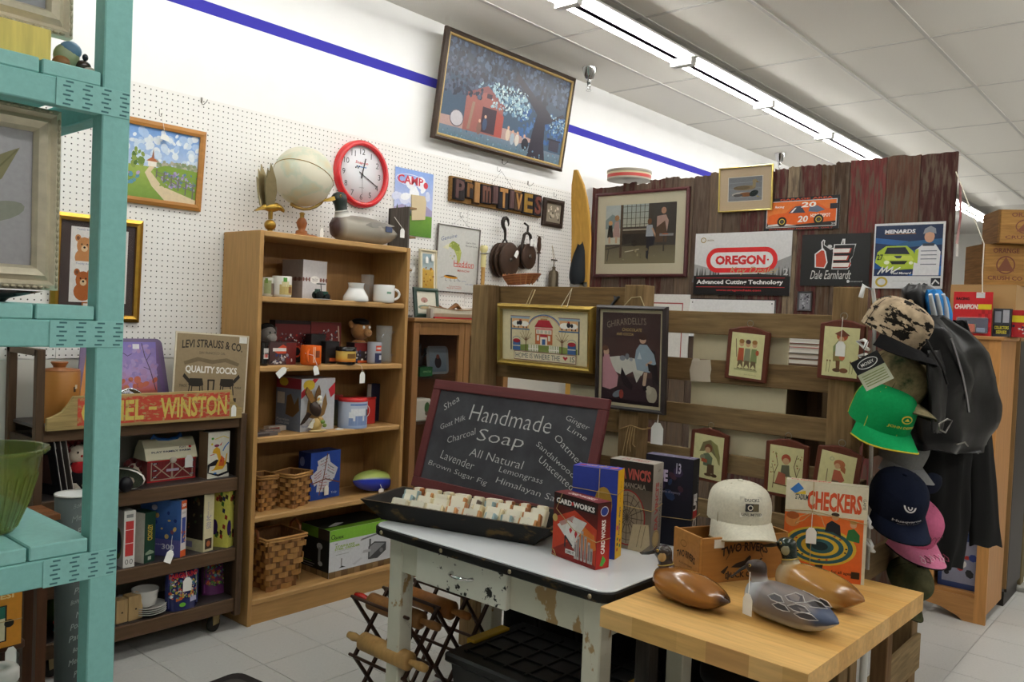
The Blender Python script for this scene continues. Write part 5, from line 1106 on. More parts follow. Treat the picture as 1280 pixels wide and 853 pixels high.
def tractor():
    X_,w,h=shelfpos(z,393,411,353,3.415);t=thing('toy_tractor','tiny dark green toy tractor in front of the silvery box','toy',(X_,3.415,z))
    for x,r in((-.022,.02),(.024,.014)):
        for y in(-.016,.016):q=MB();q.M=Matrix.Translation((x,y,r))@Matrix.Rotation(PI/2,4,'X');q.lathe([(.004,-.005),(r,-.005),(r,.005),(.004,.005)],'#1d211f',14);q.build('wheel',t,'rubber')
    MB().box(-.02,.036,-.009,.009,.018,.04,'#20453a').build('hood',t,'gloss',bevel=.003);MB().box(-.034,-.014,-.012,.012,.028,.05,'#1f3d34').build('seat',t,'satin',bevel=.002)
    q=MB();q.tube([(-.0,0,.03),(-.006,0,.075)],.002,'#333',6);q.box(-.022,.012,-.014,.014,.073,.078,'#2b3a35');q.build('canopy',t,'satin');MB().box(-.04,.04,-.03,.03,0,.002,'#d8d5ce').build('base_card',t,'paper')
tractor()
X_,w,h=shelfpos(z,431.5,458,354,3.44);r=w*.48;mug('travel_mug','squat white wide-bottomed mug with dark logo',(X_,3.44,z),r,h,'#e9e9e6',prof=[(r*.95,0),(r,.006),(r*.97,h*.25),(r*.72,h*.55),(r*.58,h*.72),(r*.6,h*.9),(r*.66,h)],cat='mug');
g=MB();a=Art(g,-.012,h*.28,.024,.02,0);a.L([(0,.3),(.4,.6),(1,.9)],.2,'#3a3a5a');a.L([(.2,.9),(.5,.5),(.9,.3)],.2,'#3a3a5a');g.build('decal',bpy.data.objects['travel_mug'],'print',loc=(0,-r*.93,0),rot=(-.5,0,0))
X_,w,h=shelfpos(z,452.5,466,343.5,3.53);t=thing('tumbler','clear etched glass tumbler behind the squat white mug','glass',(X_,3.53,z));MB().lathe([(.001,0),(w*.42,0),(w*.48,h),(w*.46,h),(w*.39,.008),(.001,.008)],'#e8eeee',24,cap=False).build('glass',t,'glass');MB().lathe([(w*.455,h*.3),(w*.468,h*.65)],'#b9bcbc',16,a0=-PI*.85,a1=-PI*.3,cap=False).build('etching',t,'clearplastic')
X_,w,h=shelfpos(z,468.5,491,356.5,3.43);mug('coffee_mug','plain white mug with small green emblem at the right of the top bookcase shelf',(X_,3.43,z),w*.46,h,'#e8e8e4',handle=-.2,prints=[(-PI/2-.2,.45,.5,.62,'#7aa08a')])
# ================================================================ bookcase shelf 2: motorcycle collectables and plush toys
z=SHELF[1]
def plush_donkey():
    X_,w,h=shelfpos(z,324,343,404,3.60);t=thing('plush_donkey','grey plush donkey sitting behind the black mug','plush toy',(X_,3.60,z));g='#6f6a66'
    MB().ell((0,0,.05),(.04,.035,.055),g).ell((0,-.02,h*.45),(.036,.03,.04),g).build('body',t,'plush');MB().ell((0,-.015,h*.72),(.036,.04,.042),'#8d8984').build('head',t,'plush');MB().ell((0,-.045,h*.64),(.026,.024,.022),'#b3aea8').build('muzzle',t,'plush')
    for s_ in(-1,1):q=MB();q.ell((s_*.04,0,h*.7),(.012,.01,.045),'#4d4846',10,8,rot=(0,s_*.25,0));q.build('ear',t,'plush');MB().ell((s_*.014,-.05,h*.77),(.005,.004,.006),'#111',8,6).build('eye',t,'gloss')
    MB().ell((0,0,h*.9),(.034,.034,.02),'#23211f').build('cap',t,'cloth');MB().ell((0,-.045,h*.42),(.02,.012,.022),'#b5452a').build('bandana',t,'cloth')
plush_donkey()
def f_tin(a):
    a.R(0,0,1,1,'#5e1f1f');a.R(0,0,1,.3,'#23201f');a.B(46,.1,.15,.9,.7,.02,.06,['#d8d4d0','#1d1b1c','#7d7a80','#3a3a44','#a9281f'],7);a.R(.0,.92,1,1,'#2a1817');a.D(.62,.26,.14,.14,'#c9492a');a.D(.62,.26,.1,.1,'#1e1c1c');a.R(.75,.06,.98,.14,'#c9622a');a.R(.02,.12,.16,.2,'#a97a2a')
def f_tin2(a):a.R(0,0,1,1,'#6a2320');a.B(40,.05,.1,.9,.8,.03,.07,['#d8d4d0','#1d1b1c','#3a3a44','#8f8c90'],9);a.R(.7,.08,.98,.2,'#c9622a');a.L([(.9,.1),(.94,.5),(.9,.9)],.04,'#b9a08a')
for(x0,x1,yt,Yv,lb,f,dz)in((343,389,401,3.60,'dark red motorcycle tin standing second from the left at the back',f_tin,0),(388,427,403,3.60,'dark red motorcycle tin with chain border behind the black box',f_tin2,0)):
    X_,w,h=shelfpos(z,x0,x1,yt,Yv);carton('collector_tin',lb,'tin',(X_,Yv,z),0,w*.96,.05,h,'#4a1f1d',f,pm='glossprint',left=lambda a:a.R(0,0,1,1,'#2a1616'))
def f_logo(c1,c2,bg):
    def f(a):a.R(0,0,1,1,bg);a.B(14,.1,.1,.9,.45,.04,.09,['#555','#8a8a90','#c9c5c0','#2b3a6a'],5);a.P([(.15,.62),(.5,.9),(.85,.62),(.7,.5),(.3,.5)],c1);a.R(.12,.6,.88,.74,c2);a.R(.12,.64,.88,.7,'#e4e0da')
    return f
X_,w,h=shelfpos(z,321,335,428,3.44);mug('logo_mug','black mug with round motorcycle badge at the left end of the second shelf',(X_,3.44,z),w*.5,h,'#1c1b1c',prints=[(-PI/2+.1,.9,.3,.75,'#c9c7c4'),(-PI/2+.1,.7,.35,.5,'#b5392a'),(-PI/2+.1,.9,.48,.56,'#1c1b1c')],inside='#1c1b1c')
X_,w,h=shelfpos(z,336,371,428,3.46);carton('mug_box','cardboard mug box printed with chrome engine and orange badge','box',(X_,3.46,z),.0,w*.95,.08,h,'#3a2a2a',lambda a:(f_logo('#c9492a','#e8e4e0','#4a3434')(a),a.R(.62,.02,1,.98,'#6a2420'),a.B(18,.05,.05,.95,.45,.04,.08,['#3a3a60','#8a8a98','#1d1d22','#d0ccc8'],3)),left=lambda a:a.R(0,0,1,1,'#1e1a1a'))
X_,w,h=shelfpos(z,377,400,432,3.425);mug('logo_mug','bright orange mug with hanging price tag on the second bookcase shelf',(X_,3.425,z),w*.47,h,'#e0641c',handle=PI+.75,prints=[(-PI/2+.1,.5,.4,.75,'#7a3a1c'),(-PI/2-.35,.08,.15,.95,'#e9c09a'),(-PI/2-.2,.05,.15,.95,'#e9c09a')],inside='#d95f18')
price_tag(bpy.data.objects['logo_mug.001'],.0,-.055,-.045,.03,.045,rot=(-.1,-.2,0),string=[(0,-.056,0),(-.02,-.05,.05),(-.055,-.03,.06)])
X_,w,h=shelfpos(z,389,407,418,3.52);carton('tall_box','tall plain black box behind the orange mug','box',(X_,3.52,z),0,w,.05,h,'#1a1819',lambda a:(a.R(.35,.2,.98,.34,'#b5442c'),a.T('MOTOR',.66,.27,.5,.07,'#e8e0d8',bold=.03)))
X_,w,h=shelfpos(z,407,424,427,3.48);carton('tall_box','short black box with orange stripe between mug and candle','box',(X_,3.48,z),0,w,.06,h,'#1c1a1b',lambda a:(a.R(.3,.1,.98,.25,'#b5542c'),a.R(.25,.4,.7,.9,'#302c2e')))
X_,w,h=shelfpos(z,421.5,443,433.5,3.43);t=thing('candle_jar','yellow flame-print candle jar with black lid on the second shelf','candle',(X_,3.43,z));r=w*.47;MB().lathe([(r*.9,0),(r,.006),(r,.014)],'#161516',24).build('base',t,'gloss');MB().lathe([(r,.0142),(r,h*.35),(r,h*.6),(r,h*.76)],['#c96f2a','#d8a84a','#d9b860','#d9b860'],24,cap=False).build('jar',t,'gloss');MB().lathe([(r*1.03,h*.76),(r*1.03,h*.97),(r*.9,h)],'#161516',24).build('lid',t,'gloss');g=MB();V=[]
for k in range(7):an=-PI/2-.5+1.0*k/6;V+=[((r+.001)*math.cos(an),(r+.001)*math.sin(an),h*.35),((r+.001)*math.cos(an),(r+.001)*math.sin(an),h*.62)]
g.add(V,[(2*k,2*k+2,2*k+3,2*k+1)for k in range(6)],'#7d5a2a');g.build('label',t,'print')
X_,w,h=shelfpos(z,443,465,429,3.47);carton('mug_box','open mug box with red panel in front of the plush pig','box',(X_,3.47,z),0,w,.07,h,'#2a2222',lambda a:(a.R(0,.6,1,1,'#6a211e'),a.B(20,.05,.05,.95,.6,.05,.1,['#d0ccc8','#1d1d22','#3a3a60','#7d7a80'],4),a.R(.2,.03,.9,.14,'#c95a2a')))
X_,w,h=shelfpos(z,461,475,428,3.44);mug('logo_mug','silver and blue patterned mug with red badge beside the glass stein',(X_,3.44,z),w*.5,h,'#a9abb4',prints=[(-PI/2,1.2,.05,.5,'#2f3350'),(-PI/2,1.0,.6,.85,'#c9452a'),(-PI/2,.8,.68,.77,'#e6e2dc'),(-PI/2+.3,.5,.2,.4,'#c8c9d0')])
tg=thing('price_tag','white price tag hanging over the second shelf edge below the plush pig','tag',(onY(453,470,3.378)[0],3.378,1.12),0);price_tag(tg,0,0,0,.034,.058,name='card');q=MB();q.tube([(0,0,.055),(-.01,-.002,.09),(-.03,.02,.1015)],.0011,'#e6e2d8',5);q.build('string',tg,'cloth')
tg=thing('price_tag','white price tag lying over the second shelf edge below the chrome mug box','tag',(onY(347,463,3.378)[0],3.378,1.17),0,0,.9);price_tag(tg,0,0,0,.034,.058,name='card');q=MB();q.tube([(0,0,.055),(0.01,.003,.07)],.0011,'#e6e2d8',5);q.build('string',tg,'cloth')
def plush_pig():
    X_,w,h=shelfpos(z,440,470,397,3.57);t=thing('plush_pig','tan plush pig with black biker cap on the second bookcase shelf','plush toy',(X_-.008,3.60,z));c='#b07a45'
    MB().ell((0,0,.06),(.06,.05,.065),c).build('body',t,'plush');MB().ell((0,-.01,h*.7),(.055,.05,.052),c).build('head',t,'plush');MB().ell((.01,-.06,h*.66),(.026,.02,.022),'#c4925e').build('snout',t,'plush')
    for s_ in(-1,1):MB().ell((s_*.055,.0,h*.83),(.018,.01,.022),c,10,8,rot=(0,s_*.6,0)).build('ear',t,'plush');MB().ell((s_*.02+.006,-.055,h*.78),(.008,.006,.01),'#eee',8,6).build('eye',t,'gloss');MB().ell((s_*.05,-.03,.07),(.02,.02,.045),c,10,8,rot=(.4,s_*.5,0)).build('arm',t,'plush');MB().ell((.01+s_*.008,-.08,h*.66),(.003,.002,.004),'#6a3f20',6,5).build('nostril',t,'satin')
    MB().ell((0,-.005,h*.9),(.05,.048,.02),'#1a191b').ell((0,-.04,h*.86),(.035,.028,.006),'#1a191b').build('cap',t,'leather');MB().ell((0,-.03,.085),(.045,.03,.02),'#5a1f1e').build('neckerchief',t,'cloth')
plush_pig()
X_,w,h=shelfpos(z,470,488,407.5,3.47);t=thing('glass_stein','clear glass beer stein with handle at the right of the second shelf','glass',(X_+.006,3.47,z));r=w*.47
MB().lathe([(.001,0),(r*.96,0),(r,.01),(r*.9,h*.4),(r*.94,h),(r*.88,h),(r*.82,h*.4),(r*.85,.016),(.001,.016)],'#dfe6e4',20,cap=False).build('glass',t,'glass');q=MB();q.tube([(r*.9,0,h*.82),(r*1.6,0,h*.85),(r*1.95,0,h*.7),(r*1.95,0,h*.4),(r*1.6,0,h*.2),(r*.9,0,h*.2)],.007,'#dfe6e4',8);q.build('handle',t,'glass')
# ================================================================ bookcase shelf 3
z=SHELF[2]
def f_eagle(a):
    a.R(0,0,1,1,'#c9cbd0');a.P([(0,.62),(0,.75),(.35,1),(.5,1),(.1,.68)],'#c22f3a');a.P([(.8,.78),(1,.92),(1,.7),(.88,.62)],'#c22f3a');a.D(.22,.88,.17,.1,'#d8b93a');a.P([(.15,.28),(.2,.6),(.3,.78),(.36,.6),(.44,.42),(.6,.4),(.66,.6),(.72,.72),(.78,.5),(.7,.3),(.5,.2)],'#8a6a3f');a.T('Porcelain Collectible',.32,.1,.56,.05,'#6d7aa8')
def l_eagle(a):a.R(0,0,1,1,'#6d7686');a.R(.0,.8,1,1,'#8a2f3a');a.D(.3,.92,.18,.08,'#c9ad3a');a.P([(.4,.3),(.45,.66),(.6,.7),(.75,.5),(.9,.66),(.95,.4),(.7,.26)],'#6a4f30');a.R(.05,.5,.35,.72,'#b9b4a8');a.T('Porcelain',.3,.2,.5,.05,'#c9cdd6');a.T('Collectible',.3,.14,.5,.05,'#c9cdd6')
X_,w,h=shelfpos(z,375.5,420,473.5,3.45);carton('figurine_box','white and blue box printed with an eagle and red ribbon','box',(X_,3.45,z),.08,w,.19,h,'#b9bcc4',f_eagle,left=l_eagle)
def eagle_fig():
    X_,w,h=shelfpos(z,379,412,485,3.41);t=thing('eagle_figurine','painted bald eagle figurine on a rocky base in front of its box','figurine',(X_,3.408,z))
    MB().ell((.01,0,.006),(.05,.022,.008),'#c9b27c').ell((0,0,.035),(.036,.02,.034),'#b89a5c').ell((.025,0,.055),(.02,.016,.02),'#a9884c').build('rock',t,'satin')
    MB().ell((.03,-.015,.05),(.014,.008,.01),'#6f8a3a').ell((.05,-.005,.03),(.012,.008,.01),'#7d9444').build('leaves',t,'satin');MB().ell((-.005,0,.115),(.03,.022,.042),'#33231a',rot=(0,-.5,0)).build('body',t,'satin');MB().ell((.014,-.006,.165),(.014,.013,.017),'#e6e2d6').ell((.012,-.005,.148),(.015,.014,.014),'#e2ddcf').build('head',t,'satin');MB().prism([(.004,.163),(-.006,.158),(.004,.172)],-.02,-.012,'#d8a02a').build('beak',t,'satin')
    q=MB().prism([(.0,.13),(-.04,.15),(-.07,.2),(-.06,.225),(-.035,.2),(-.02,.175)],-.006,.004,'#7d5a2c');q.build('wing',t,'satin');q=MB().prism([(.01,.13),(.03,.16),(.03,.2),(.02,.23),(.005,.2),(-.005,.16)],.008,.016,'#6d4c26');q.build('wing',t,'satin');MB().prism([(-.03,.09),(-.07,.05),(-.09,.04),(-.05,.1)],-.006,.006,'#2a1c14').build('tail',t,'satin');MB().prism([(-.015,.05),(-.03,.02),(-.055,.028),(-.02,.07)],-.014,-.008,'#ddd6c4').build('tail_band',t,'satin')
eagle_fig()
for i,(x0,x1,yt,c,lb)in enumerate(((318,345,538.5,'#6a5f5c','thin grey boxed set lying flat at the left of the middle shelf'),(331,351,535.5,'#8a7a72','thin brown-grey cassette lying flat beside the grey boxed set'),(336,358,531.5,'#c9bdb0','thin cream booklet with red edge lying flat on the middle shelf'))):
    Yv=3.43+.05*i;X_=(onY(x0,540,Yv)[0]+onY(x1,540,Yv)[0])/2;w=onY(x1,540,Yv)[0]-onY(x0,540,Yv)[0]
    carton('flat_box',lb,'box',(X_,Yv-.02*(i==0),z),.05,w,.045,[.017,.016,.024][i],c,lambda a,c=c:a.R(.05,.2,.6,.8,'#4a4240' if i==0 else '#a0483a'))
X_,w,h=shelfpos(z,418.5,425.5,494,3.56);t=thing('storage_jar','small glass jar with red lid beside the polar bear tin','jar',(X_,3.56,z));MB().lathe([(.026,0),(.028,.01),(.028,h*.8),(.022,h*.86)],['#6d6a45','#7d7a50','#3a4650','#3a4650'],18).build('jar',t,'gloss');MB().lathe([(.027,h*.86),(.027,h)],'#a5302c',18).build('lid',t,'satin')
X_,w,h=shelfpos(z,427.5,457.5,497,3.45);t=thing('polar_bear_tin','round pale blue tin with polar bear picture and red lid','tin',(X_,3.46,z));r=w*.48
MB().lathe([(r,0),(r,h*.2),(r,h*.88)],['#8fa6cc','#b6c3da','#c3cde0'],30).build('body',t,'satin');MB().lathe([(r*1.02,h*.88),(r*1.02,h*.97),(r*.98,h),(.001,h)],'#c22f30',30).build('lid',t,'gloss')
def wrap(t,r,items,name='wrap_print'):
    g=MB()
    for kk,(a0,a1,z0,z1,c)in enumerate(items):
        V=[];n=6;rr=r+.0005+.00012*kk
        for k in range(n+1):th=a0+(a1-a0)*k/n;V+=[(rr*math.cos(th),rr*math.sin(th),z0),(rr*math.cos(th),rr*math.sin(th),z1)]
        g.add(V,[(2*k,2*k+2,2*k+3,2*k+1)for k in range(n)],c)
    g.build(name,t,'print')
wrap(t,r,[(-2.5,-1.0,h*.1,h*.42,'#8398c4'),(-2.35,-1.25,h*.42,h*.66,'#e6e9ee'),(-2.5,-2.2,h*.35,h*.55,'#e6e9ee'),(-2.2,-2.05,h*.25,h*.45,'#dde2ea'),(-1.5,-1.35,h*.25,h*.45,'#dde2ea'),(-1.15,-.85,h*.4,h*.62,'#4a4a5c'),(-2.4,-1.0,h*.76,h*.82,'#7088bc')])
X_,w,h=shelfpos(z,456,470,497,3.5);t=thing('red_tin','square red tin with white emblem between the polar bear tin and the navy book','tin',(X_,3.5,z));MB().box(-w/2,w/2,0,.06,0,h*.94,'#bd2f2c').build('body',t,'gloss',bevel=.004);MB().box(-w/2-.001,w/2+.001,-.001,.061,h*.94,h,'#a92824').build('lid',t,'gloss',bevel=.002);g=MB();Art(g,-w/2,0,w,h,-.001).O(.15,.5,.3,.22,.05,'#e8d8d4');g.build('emblem',t,'print')
X_,w,h=shelfpos(z,458,493,480,3.58);t=thing('navy_book','tall navy blue hardback book leaning at the right of the middle shelf','book',(X_+.01,3.575,z+.001),.2,0,.03);MB().box(-w/2,w/2,0,.004,0,h,'#1c2036').build('cover',t,'satin',bevel=.001);MB().box(-w/2,w/2,.03,.034,0,h,'#1c2036').build('cover',t,'satin',bevel=.001);MB().box(-w/2,w/2-.004,.004,.03,.004,h-.004,'#d8d5cc').build('pages',t,'paper');g=MB();a=Art(g,-w/2,0,w,h,-.0008);a.T('The Guide',.62,.42,.2,.03,'#a98f4a');a.T('1999',.62,.37,.12,.02,'#a98f4a');g.build('cover_print',t,'print')
tg=thing('price_tag','small white price card lying flat beside the polar bear tin','tag',(onY(424,537,3.42)[0],3.41,z+.001),0,-PI/2+.02);price_tag(tg,0,0,0,.04,.03,name='card');q=MB();q.tube([(0,-.001,.029),(.02,-.002,.035)],.001,'#ddd',5);q.build('string',tg,'cloth')
# ================================================================ bookcase shelf 4
z=SHELF[3]
X_,w,h=shelfpos(z,312,340,592,3.52);basket('small_basket','small square splint basket at the left end of the fourth bookcase shelf',(X_+.008,3.52,z),0,.08,.098,.1,.12,h,8)
X_,w,h=shelfpos(z,343,388,589,3.50);basket('small_basket','square woven splint basket in front of the blue notes game',(X_,3.505,z),.35,.13,.148,.12,.135,h,8)
def f_notes(a):
    a.R(0,0,1,1,'#27489c')
    R=random.Random(4)
    for(x,zz,r_)in((.45,.75,.3),(.4,.55,-.15),(.55,.45,.15),(.42,.28,-.1),(.68,.6,-.5),(.25,.5,.5)):
        P=[(-.2,-.13),(.2,-.13),(.2,.13),(-.2,.13)];a.P([(x+p*math.cos(r_)-q_*math.sin(r_),zz+p*math.sin(r_)+q_*math.cos(r_))for p,q_ in P],'#cfd0d8')
        for k in range(3):a.T(R.choice(['love notes','dear you','forever','my heart']),x,zz+.07-.06*k,.26,.035,R.choice(['#a02838','#333','#a02838']),rot=r_,bold=.02)
    a.L([(.3,.1),(.45,.5),(.55,.95)],.03,'#7a4a3a');a.L([(.05,.35),(.5,.42),(.98,.3)],.03,'#7a4a3a');a.T('Truly',.8,.1,.2,.06,'#c9d0e6')
X_,w,h=shelfpos(z,387,427,564.5,3.52);carton('notes_game','blue board game box printed with scattered handwritten love notes','game box',(X_,3.52,z),.1,w,.09,h,'#1f3a80',f_notes,left=lambda a:(a.R(0,0,1,1,'#1c2c66'),a.T('Notes',.6,.55,.5,.14,'#b9c4e6',rot=PI/2),a.D(.3,.8,.2,.1,'#6d7aa8')))
price_tag(bpy.data.objects['notes_game'],.0,-.012,.02,.03,.05)
def football():
    X_,w,h=shelfpos(z,441,493,588,3.50);t=thing('football','shiny blue and lime football on the fourth bookcase shelf','ball',(X_,3.50,z+.0));L=w*.5;r=h*.5
    q=MB();cols=[];prof=[];n=17;rings=[]
    for i in range(n):
        u=-1+2*i/(n-1);rad=r*(1-u*u)**.62+.0015
        rings.append([(u*L,rad*math.cos(a),rad*math.sin(a))for a in[2*PI*k/24 for k in range(24)]]);cols+=['#b4c66a' if math.sin(2*PI*k/24+.0)>.12 else '#2436a8' for k in range(24)]
    q.M=Matrix.Translation((0,0,r))@Matrix.Rotation(.12,4,'Y')@Matrix.Rotation(-.25,4,'X');q.loft(rings,cols,cap=True);b=q.build('ball',t,'gloss')
    for k in range(8):x=-.045+.013*k;q=MB();q.bar((x,-.022,r*1.86-abs(x)*.25),(x,.012,r*2.03-abs(x)*.2),.004,.004,'#e0c96a');q.build('lace',b,'satin')
    price_tag(t,.0,-r-.004,.004,.035,.022);q=MB();q.tube([(-.02,-r*.7,r*1.6),(0,-r-.003,r*.6),(.0,-r-.004,.025)],.0015,'#e8e6e0',5);q.build('string',t,'cloth')
football()
# ================================================================ bookcase bottom shelf
z=SHELF[4]
X_,w,h=shelfpos(z,313,368,668,3.52);basket('large_basket','large tapered splint basket with two bentwood handles on the bottom shelf',(X_+.012,3.525,z),0,.165,.225,.17,.22,h+.01,9,handles=True)
def f_grind(a):
    a.R(0,0,1,1,'#d3d4d8');a.R(0,.76,1,1,'#7db33a');a.R(0,0,1,.13,'#6d5638');
    for k in range(10):a.R(.1*k,0,.1*k+.09,.125,['#7d6440','#8f7450','#6a5236'][k%3])
    a.T('GUIDE',.14,.83,.14,.05,'#1c2418',bold=.03);a.O(.05,.86,.03,.05,.012,'#1c2418');a.T('#8',.1,.7,.04,.04,'#444');a.T('STAINLESS',.24,.64,.3,.045,'#8fae3a',bold=.03);a.T('STEEL GRINDER',.28,.585,.4,.045,'#8fae3a',bold=.03);a.T('Commercial grade',.22,.54,.28,.02,'#777');a.R(.1,.46,.3,.475,'#aaa')
    a.P([(.62,.22),(.62,.5),(.72,.58),(.92,.52),(.92,.34),(.78,.2)],'#4a4a4c');a.P([(.64,.25),(.64,.48),(.72,.55),(.9,.5)],'#8f8f92');a.R(.63,.5,.66,.66,'#5a5a5c');a.P([(.48,.66),(.5,.7),(.78,.76),(.76,.72)],'#77777a');a.P([(.52,.38),(.54,.44),(.66,.44),(.66,.38)],'#b0b0b3');a.D(.84,.36,.03,.05,'#77777a');a.R(.18,.2,.2,.38,'#888');a.P([(.15,.18),(.2,.22),(.26,.18)],'#333');a.P([(.36,.2),(.5,.3),(.52,.27),(.4,.17)],'#c2c2c6')
def l_grind(a):a.R(0,0,1,1,'#1a1b1a');a.R(0,.78,.6,1,'#5f8a2c');a.R(.6,.78,1,1,'#3a2f28');a.R(0,0,1,.12,'#6d5638');[a.R(.2*k,0,.2*k+.17,.12,['#7d6440','#8f7450'][k%2])for k in range(5)];a.D(.66,.62,.1,.07,'#b5b5b8');a.R(.62,.3,.7,.6,'#8f8f92');a.D(.7,.26,.08,.05,'#a9a9ac');a.R(.1,.2,.5,.22,'#888');a.R(.1,.25,.4,.265,'#5f8a2c');a.R(.1,.15,.45,.165,'#888')
def t_grind(a):a.R(0,0,1,1,'#1d1f1c');a.R(0,0,1,.22,'#6fa033');a.P([(.1,.3),(.3,.5),(.4,.42),(.2,.26)],'#c9c9cc')
X_,w,h=shelfpos(z,408,482,656,3.44);carton('grinder_box','white and green stainless steel grinder box on the bottom shelf','box',(X_+.01,3.415,z),.0,w*1.03,.24,h*1.0,'#cfd0d4',f_grind,left=l_grind,top=t_grind)
# ================================================================ on and in the glazed cabinet
cz=1.469
def art_mush(a):a.R(0,0,1,1,'#cfd6cf','#8fa6b0');a.R(0,0,1,.55,'#b08a35','#c9a24a');a.B(14,.05,.1,.95,.6,.06,.12,['#a9751f','#c98f2a','#8a5a1c','#d8ae4a'],4)
t=picture('cream_framed_print','small cream-framed print of golden birds half hidden by the lure poster','picture','Y',3.66,(524,312,546,367),.014,.012,'#ddd3b4','satin',.014,'#d8d0b8',art_mush,lean=-math.radians(3));price_tag(t,-.02,-.018,t['h']*.68,.022,.04);price_tag(t,.025,-.02,t['h']*.74,.022,.04)
def art_fish(a):a.R(0,0,1,1,'#d8d4c4');a.D(.4,.3,.34,.1,'#7a8a7a');a.D(.45,.28,.28,.06,'#b9a27a');a.D(.4,.62,.18,.12,'#b58a80');a.R(.36,.5,.44,.62,'#8a6a5a')
picture('green_framed_print','small dark green frame with a fish picture standing on the glazed cabinet','picture','Y',3.56,(518,360,549,398),.014,.022,'#2c4238','satin',.0,'#d8d4c4',art_fish,lean=-math.radians(8),zb=cz)
def canoe():
    x0,x1=onY(536,385,3.50)[0],onY(596,385,3.50)[0];L=x1-x0;t=thing('model_canoe','white model canoe with red keel lying on the glazed cabinet','model boat',((x0+x1)/2,3.50,cz));n=14;rings=[];cols=[]
    for i in range(n+1):
        u=-1+2*i/n;w_=.055*(1-u**4)+.002;sh=.052+.018*u*u
        rings.append([(u*L/2,-w_,sh),(u*L/2,-w_*.92,.03),(u*L/2,-w_*.5,.006),(u*L/2,w_*.5,.006),(u*L/2,w_*.92,.03),(u*L/2,w_,sh),(u*L/2,w_*.85,sh-.002),(u*L/2,0,.02),(u*L/2,-w_*.85,sh-.002)])
    MB().loft(rings,'#d9d3c0',smooth=False).build('hull',t,'satin');MB().box(-L/2*.9,L/2*.95,-.035,.035,.0,.009,'#b5262a').build('keel',t,'satin');q=MB()
    q=MB();q.tube([r_[0]for r_ in rings],.003,'#8a6a45',5);q.build('gunwale',t,'satin');q=MB();q.tube([r_[5]for r_ in rings],.003,'#8a6a45',5);q.build('gunwale',t,'satin');MB().box(-L*.5-.0,-L*.36,-.018,.018,.0,.055,'#a9a49a').build('bow_wrap',t,'satin')
    t2=thing('wooden_paddle_bird','brown carved wooden bird with grey wings lying behind the white canoe','carving',((x0+x1)/2+.03,3.60,cz),0);q=MB();q.tube([(-.15,0,.05),(-.1,0,.085),(-.03,0,.06),(.03,0,.05),(.09,0,.085),(.15,0,.05)],[.012,.02,.016,.016,.022,.01],'#7a4f2a',8,flat=.6);q.tube([(-.08,0,.06),(-.08,0,0)],.005,'#7a4f2a',6);q.tube([(.08,0,.06),(.08,0,0)],.005,'#7a4f2a',6);q.build('body',t2,'woodx');q=MB();q.prism([(-.09,.02),(.02,.035),(.14,.03),(.15,.055),(.02,.06),(-.07,.045)],-.03,-.022,'#6a7078');q.build('wing',t2,'satin');price_tag(t2,.13,-.04,.035,.03,.045)
canoe()
def curio_goods():
    zA,zB=1.131,.871
    def yb(px,py,Yv):return onY(px,py,Yv)[0]
    x=yb(520,440,3.55);t=thing('dark_figurine','dark bronze figurine on the upper glass shelf of the cabinet','figurine',(x+.02,3.55,zA));MB().lathe([(.03,0),(.032,.01),(.014,.02),(.022,.06),(.026,.1),(.014,.13),(.02,.155),(.012,.185),(.002,.19)],'#2a211c',14).build('body',t,'darkmetal');MB().tube([(.02,0,.1),(.05,-.01,.13),(.03,-.02,.16)],.006,'#2a211c',6).build('arm',t,'darkmetal')
    x=yb(548,470,3.6);t=thing('round_corner_tray','grey picture tray with rounded corners leaning in the cabinet','tray',(x,3.60,zA+.001),0,-.12);P=[]
    for cx,cz_,a in((.06,.03,-PI/2),(.06,.14,0),(-.06,.14,PI/2),(-.06,.03,PI)):
        for k in range(5):th=a+PI/2*k/4;P.append((cx+.03*math.cos(th),cz_+.03*math.sin(th)))
    MB().prism(P,0,.006,'#8a8f92').build('tray',t,'satin');g=MB();a=Art(g,-.07,.015,.14,.14,-.0008);a.R(0,0,1,1,'#6d7d8a','#9aa6b0');a.D(.5,.4,.2,.25,'#3a2f30');a.D(.5,.65,.1,.1,'#8a4a3f');g.build('tray_print',t,'print')
    x=yb(530,462,3.52);carton('green_ammo_box','small green box on the upper glass shelf inside the cabinet','box',(x,3.50,zA),0,.1,.08,.055,'#1f5a30',lambda a:a.T('REMINGTON',.55,.5,.6,.2,'#9ac08a'))
    x=yb(522,500,3.52);carton('white_toy_trunk','white lunch tin with green and red print behind the cabinet glass','tin',(x+.02,3.50,zB+.0),0,.15,.09,.13,'#cfcabb',lambda a:(a.D(.75,.6,.14,.25,'#4a6a3f'),a.D(.75,.35,.1,.1,'#6a5a4a'),a.T('YW',.75,.12,.2,.1,'#b5452a')),bev=.01)
curio_goods()
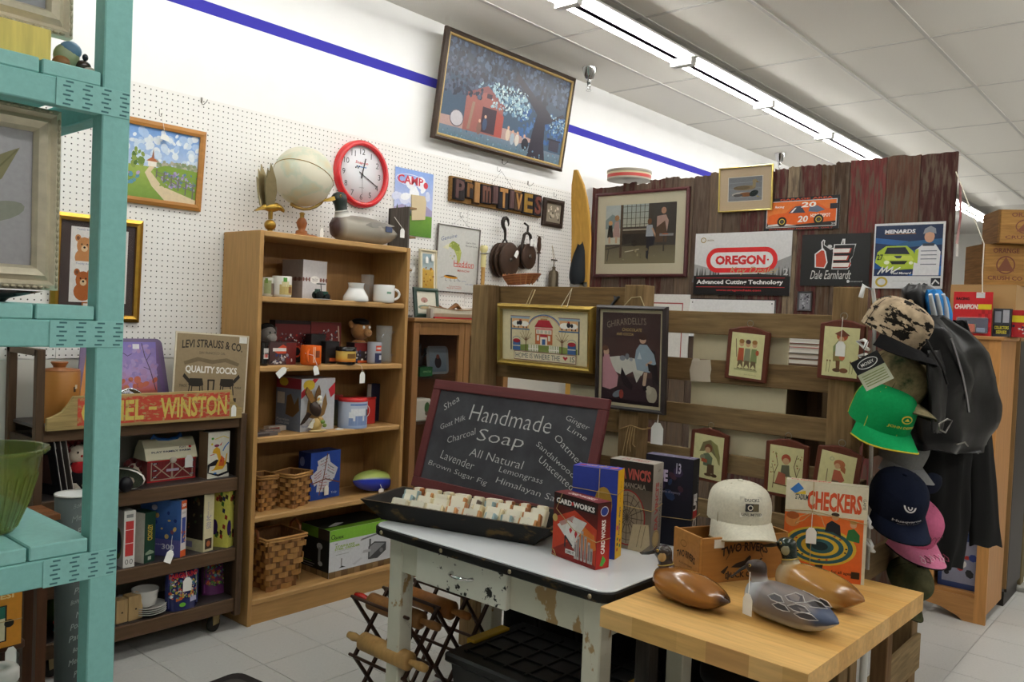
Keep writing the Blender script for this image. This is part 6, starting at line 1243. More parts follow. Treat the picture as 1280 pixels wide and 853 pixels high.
# ================================================================ on the dark rolling shelf
RY=3.40
def camel_board():
    zt=onY(180,492,3.37)[1];x0=onY(58,520,3.37)[0];x1=onY(302,510,3.37)[0];zb=onY(180,531,3.37)[1]
    t=thing('cigarette_board','weathered wooden sign with yellow capitals on worn red atop the rolling shelf','sign',((x0+x1)/2,3.384,zb),0);w=x1-x0;h=zt-zb
    P=[(-w/2,0),(w/2,0),(w/2,h*.35),(w/2-.02,h*.42),(w/2-.045,h*.62),(w/2-.055,h),(-w/2+.095,h),(-w/2+.08,h*.8),(-w/2+.055,h*.55),(-w/2+.02,h*.42),(-w/2,h*.38)]
    MB().prism(P,-.02,-.002,'#a08a5c').build('board',t,'roughx',bevel=.002)
    mat('wornred',0.7,var=0.1,scale=20,col2='#a98f5c',mask=0.57,mscale=40,mstretch=(1,1,2),msharp=9);mat('wornyellow',0.7,var=0.1,scale=20,col2='#9c7a45',mask=0.62,mscale=40,msharp=9)
    MB().box(-w/2+.11,w/2-.065,-.0212,-.02,h*.1,h*.93,'#b5402c').build('red_field',t,'wornred')
    g=MB();a=Art(g,-w/2,0,w,h,-.0215)
    a.T('CAMEL',.30,.5,.3,.66,'#c9b458',bold=.03);a.R(.475,.47,.515,.57,'#c9b458');a.T('WINSTON',.72,.5,.37,.68,'#c9b458',bold=.03);g.build('lettering',t,'wornyellow')
    price_tag(t,w/2-.045,-.024,h*.08,.024,.05)
camel_board()
def art_levi(a):
    a.R(0,0,1,1,'#cfc4ad');a.R(.02,.02,.98,.98,'#8f7d61');K='#2a241e'
    a.T('LEVI STRAUSS & CO.',.5,.84,.82,.1,K,bold=.02,arc=.03,rot=-.02);a.T('SAN FRANCISCO CAL.',.5,.755,.36,.03,'#4a4034');a.P([(.12,.64),(.3,.7),(.5,.67),(.7,.7),(.88,.64),(.86,.6),(.68,.65),(.5,.62),(.32,.65),(.14,.6)],'#6f6048');a.T('QUALITY SOCKS',.5,.54,.7,.1,'#e3dfd8',bold=.03,rot=-.02)
    for x,s_ in((.3,-1),(.72,1)):
        a.P([(x-.1,.36),(x-.09,.44),(x+.08,.44),(x+.1,.36),(x+.05,.34),(x-.05,.34)],K);a.P([(x+s_*.08,.42),(x+s_*.16,.5),(x+s_*.18,.46),(x+s_*.1,.38)],K)
        for d in(-.08,-.05,.05,.08):a.L([(x+d,.37),(x+d*1.2,.24)],.014,K)
    a.L([(.46,.42),(.47,.2)],.02,K);a.L([(.54,.42),(.53,.2)],.02,K);a.L([(.46,.42),(.54,.42)],.02,K);a.T('TRADE',.13,.35,.1,.03,K);a.T('MARK',.88,.33,.1,.03,K);a.P([(.58,.14),(.58,.19),(.86,.2),(.86,.15)],K);a.T('1850',.72,.17,.12,.035,'#cfc4ad',bold=.02);a.T('GUARANTEED',.68,.06,.46,.05,'#e3dfd8',bold=.03);a.R(.86,.9,.97,.98,'#dcdad4')
t=picture('sock_sign','tan tin sign for quality socks with horses, leaning beside the bookcase','sign','Y',3.412,(214.5,417,307,503),.004,0,mcol='#cfc4ad',art=art_levi,tilt=math.radians(3.0),zb=1.006,lean=-math.radians(2))
X_=onY(287,425,3.6)[0];t=thing('round_basket_lid','round brown wooden disc standing behind the tan sock sign','disc',(X_-.02,3.56,1.001));q=MB();R_=.135;q.M=Matrix.Translation((0,0,R_))@Matrix.Rotation(PI/2,4,'X');q.lathe([(R_*.93,.0),(R_,.004),(R_,.016),(.001,.016)],'#6a5138',36,cap=False);q.build('rim',t,'woodx');q=MB();q.M=Matrix.Translation((0,0,R_))@Matrix.Rotation(PI/2,4,'X');q.lathe([(.001,.001),(R_*.93,.001)],'#74593e',36,cap=False);q.build('face',t,'woodx')
def art_sunset(a):
    a.R(0,.55,1,1,'#a98fc0','#7a6fb4');a.R(0,.3,1,.55,'#b5584a','#a98fc0');a.R(0,0,1,.3,'#6a4f6a','#a05548');a.B(40,0,.35,1,.95,.04,.1,['#9a86bc','#a48fbe','#8f7db4','#a585b0'],4,10);a.B(16,0,.3,1,.5,.03,.07,['#b8624c','#bd7050','#9a5552'],6,9);a.R(0,.2,.14,.5,'#d8a63a','#c98a4a')
    a.L([(.98,.3),(.9,.6),(.82,.8),(.78,.98)],.012,'#4a3a48');a.L([(.9,.6),(.8,.64)],.008,'#4a3a48');a.L([(.85,.74),(.92,.84)],.008,'#4a3a48');a.L([(.45,.8),(.5,.84),(.56,.8),(.62,.83)],.01,'#4a3a58');a.L([(.3,.78),(.34,.82),(.38,.78)],.01,'#4a3a58');a.R(.64,.9,.74,.97,'#e0dde2')
def sunset_tray():
    loc,w,h,r=span('Y',3.52,93,423,213,497);t=thing('sunset_tray','purple sunset metal tray standing behind the cigarette board','tray',(loc[0],3.50,1.001),0,-math.radians(8));h=loc[2]+h-1.0;P=[]
    for cx,cz_,a in((w/2-.03,.03,-PI/2),(w/2-.06,h-.03,0),(-w/2+.06,h-.03,PI/2),(-w/2+.03,.03,PI)):
        for k in range(5):th=a+PI/2*k/4;P.append((cx+.03*math.cos(th),cz_+.03*math.sin(th)))
    MB().prism(P,-.003,.003,'#6a5a7a').build('tray',t,'satin')
    g=MB();art_sunset(Art(g,-w/2+.06,.02,w-.12,h-.035,-.0035));a=Art(g,-w/2,0,w,h,-.0034);a.P([(.02,.08),(.06,.08),(.19,.9),(.14,.92)],'#c98a4a');a.P([(.94,.08),(.98,.08),(.86,.92),(.81,.9)],'#6f5a84');g.build('tray_print',t,'glossprint')
sunset_tray()
t=thing('silver_medallion','round chrome medallion with a face, leaning on the sunset tray','medallion',(onY(164,480,3.45)[0],3.45,1.001),0,-.12);R_=.065;q=MB();q.M=Matrix.Translation((0,0,R_))@Matrix.Rotation(PI/2,4,'X');q.lathe([(R_,-.003),(R_,.005),(R_*.9,.007),(R_*.86,.003),(.001,.003)],'#c9c9cc',32,cap=False);q.build('disc',t,'chrome');q=MB().ell((0,-.006,R_*1.05),(.026,.012,.034),'#c9c9cc').ell((0,-.008,R_*1.4),(.028,.012,.016),'#c4c4c8').ell((0,-.012,R_*.95),(.007,.008,.012),'#ccc').ell((0,-.006,R_*.5),(.03,.008,.02),'#bbb');q.build('face_relief',t,'chrome')
def crock():
    X_=onY(74,480,3.56)[0];t=thing('brown_crock','lidded tan stoneware crock with small painted birds','crock',(X_-.012,3.53,1.0));r=.076;h=onY(74,463,3.55)[1]-1.0
    MB().lathe([(r*.95,0),(r,.008),(r,h-.006),(r*.96,h)],'#a06a2c',32).build('jar',t,'satin');MB().lathe([(r*.98,h),(r*.98,h+.006),(r*.3,h+.012),(r*.3,h+.018),(r*.42,h+.032),(r*.4,h+.036),(.001,h+.034)],'#8a5222',28,cap=False).build('lid',t,'satin');wrap(t,r,[(-1.2,-1.05,h*.6,h*.7,'#3a2a1e'),(-1.1,-.95,h*.66,h*.74,'#d8cdb8'),(-1.5,-1.3,h*.25,h*.33,'#4a4440'),(-1.35,-1.1,h*.33,h*.37,'#33281e')],'painted_birds')
crock()
t=thing('carved_duck_pipe','dark brown carved wooden duck lying low before the tan sock sign','carving',(onY(236,485,3.47)[0],3.46,1.0));MB().ell((0.03,0,.062),(.045,.04,.05),'#4a2a1c').build('body',t,'gloss');q=MB();q.tube([(-.09,0,.045),(-.05,0,.05),(0,0,.06)],[.004,.014,.025],'#6a4a38',8);q.build('tail',t,'gloss');MB().ell((0.0,0,.008),(.12,.05,.008),'#2f201a').build('base',t,'satin');q=MB();q.tube([(.05,0,.03),(.09,-.01,.012),(.11,-.01,.012)],[.016,.012,.006],'#8a8078',8);q.build('bill',t,'satin')
z=.71
def dolls():
    X_=onY(96,580,3.52)[0];t=thing('rag_doll','red-haired rag doll sitting at the left of the rolling shelf','doll',(X_,3.52,z))
    MB().ell((0,0,.06),(.045,.04,.065),'#1d1b1e').ell((.0,-.02,.1),(.03,.025,.03),'#b22a30').build('body',t,'cloth');MB().ell((.0,-.01,.155),(.04,.036,.04),'#e0d2bf').build('head',t,'cloth');q=MB();R=random.Random(3)
    for k in range(26):a=R.uniform(0,6.28);b=R.uniform(-.2,1.4);q.ell((.045*math.cos(a)*math.cos(b),.012+.03*math.sin(a)*math.cos(b),.165+.045*math.sin(b)),(.013,.013,.013),R.choice(['#6a1518','#7d1c1f']),6,5)
    q.build('yarn_hair',t,'plush',kind='stuff');MB().ell((.0,-.047,.15),(.005,.004,.005),'#b5302c',8,6).build('nose',t,'cloth')
    for s_ in(-1,1):MB().ell((.014*s_,-.044,.165),(.004,.003,.005),'#111',6,5).build('eye',t,'gloss');q=MB();q.tube([(.03*s_,-.01,.1),(.05*s_,-.03,.06),(.045*s_,-.05,.03)],.012,'#ddd0bd',6);q.build('arm',t,'cloth');q=MB();q.tube([(.02*s_,-.02,.03),(.025*s_,-.08,.02)],.014,'#d8cdbd' if s_<0 else '#c9b9a4',6);q.build('leg',t,'cloth')
    Xb=onY(60,585,3.5)[0]
    for i,(dx,c,lb)in enumerate(((0,'#2b2c30','glossy black record sleeve leaning at the left end of the rolling shelf'),(.022,'#3a3436','dark picture magazine leaning beside the black record sleeve'),(.044,'#57504c','grey magazine leaning third at the left of the rolling shelf'))):
        m=thing('leaning_magazine',lb,'magazine',(Xb+dx+.03,3.44,z+.003),.35,0,-.2,group='magazines leaning on the rolling shelf');MB().box(0,.004,0,.2,0,.24,c).build('cover',m,'gloss');MB().box(.0041,.008,.002,.198,.002,.238,'#cfcac4').build('pages',m,'paper');g=MB();g.M=Matrix.Translation((0,.2,0))@Matrix.Rotation(-PI/2,4,'Z');a=Art(g,0,0,.2,.24,-.0006);a.R(.2,.2,.8,.7,['#5a3f38','#7a4a3a','#8a7a70'][i]);a.R(.1,.8,.9,.9,'#b9b4b0');g.build('cover_print',m,'glossprint')
    X_=onY(180,590,3.5)[0];t=thing('plaid_doll','rag doll in green plaid dress lying with black shoes towards the shelf edge','doll',(X_-.075,3.505,z),-.75)
    rings=[]
    for i,(y,w_,h_)in enumerate(((.06,.03,.02),(.03,.045,.035),(-.02,.075,.045),(-.07,.1,.045))):rings.append([(w_*math.cos(a),y,max(.002,h_*.9+h_*math.sin(a)))for a in[2*PI*k/16 for k in range(16)]])
    mat('plaid',0.9,var=0.3,scale=60,stretch=(3,3,3),spec=0.1);MB().loft(rings,'#4a5044').build('dress',t,'plaid');rr2=[[(.102*math.cos(a),-.07-.02*q_,max(.002,.042+.047*math.sin(a)))for a in[2*PI*k/16 for k in range(16)]]for q_ in(0,1)];MB().loft(rr2,'#d8d4cc',cap=False).build('petticoat',t,'cloth')
    MB().ell((0,.11,.04),(.04,.04,.036),'#d9c9b4').build('head',t,'cloth');q=MB();R=random.Random(5)
    for k in range(18):a=R.uniform(0,6.28);q.ell((.04*math.cos(a),.12+.03*math.sin(a),.05+R.uniform(-.01,.035)),(.015,.015,.015),R.choice(['#5a1518','#701a1f']),6,5)
    q.build('yarn_hair',t,'plush',kind='stuff')
    for s_ in(-1,1):q=MB();q.tube([(s_*.04,-.06,.035),(s_*.045,-.12,.032)],.018,'#c9b9a8',8);q.build('leg',t,'cloth');MB().ell((s_*.046,-.135,.034),(.027,.03,.033),'#17161a').build('shoe',t,'leather')
    price_tag(t,-.12,-.13,.004,.04,.07,rot=(-1.2,0,.5))
dolls()
def barn():
    loc,w,h,r=span('Y',3.47,188,548,250,590);X_=loc[0];w*=.98;h=.18;t=thing('toy_barn','toy barn lunchbox with cream roof, red doors and blue handle','toy',(X_,3.50,z),.0);d=.12;hb=.095
    MB().box(-w/2,w/2,0,d,0,hb,'#7a2226').build('walls',t,'satin',bevel=.002)
    g=MB();a=Art(g,-w/2,0,w,hb,-.0008);
    for k in range(14):a.R(.02+.07*k,.06,.025+.07*k,.94,'#5a181c')
    a.R(0,0,1,.07,'#b52a2c');a.R(0,.93,1,1,'#b52a2c')
    for x0,x1 in((.08,.49),(.51,.92)):a.L([(x0,.1),(x1,.9)],.05,'#b5a58f');a.L([(x0,.9),(x1,.1)],.05,'#b5a58f');a.L([(x0,.1),(x0,.9)],.04,'#b5a58f');a.L([(x1,.1),(x1,.9)],.04,'#b5a58f');a.L([(x0,.1),(x1,.1)],.04,'#b5a58f')
    for x in(.1,.86):
        for zz in(.2,.5,.82):a.R(x,zz,x+.1,zz+.07,'#1f2430');a.R(x+.02,zz+.015,x+.08,zz+.05,'#c9ccd4')
    a.R(.38,.44,.64,.56,'#b9b2c6');g.build('door_print',t,'print')
    P=[(-.006,hb),(0,hb+.004),(.02,hb+.05),(d*.5-.012,hb+.085),(d*.5+.012,hb+.085),(d-.02,hb+.05),(d,hb+.004),(d+.006,hb)]
    q=MB();q.loft([[(x,y,zz)for y,zz in P]for x in(-w/2-.006,w/2+.006)],'#d9d2b4',smooth=False);q.build('roof',t,'satin',bevel=.002)
    g=MB();g.M=Matrix.Translation((-w/2,-.006,hb))@Matrix.Rotation(-.48,4,'X');a=Art(g,0,0,w,.06,-.001);a.T('PLAY FAMILY FARM',.5,.62,.8,.14,'#33405a',bold=.02);a.T('PLAY',.75,.86,.14,.12,'#33405a',bold=.02);a.D(.9,.86,.03,.1,'#c23030');g.build('roof_print',t,'print')
    q=MB();q.tube([(-w*.3,d*.5,hb+.085),(-w*.27,d*.45,hb+.1),(-w*.2,d*.4,hb+.085),(0,d*.38,hb+.08),(w*.2,d*.4,hb+.085),(w*.27,d*.45,hb+.1),(w*.3,d*.5,hb+.085)],.008,'#2f62b0',8);q.build('handle',t,'gloss')
    MB().ell((0,-.01,hb-.002),(.016,.006,.014),'#cfc4b4').build('clasp',t,'satin');price_tag(t,w*.32,-.012,hb*.55,.036,.055)
barn()
def f_cat(a):
    a.R(0,0,1,1,'#dcd8ca');a.P([(.0,.12),(.0,.3),(.4,.4),(1,.3),(1,.08),(.5,.02)],'#1d1b1f');a.P([(.06,.13),(.1,.26),(.9,.28),(.92,.12),(.5,.07)],'#dcd8ca');a.P([(.15,.16),(.3,.2),(.5,.38),(.4,.52),(.2,.55),(.25,.62),(.4,.68),(.55,.62),(.6,.48),(.8,.35),(.85,.5),(.92,.52),(.85,.28),(.7,.17)],'#d9a62a');a.P([(.5,.25),(.62,.48),(.78,.4),(.75,.24)],'#cf5f2a');a.D(.4,.7,.12,.03,'#7a2f50');a.D(.62,.36,.05,.025,'#b5302c');a.D(.2,.86,.06,.025,'#4f9a3a');a.D(.18,.74,.05,.025,'#d8c23a');a.P([(.52,.7),(.66,.78),(.6,.7)],'#c22f30');a.L([(.95,.75),(.78,.66),(.7,.58)],.05,'#3a72b8');a.L([(.1,.5),(.3,.52)],.03,'#c25050');a.L([(.3,.84),(.7,.9),(.95,.84)],.03,'#d8c23a');a.D(.35,.1,.08,.02,'#3a72b8')
X_,w,h=shelfpos(z,260,287.5,540,3.44);carton('kangaroo_box','tall white toy box with cartoon yellow kangaroo','box',(X_,3.44,z),.05,w,.07,h,'#d8d4c6',f_cat,left=lambda a:a.R(0,0,1,1,'#8a6a50'))
z=.386
def f_white(a):a.R(0,0,1,1,'#c9c7c0');a.D(.6,.4,.3,.28,'#6f7a4a');a.D(.66,.42,.18,.2,'#3a3f50')
X_,w,h=shelfpos(z,158.5,172.5,639,3.41);carton('white_puzzle_box','white jigsaw box with red panel spine at the left, tied with twine','puzzle box',(X_-.008,3.415,z),0,w,.13,h,'#dcdad2',lambda a:(a.R(0,0,1,1,'#dedcd6'),a.R(.14,.2,.86,.82,'#c23f3e'),a.R(.14,.66,.86,.67,'#e8d8d4'),a.R(.14,.42,.86,.43,'#e8d8d4'),a.O(.3,.1,.14,.045,.05,'#333'),a.O(.7,.1,.14,.045,.05,'#333'),a.R(.2,.88,.8,.94,'#8a8a88')),left=f_white)
X_,w,h=shelfpos(z,175.5,193.5,640,3.43);carton('croxley_box','dark green box with gold vertical lettering on the rolling shelf','box',(X_+.012,3.43,z),.3,w*.9,.09,h*.98,'#1c3a2c',lambda a:(a.R(0,0,1,1,'#1c3d2e'),a.T('CROXLEY',.5,.58,.5,.3,'#c9a83a',rot=0,bold=.02)if False else a.T('CROXLEY',.5,.6,.55*2.2,.12,'#c9a83a',rot=PI/2,bold=.02),a.P([(.1,.2),(.5,.25),(.9,.2),(.9,.16),(.1,.16)],'#8a9a84'),a.R(.35,.05,.65,.12,'#b9bdb0')),left=lambda a:(a.R(0,0,1,1,'#cfcac0')),side=lambda a:(a.R(0,0,1,1,'#24483a'),a.R(.1,.5,.9,.9,'#6a5a70'),a.R(.3,.5,.6,.7,'#c98a4a')))
def l_300(a):a.R(0,0,1,1,'#1f2f70','#4f7ac0');a.R(0,0,1,.3,'#5d5a98');a.D(.35,.85,.07,.05,'#d8d6e6');a.B(20,.05,.3,.95,.8,.02,.06,['#3a5aa8','#c98a4a','#2a3f80','#7d4a5a','#d8b46a'],3);a.P([(.05,.32),(.2,.62),(.35,.32)],'#7a4a30');a.T('300',.7,.17,.3,.1,'#e3e0ee',bold=.02);a.T('pieces',.4,.2,.3,.04,'#c9c4de')
X_,w,h=shelfpos(z,231.5,240.5,624,3.43);carton('sky_puzzle_box','blue 300 piece jigsaw box with night sky picture, tied with twine','puzzle box',(X_-.03,3.415,z),.5,w*1.15,.2,h,'#33437a',lambda a:(a.R(0,0,1,1,'#dcd6d2'),a.R(0,.85,1,1,'#d8602a'),a.T('300',.5,.92,.7,.06,'#eee',bold=.03),a.R(0,0,1,.12,'#d8602a'),a.R(.15,.25,.85,.7,'#3a4a90'),a.B(8,.2,.25,.8,.5,.1,.2,['#c98a4a','#a0483a','#d8b46a'],3),a.T('JIGSAW',.5,.78,.7,.05,'#555')),left=l_300,top=lambda a:a.R(0,0,1,1,'#7fa6d6'))
X_,w,h=shelfpos(z,257,270,615,3.43);carton('cream_puzzle_box','cream 500 piece jigsaw box with dark picture side and white tag','puzzle box',(X_-.012,3.42,z),.25,w*1.1,.17,h,'#d2c79c',lambda a:(a.R(0,0,1,1,'#d6cca6'),a.T('500',.45,.38,.9,.16,'#6d6aa0',rot=PI/2,bold=.01)if False else a.T('500 PC',.5,.5,.3*3.6,.1,'#7a78a0',rot=PI/2),a.R(.15,.04,.85,.22,'#3a2a20'),a.D(.5,.13,.2,.05,'#b0623a'),a.T('jigsaw puzzle',.4,.7,1.4,.035,'#8a86a8',rot=PI/2)),left=lambda a:(a.R(0,0,1,1,'#cfc59c'),a.R(.02,.2,.98,.98,'#2a221c'),a.B(16,.1,.3,.9,.9,.03,.08,['#5a3f28','#7a3a2a','#3f4a30','#6a5a40'],4),a.R(.1,.05,.6,.15,'#8a86a8')))
def f_candy(a):a.R(0,0,1,1,'#d3cc60');R=random.Random(2);[a.P([(x+dx*.1,zz+dz*.05)for dx,dz in((-1,-.5),(.7,-1),(1,.5),(-.7,1))],c)for x,zz,c in[(R.uniform(.1,.9),R.uniform(.05,.95),R.choice(['#3a2418','#4a2a1c','#26304a','#8a2a20','#3f6a2a']))for _ in range(16)]];a.D(.1,.35,.22,.14,'#352058')
X_,w,h=shelfpos(z,281,299,612,3.45);carton('candy_box','tall yellow box printed with candy bars at the right end of the rolling shelf','box',(X_-.006,3.43,z),.5,w*1.0,.075,h,'#cfc85c',f_candy,left=f_candy,top=lambda a:a.R(0,0,1,1,'#d8d27a'))
t=thing('price_tag','white tag resting on the shelf edge before the blue puzzle','tag',(onY(208,690,3.395)[0],3.388,z-.005),0,-.3,.5);price_tag(t,0,0,0,.032,.055,name='card');q=MB();q.tube([(0,0,.05),(-.008,.01,.09),(-.012,.03,.14)],.0011,'#ddd',5);q.build('string',t,'cloth')
X_,w,h=shelfpos(z,90,106,637,3.43);carton('tea_tin','small red and green tin half hidden behind the teal post','tin',(X_,3.43,z),0,w*1.3,.08,h,'#8f2a2a',lambda a:(a.R(0,.1,1,.9,'#4f7a35'),a.D(.5,.55,.3,.2,'#d8d4c4'),a.B(6,.2,.15,.8,.4,.05,.1,['#c2403a','#d8b83a'],3)))
z=.15
def cup_stack():
    X_=onY(187,760,3.45)[0];t=None;zz=z
    for k in range(4):
        s=thing('saucer',['bottom','second','third','top'][k]+' white saucer of the stack under the white teacup','saucer',(X_+.004,3.47,zz),0,group='white saucers stacked under the cup');MB().lathe([(.035,0),(.036,.002),(.05,.004),(.072,.014),(.074,.016),(.07,.016),(.05,.007),(.001,.005)],'#d9d7d2',32,cap=False).build('plate',s,'gloss');MB().lathe([(.033,0),(.035,0),(.035,.003),(.033,.003)],'#d0cec8',24,cap=False).build('foot_ring',s,'gloss');zz+=.009
    mug('teacup','white teacup standing on the stack of white saucers',(X_-.012,3.47,zz+.001),.055,.075,'#dddbd6',handle=PI-.1,prof=[(.028,0),(.032,.004),(.042,.03),(.052,.06),(.055,.075)],cat='cup')
cup_stack()
for i,(x0,x1,yt,lb)in enumerate(((146,161,751,'pale wooden block with a small hole, left of its twin'),(161.5,180,745,'pale wooden block with a small hole, beside the saucers'))):
    X_,w,h=shelfpos(z,x0,x1,yt,3.425);t=thing('wooden_block',lb,'block',(X_,3.43,z),.1,group='pale wooden candle blocks');MB().box(-w/2,w/2,0,.05,0,h,'#b5986a').build('block',t,'woodz',bevel=.002);q=MB();q.disc(0,h*.45,.004,.004,-.0006,'#1a1510',10);q.build('hole',t,'matte');MB().ell((.004,.025,h+.008),(.01,.01,.01),'#c9c9c9').build('glass_ball',t,'glass')
def toy_bag(label,x0,x1,yt,Yv,base,art,rz=0.0):
    X_,w,h=shelfpos(z,x0,x1,yt,Yv);t=thing('toy_bag',label,'bag',(X_,Yv,z),rz,group='foil toy bags');n=8;rings=[]
    for i in range(n+1):
        f=i/n;d=.035*(1-f)**.7+.001;ww=w/2*(.92+.08*math.sin(PI*f)+.02*f);zz=h*f;rings.append([(-ww,0,zz),(-ww*.6,-d*.8,zz),(0,-d,zz),(ww*.6,-d*.8,zz),(ww,0,zz),(ww*.6,d*.8,zz),(0,d,zz),(-ww*.6,d*.8,zz)])
    MB().loft(rings,base).build('pouch',t,'gloss')
    g=MB();a=Art(g,-w*.44,h*.06,w*.88,h*.9,0);art(a);o=g.build('front_print',t,'glossprint')
    for v in o.data.vertices:
        f=min(1,max(0,v.co.z/h));u=abs(v.co.x)/(w/2);d=.035*(1-f)**.7+.001;dd=d*(1-.2*u/.6)if u<.6 else d*.8*(1-(u-.6)/.4)
        v.co.y=v.co.y-dd-.003
    return t,w,h
def art_fair(a):a.R(0,0,1,1,'#27306a');a.R(.05,.25,.95,.75,'#8a9a8a');a.B(40,.05,.22,.95,.72,.04,.1,['#c9a84a','#b5482e','#5a8a4a','#d8c9a8','#7a5a8a','#4a7aa8','#cfcfcf'],5);a.R(.05,.8,.95,.86,'#6fa0c8');a.T('FAIRGROUND',.5,.76,.95,.12,'#c92f38',bold=.04);a.D(.15,.9,.13,.05,'#c9c4d0');a.P([(.2,.24),(.8,.3),(.8,.22),(.2,.16)],'#c9622a');a.D(.4,.07,.1,.05,'#6fb83a');a.R(.66,.1,.9,.22,'#b5b4d0')
t,w,h=toy_bag('shiny blue fairground toy bag with white price tag',207,249,703,3.44,'#262c5c',art_fair);price_tag(t,0,-.045,h*.42,.04,.06,string=[(0,-.045,h*.42+.055),(0,-.02,h*.95)])
def art_farm(a):a.R(0,0,1,1,'#7d3f78');a.R(0,.25,1,.8,'#4a3a2c');a.B(36,.02,.2,.98,.75,.05,.11,['#4f8a3a','#b5482e','#2a2a24','#6a4a2a','#8fae3a','#5a9aa8','#c98a5a'],8);a.T('FARMYARD',.5,.83,.95,.12,'#cf4a60',bold=.04);a.P([(0,.0),(0,.2),(.5,.3),(1,.18),(1,0)],'#8a3f80')
toy_bag('shiny pink farm toy bag at the right end of the bottom rolling shelf',252,288,693,3.53,'#6a3566',art_farm)
def bowls():
    X_=onY(93,775,3.45)[0];items=((.075,.012,'#8a2a22','dark red plate at the bottom of the coloured stack'),(.072,.012,'#3fa0a8','turquoise plate in the coloured stack'),(.07,.03,'#b5241c','red shallow bowl in the coloured stack'));zz=z
    for r,h,c,lb in items:
        t=thing('plastic_plate',lb,'plate',(X_,3.47,zz),group='coloured plastic plates behind the teal post');MB().lathe([(r*.6,0),(r,h),(r*.97,h),(r*.58,.003),(.001,.003)],c,28,cap=False).build('dish',t,'gloss');MB().lathe([(r*.55,0),(r*.6,0),(r*.6,.003)],c,24,cap=False).build('foot',t,'gloss');zz+=h*.5+.003
    mug('plastic_cup','bright red plastic cup on the coloured plates',(X_+.02,3.46,zz+.008),.035,.055,'#c4201c',cat='cup');mug('green_bowl','olive green bowl behind the red plastic cup',(X_-.01,3.60,z),.06,.14,'#3f5a26',cat='bowl',prof=[(.03,0),(.04,.01),(.055,.08),(.06,.14)])
bowls()
# ================================================================ on the white enamel table
def on_table(px,py,zt):return onZ(px,py,zt)
def chalkboard():
    xb=2.40;yl=onX(521,597,xb)[0];yr=onX(741,640,xb)[0]
    zt=WTZ+.0015
    xt=2.52;ytl=onX(541,476,xt);ytr=onX(757,497,xt)
    w=(yl-yr+ytl[0]-ytr[0])/2+.0;h=math.hypot((ytl[1]+ytr[1])/2-zt,xt-xb);lean=-math.atan2(xt-xb,(ytl[1]+ytr[1])/2-zt)
    yc=(yl+yr)/2*.5+(ytl[0]+ytr[0])/2*.5
    t=thing('chalkboard','maroon-framed chalkboard listing handmade soaps, leaning behind the soap tray','chalkboard',(xb,yc,zt),FX,lean,math.radians(0))
    fw=.042;f=MB();c='#5c2a2b'
    for(x0,x1,z0,z1)in((-w/2,w/2,0,fw),(-w/2,w/2,h-fw,h)):MB().box(x0,x1,-.012,.008,z0,z1,c).build('frame_rail',t,'woodx',bevel=.003)
    for x0 in(-w/2,w/2-fw):MB().box(x0,x0+fw,-.0118,.008,fw,h-fw,c).build('frame_stile',t,'woodz',bevel=.003)
    MB().box(-w/2+fw*.8,w/2-fw*.8,-.003,.006,fw*.8,h-fw*.8,'#424246').build('slate',t,'chalk')
    g=MB();a=Art(g,-w/2+fw,fw,w-2*fw,h-2*fw,-.0035);C='#b9b9b6'
    def S(t_,x,z,ww,hh,r=0.0):a.T(t_,x,z,ww,hh,C,rot=r,shear=.12,bold=-.012)
    S('Handmade',.5,.79,.52,.17,-.02);S('Soap',.47,.555,.3,.17,0);S('All Natural',.47,.36,.35,.085,-.05);S('Shea',.095,.87,.11,.075,.6);S('Goat Milk',.135,.66,.17,.06,.42);S('Charcoal',.215,.53,.19,.07,.38)
    S('Ginger',.9,.84,.14,.07,-.25);S('Lime',.91,.745,.12,.05,-.32);S('Oatmeal',.89,.56,.22,.07,-.55);S('Sandalwood',.82,.46,.27,.055,-.45);S('Unscented',.84,.33,.24,.07,-.45);S('Lavender',.225,.265,.24,.09,-.12);S('Lemongrass',.64,.235,.27,.075,-.06);S('Brown Sugar Fig',.24,.13,.42,.07,-.1);S('Himalayan Salt',.7,.105,.4,.08,-.08)
    g.build('chalk_writing',t,'matte',kind='stuff')
chalkboard()
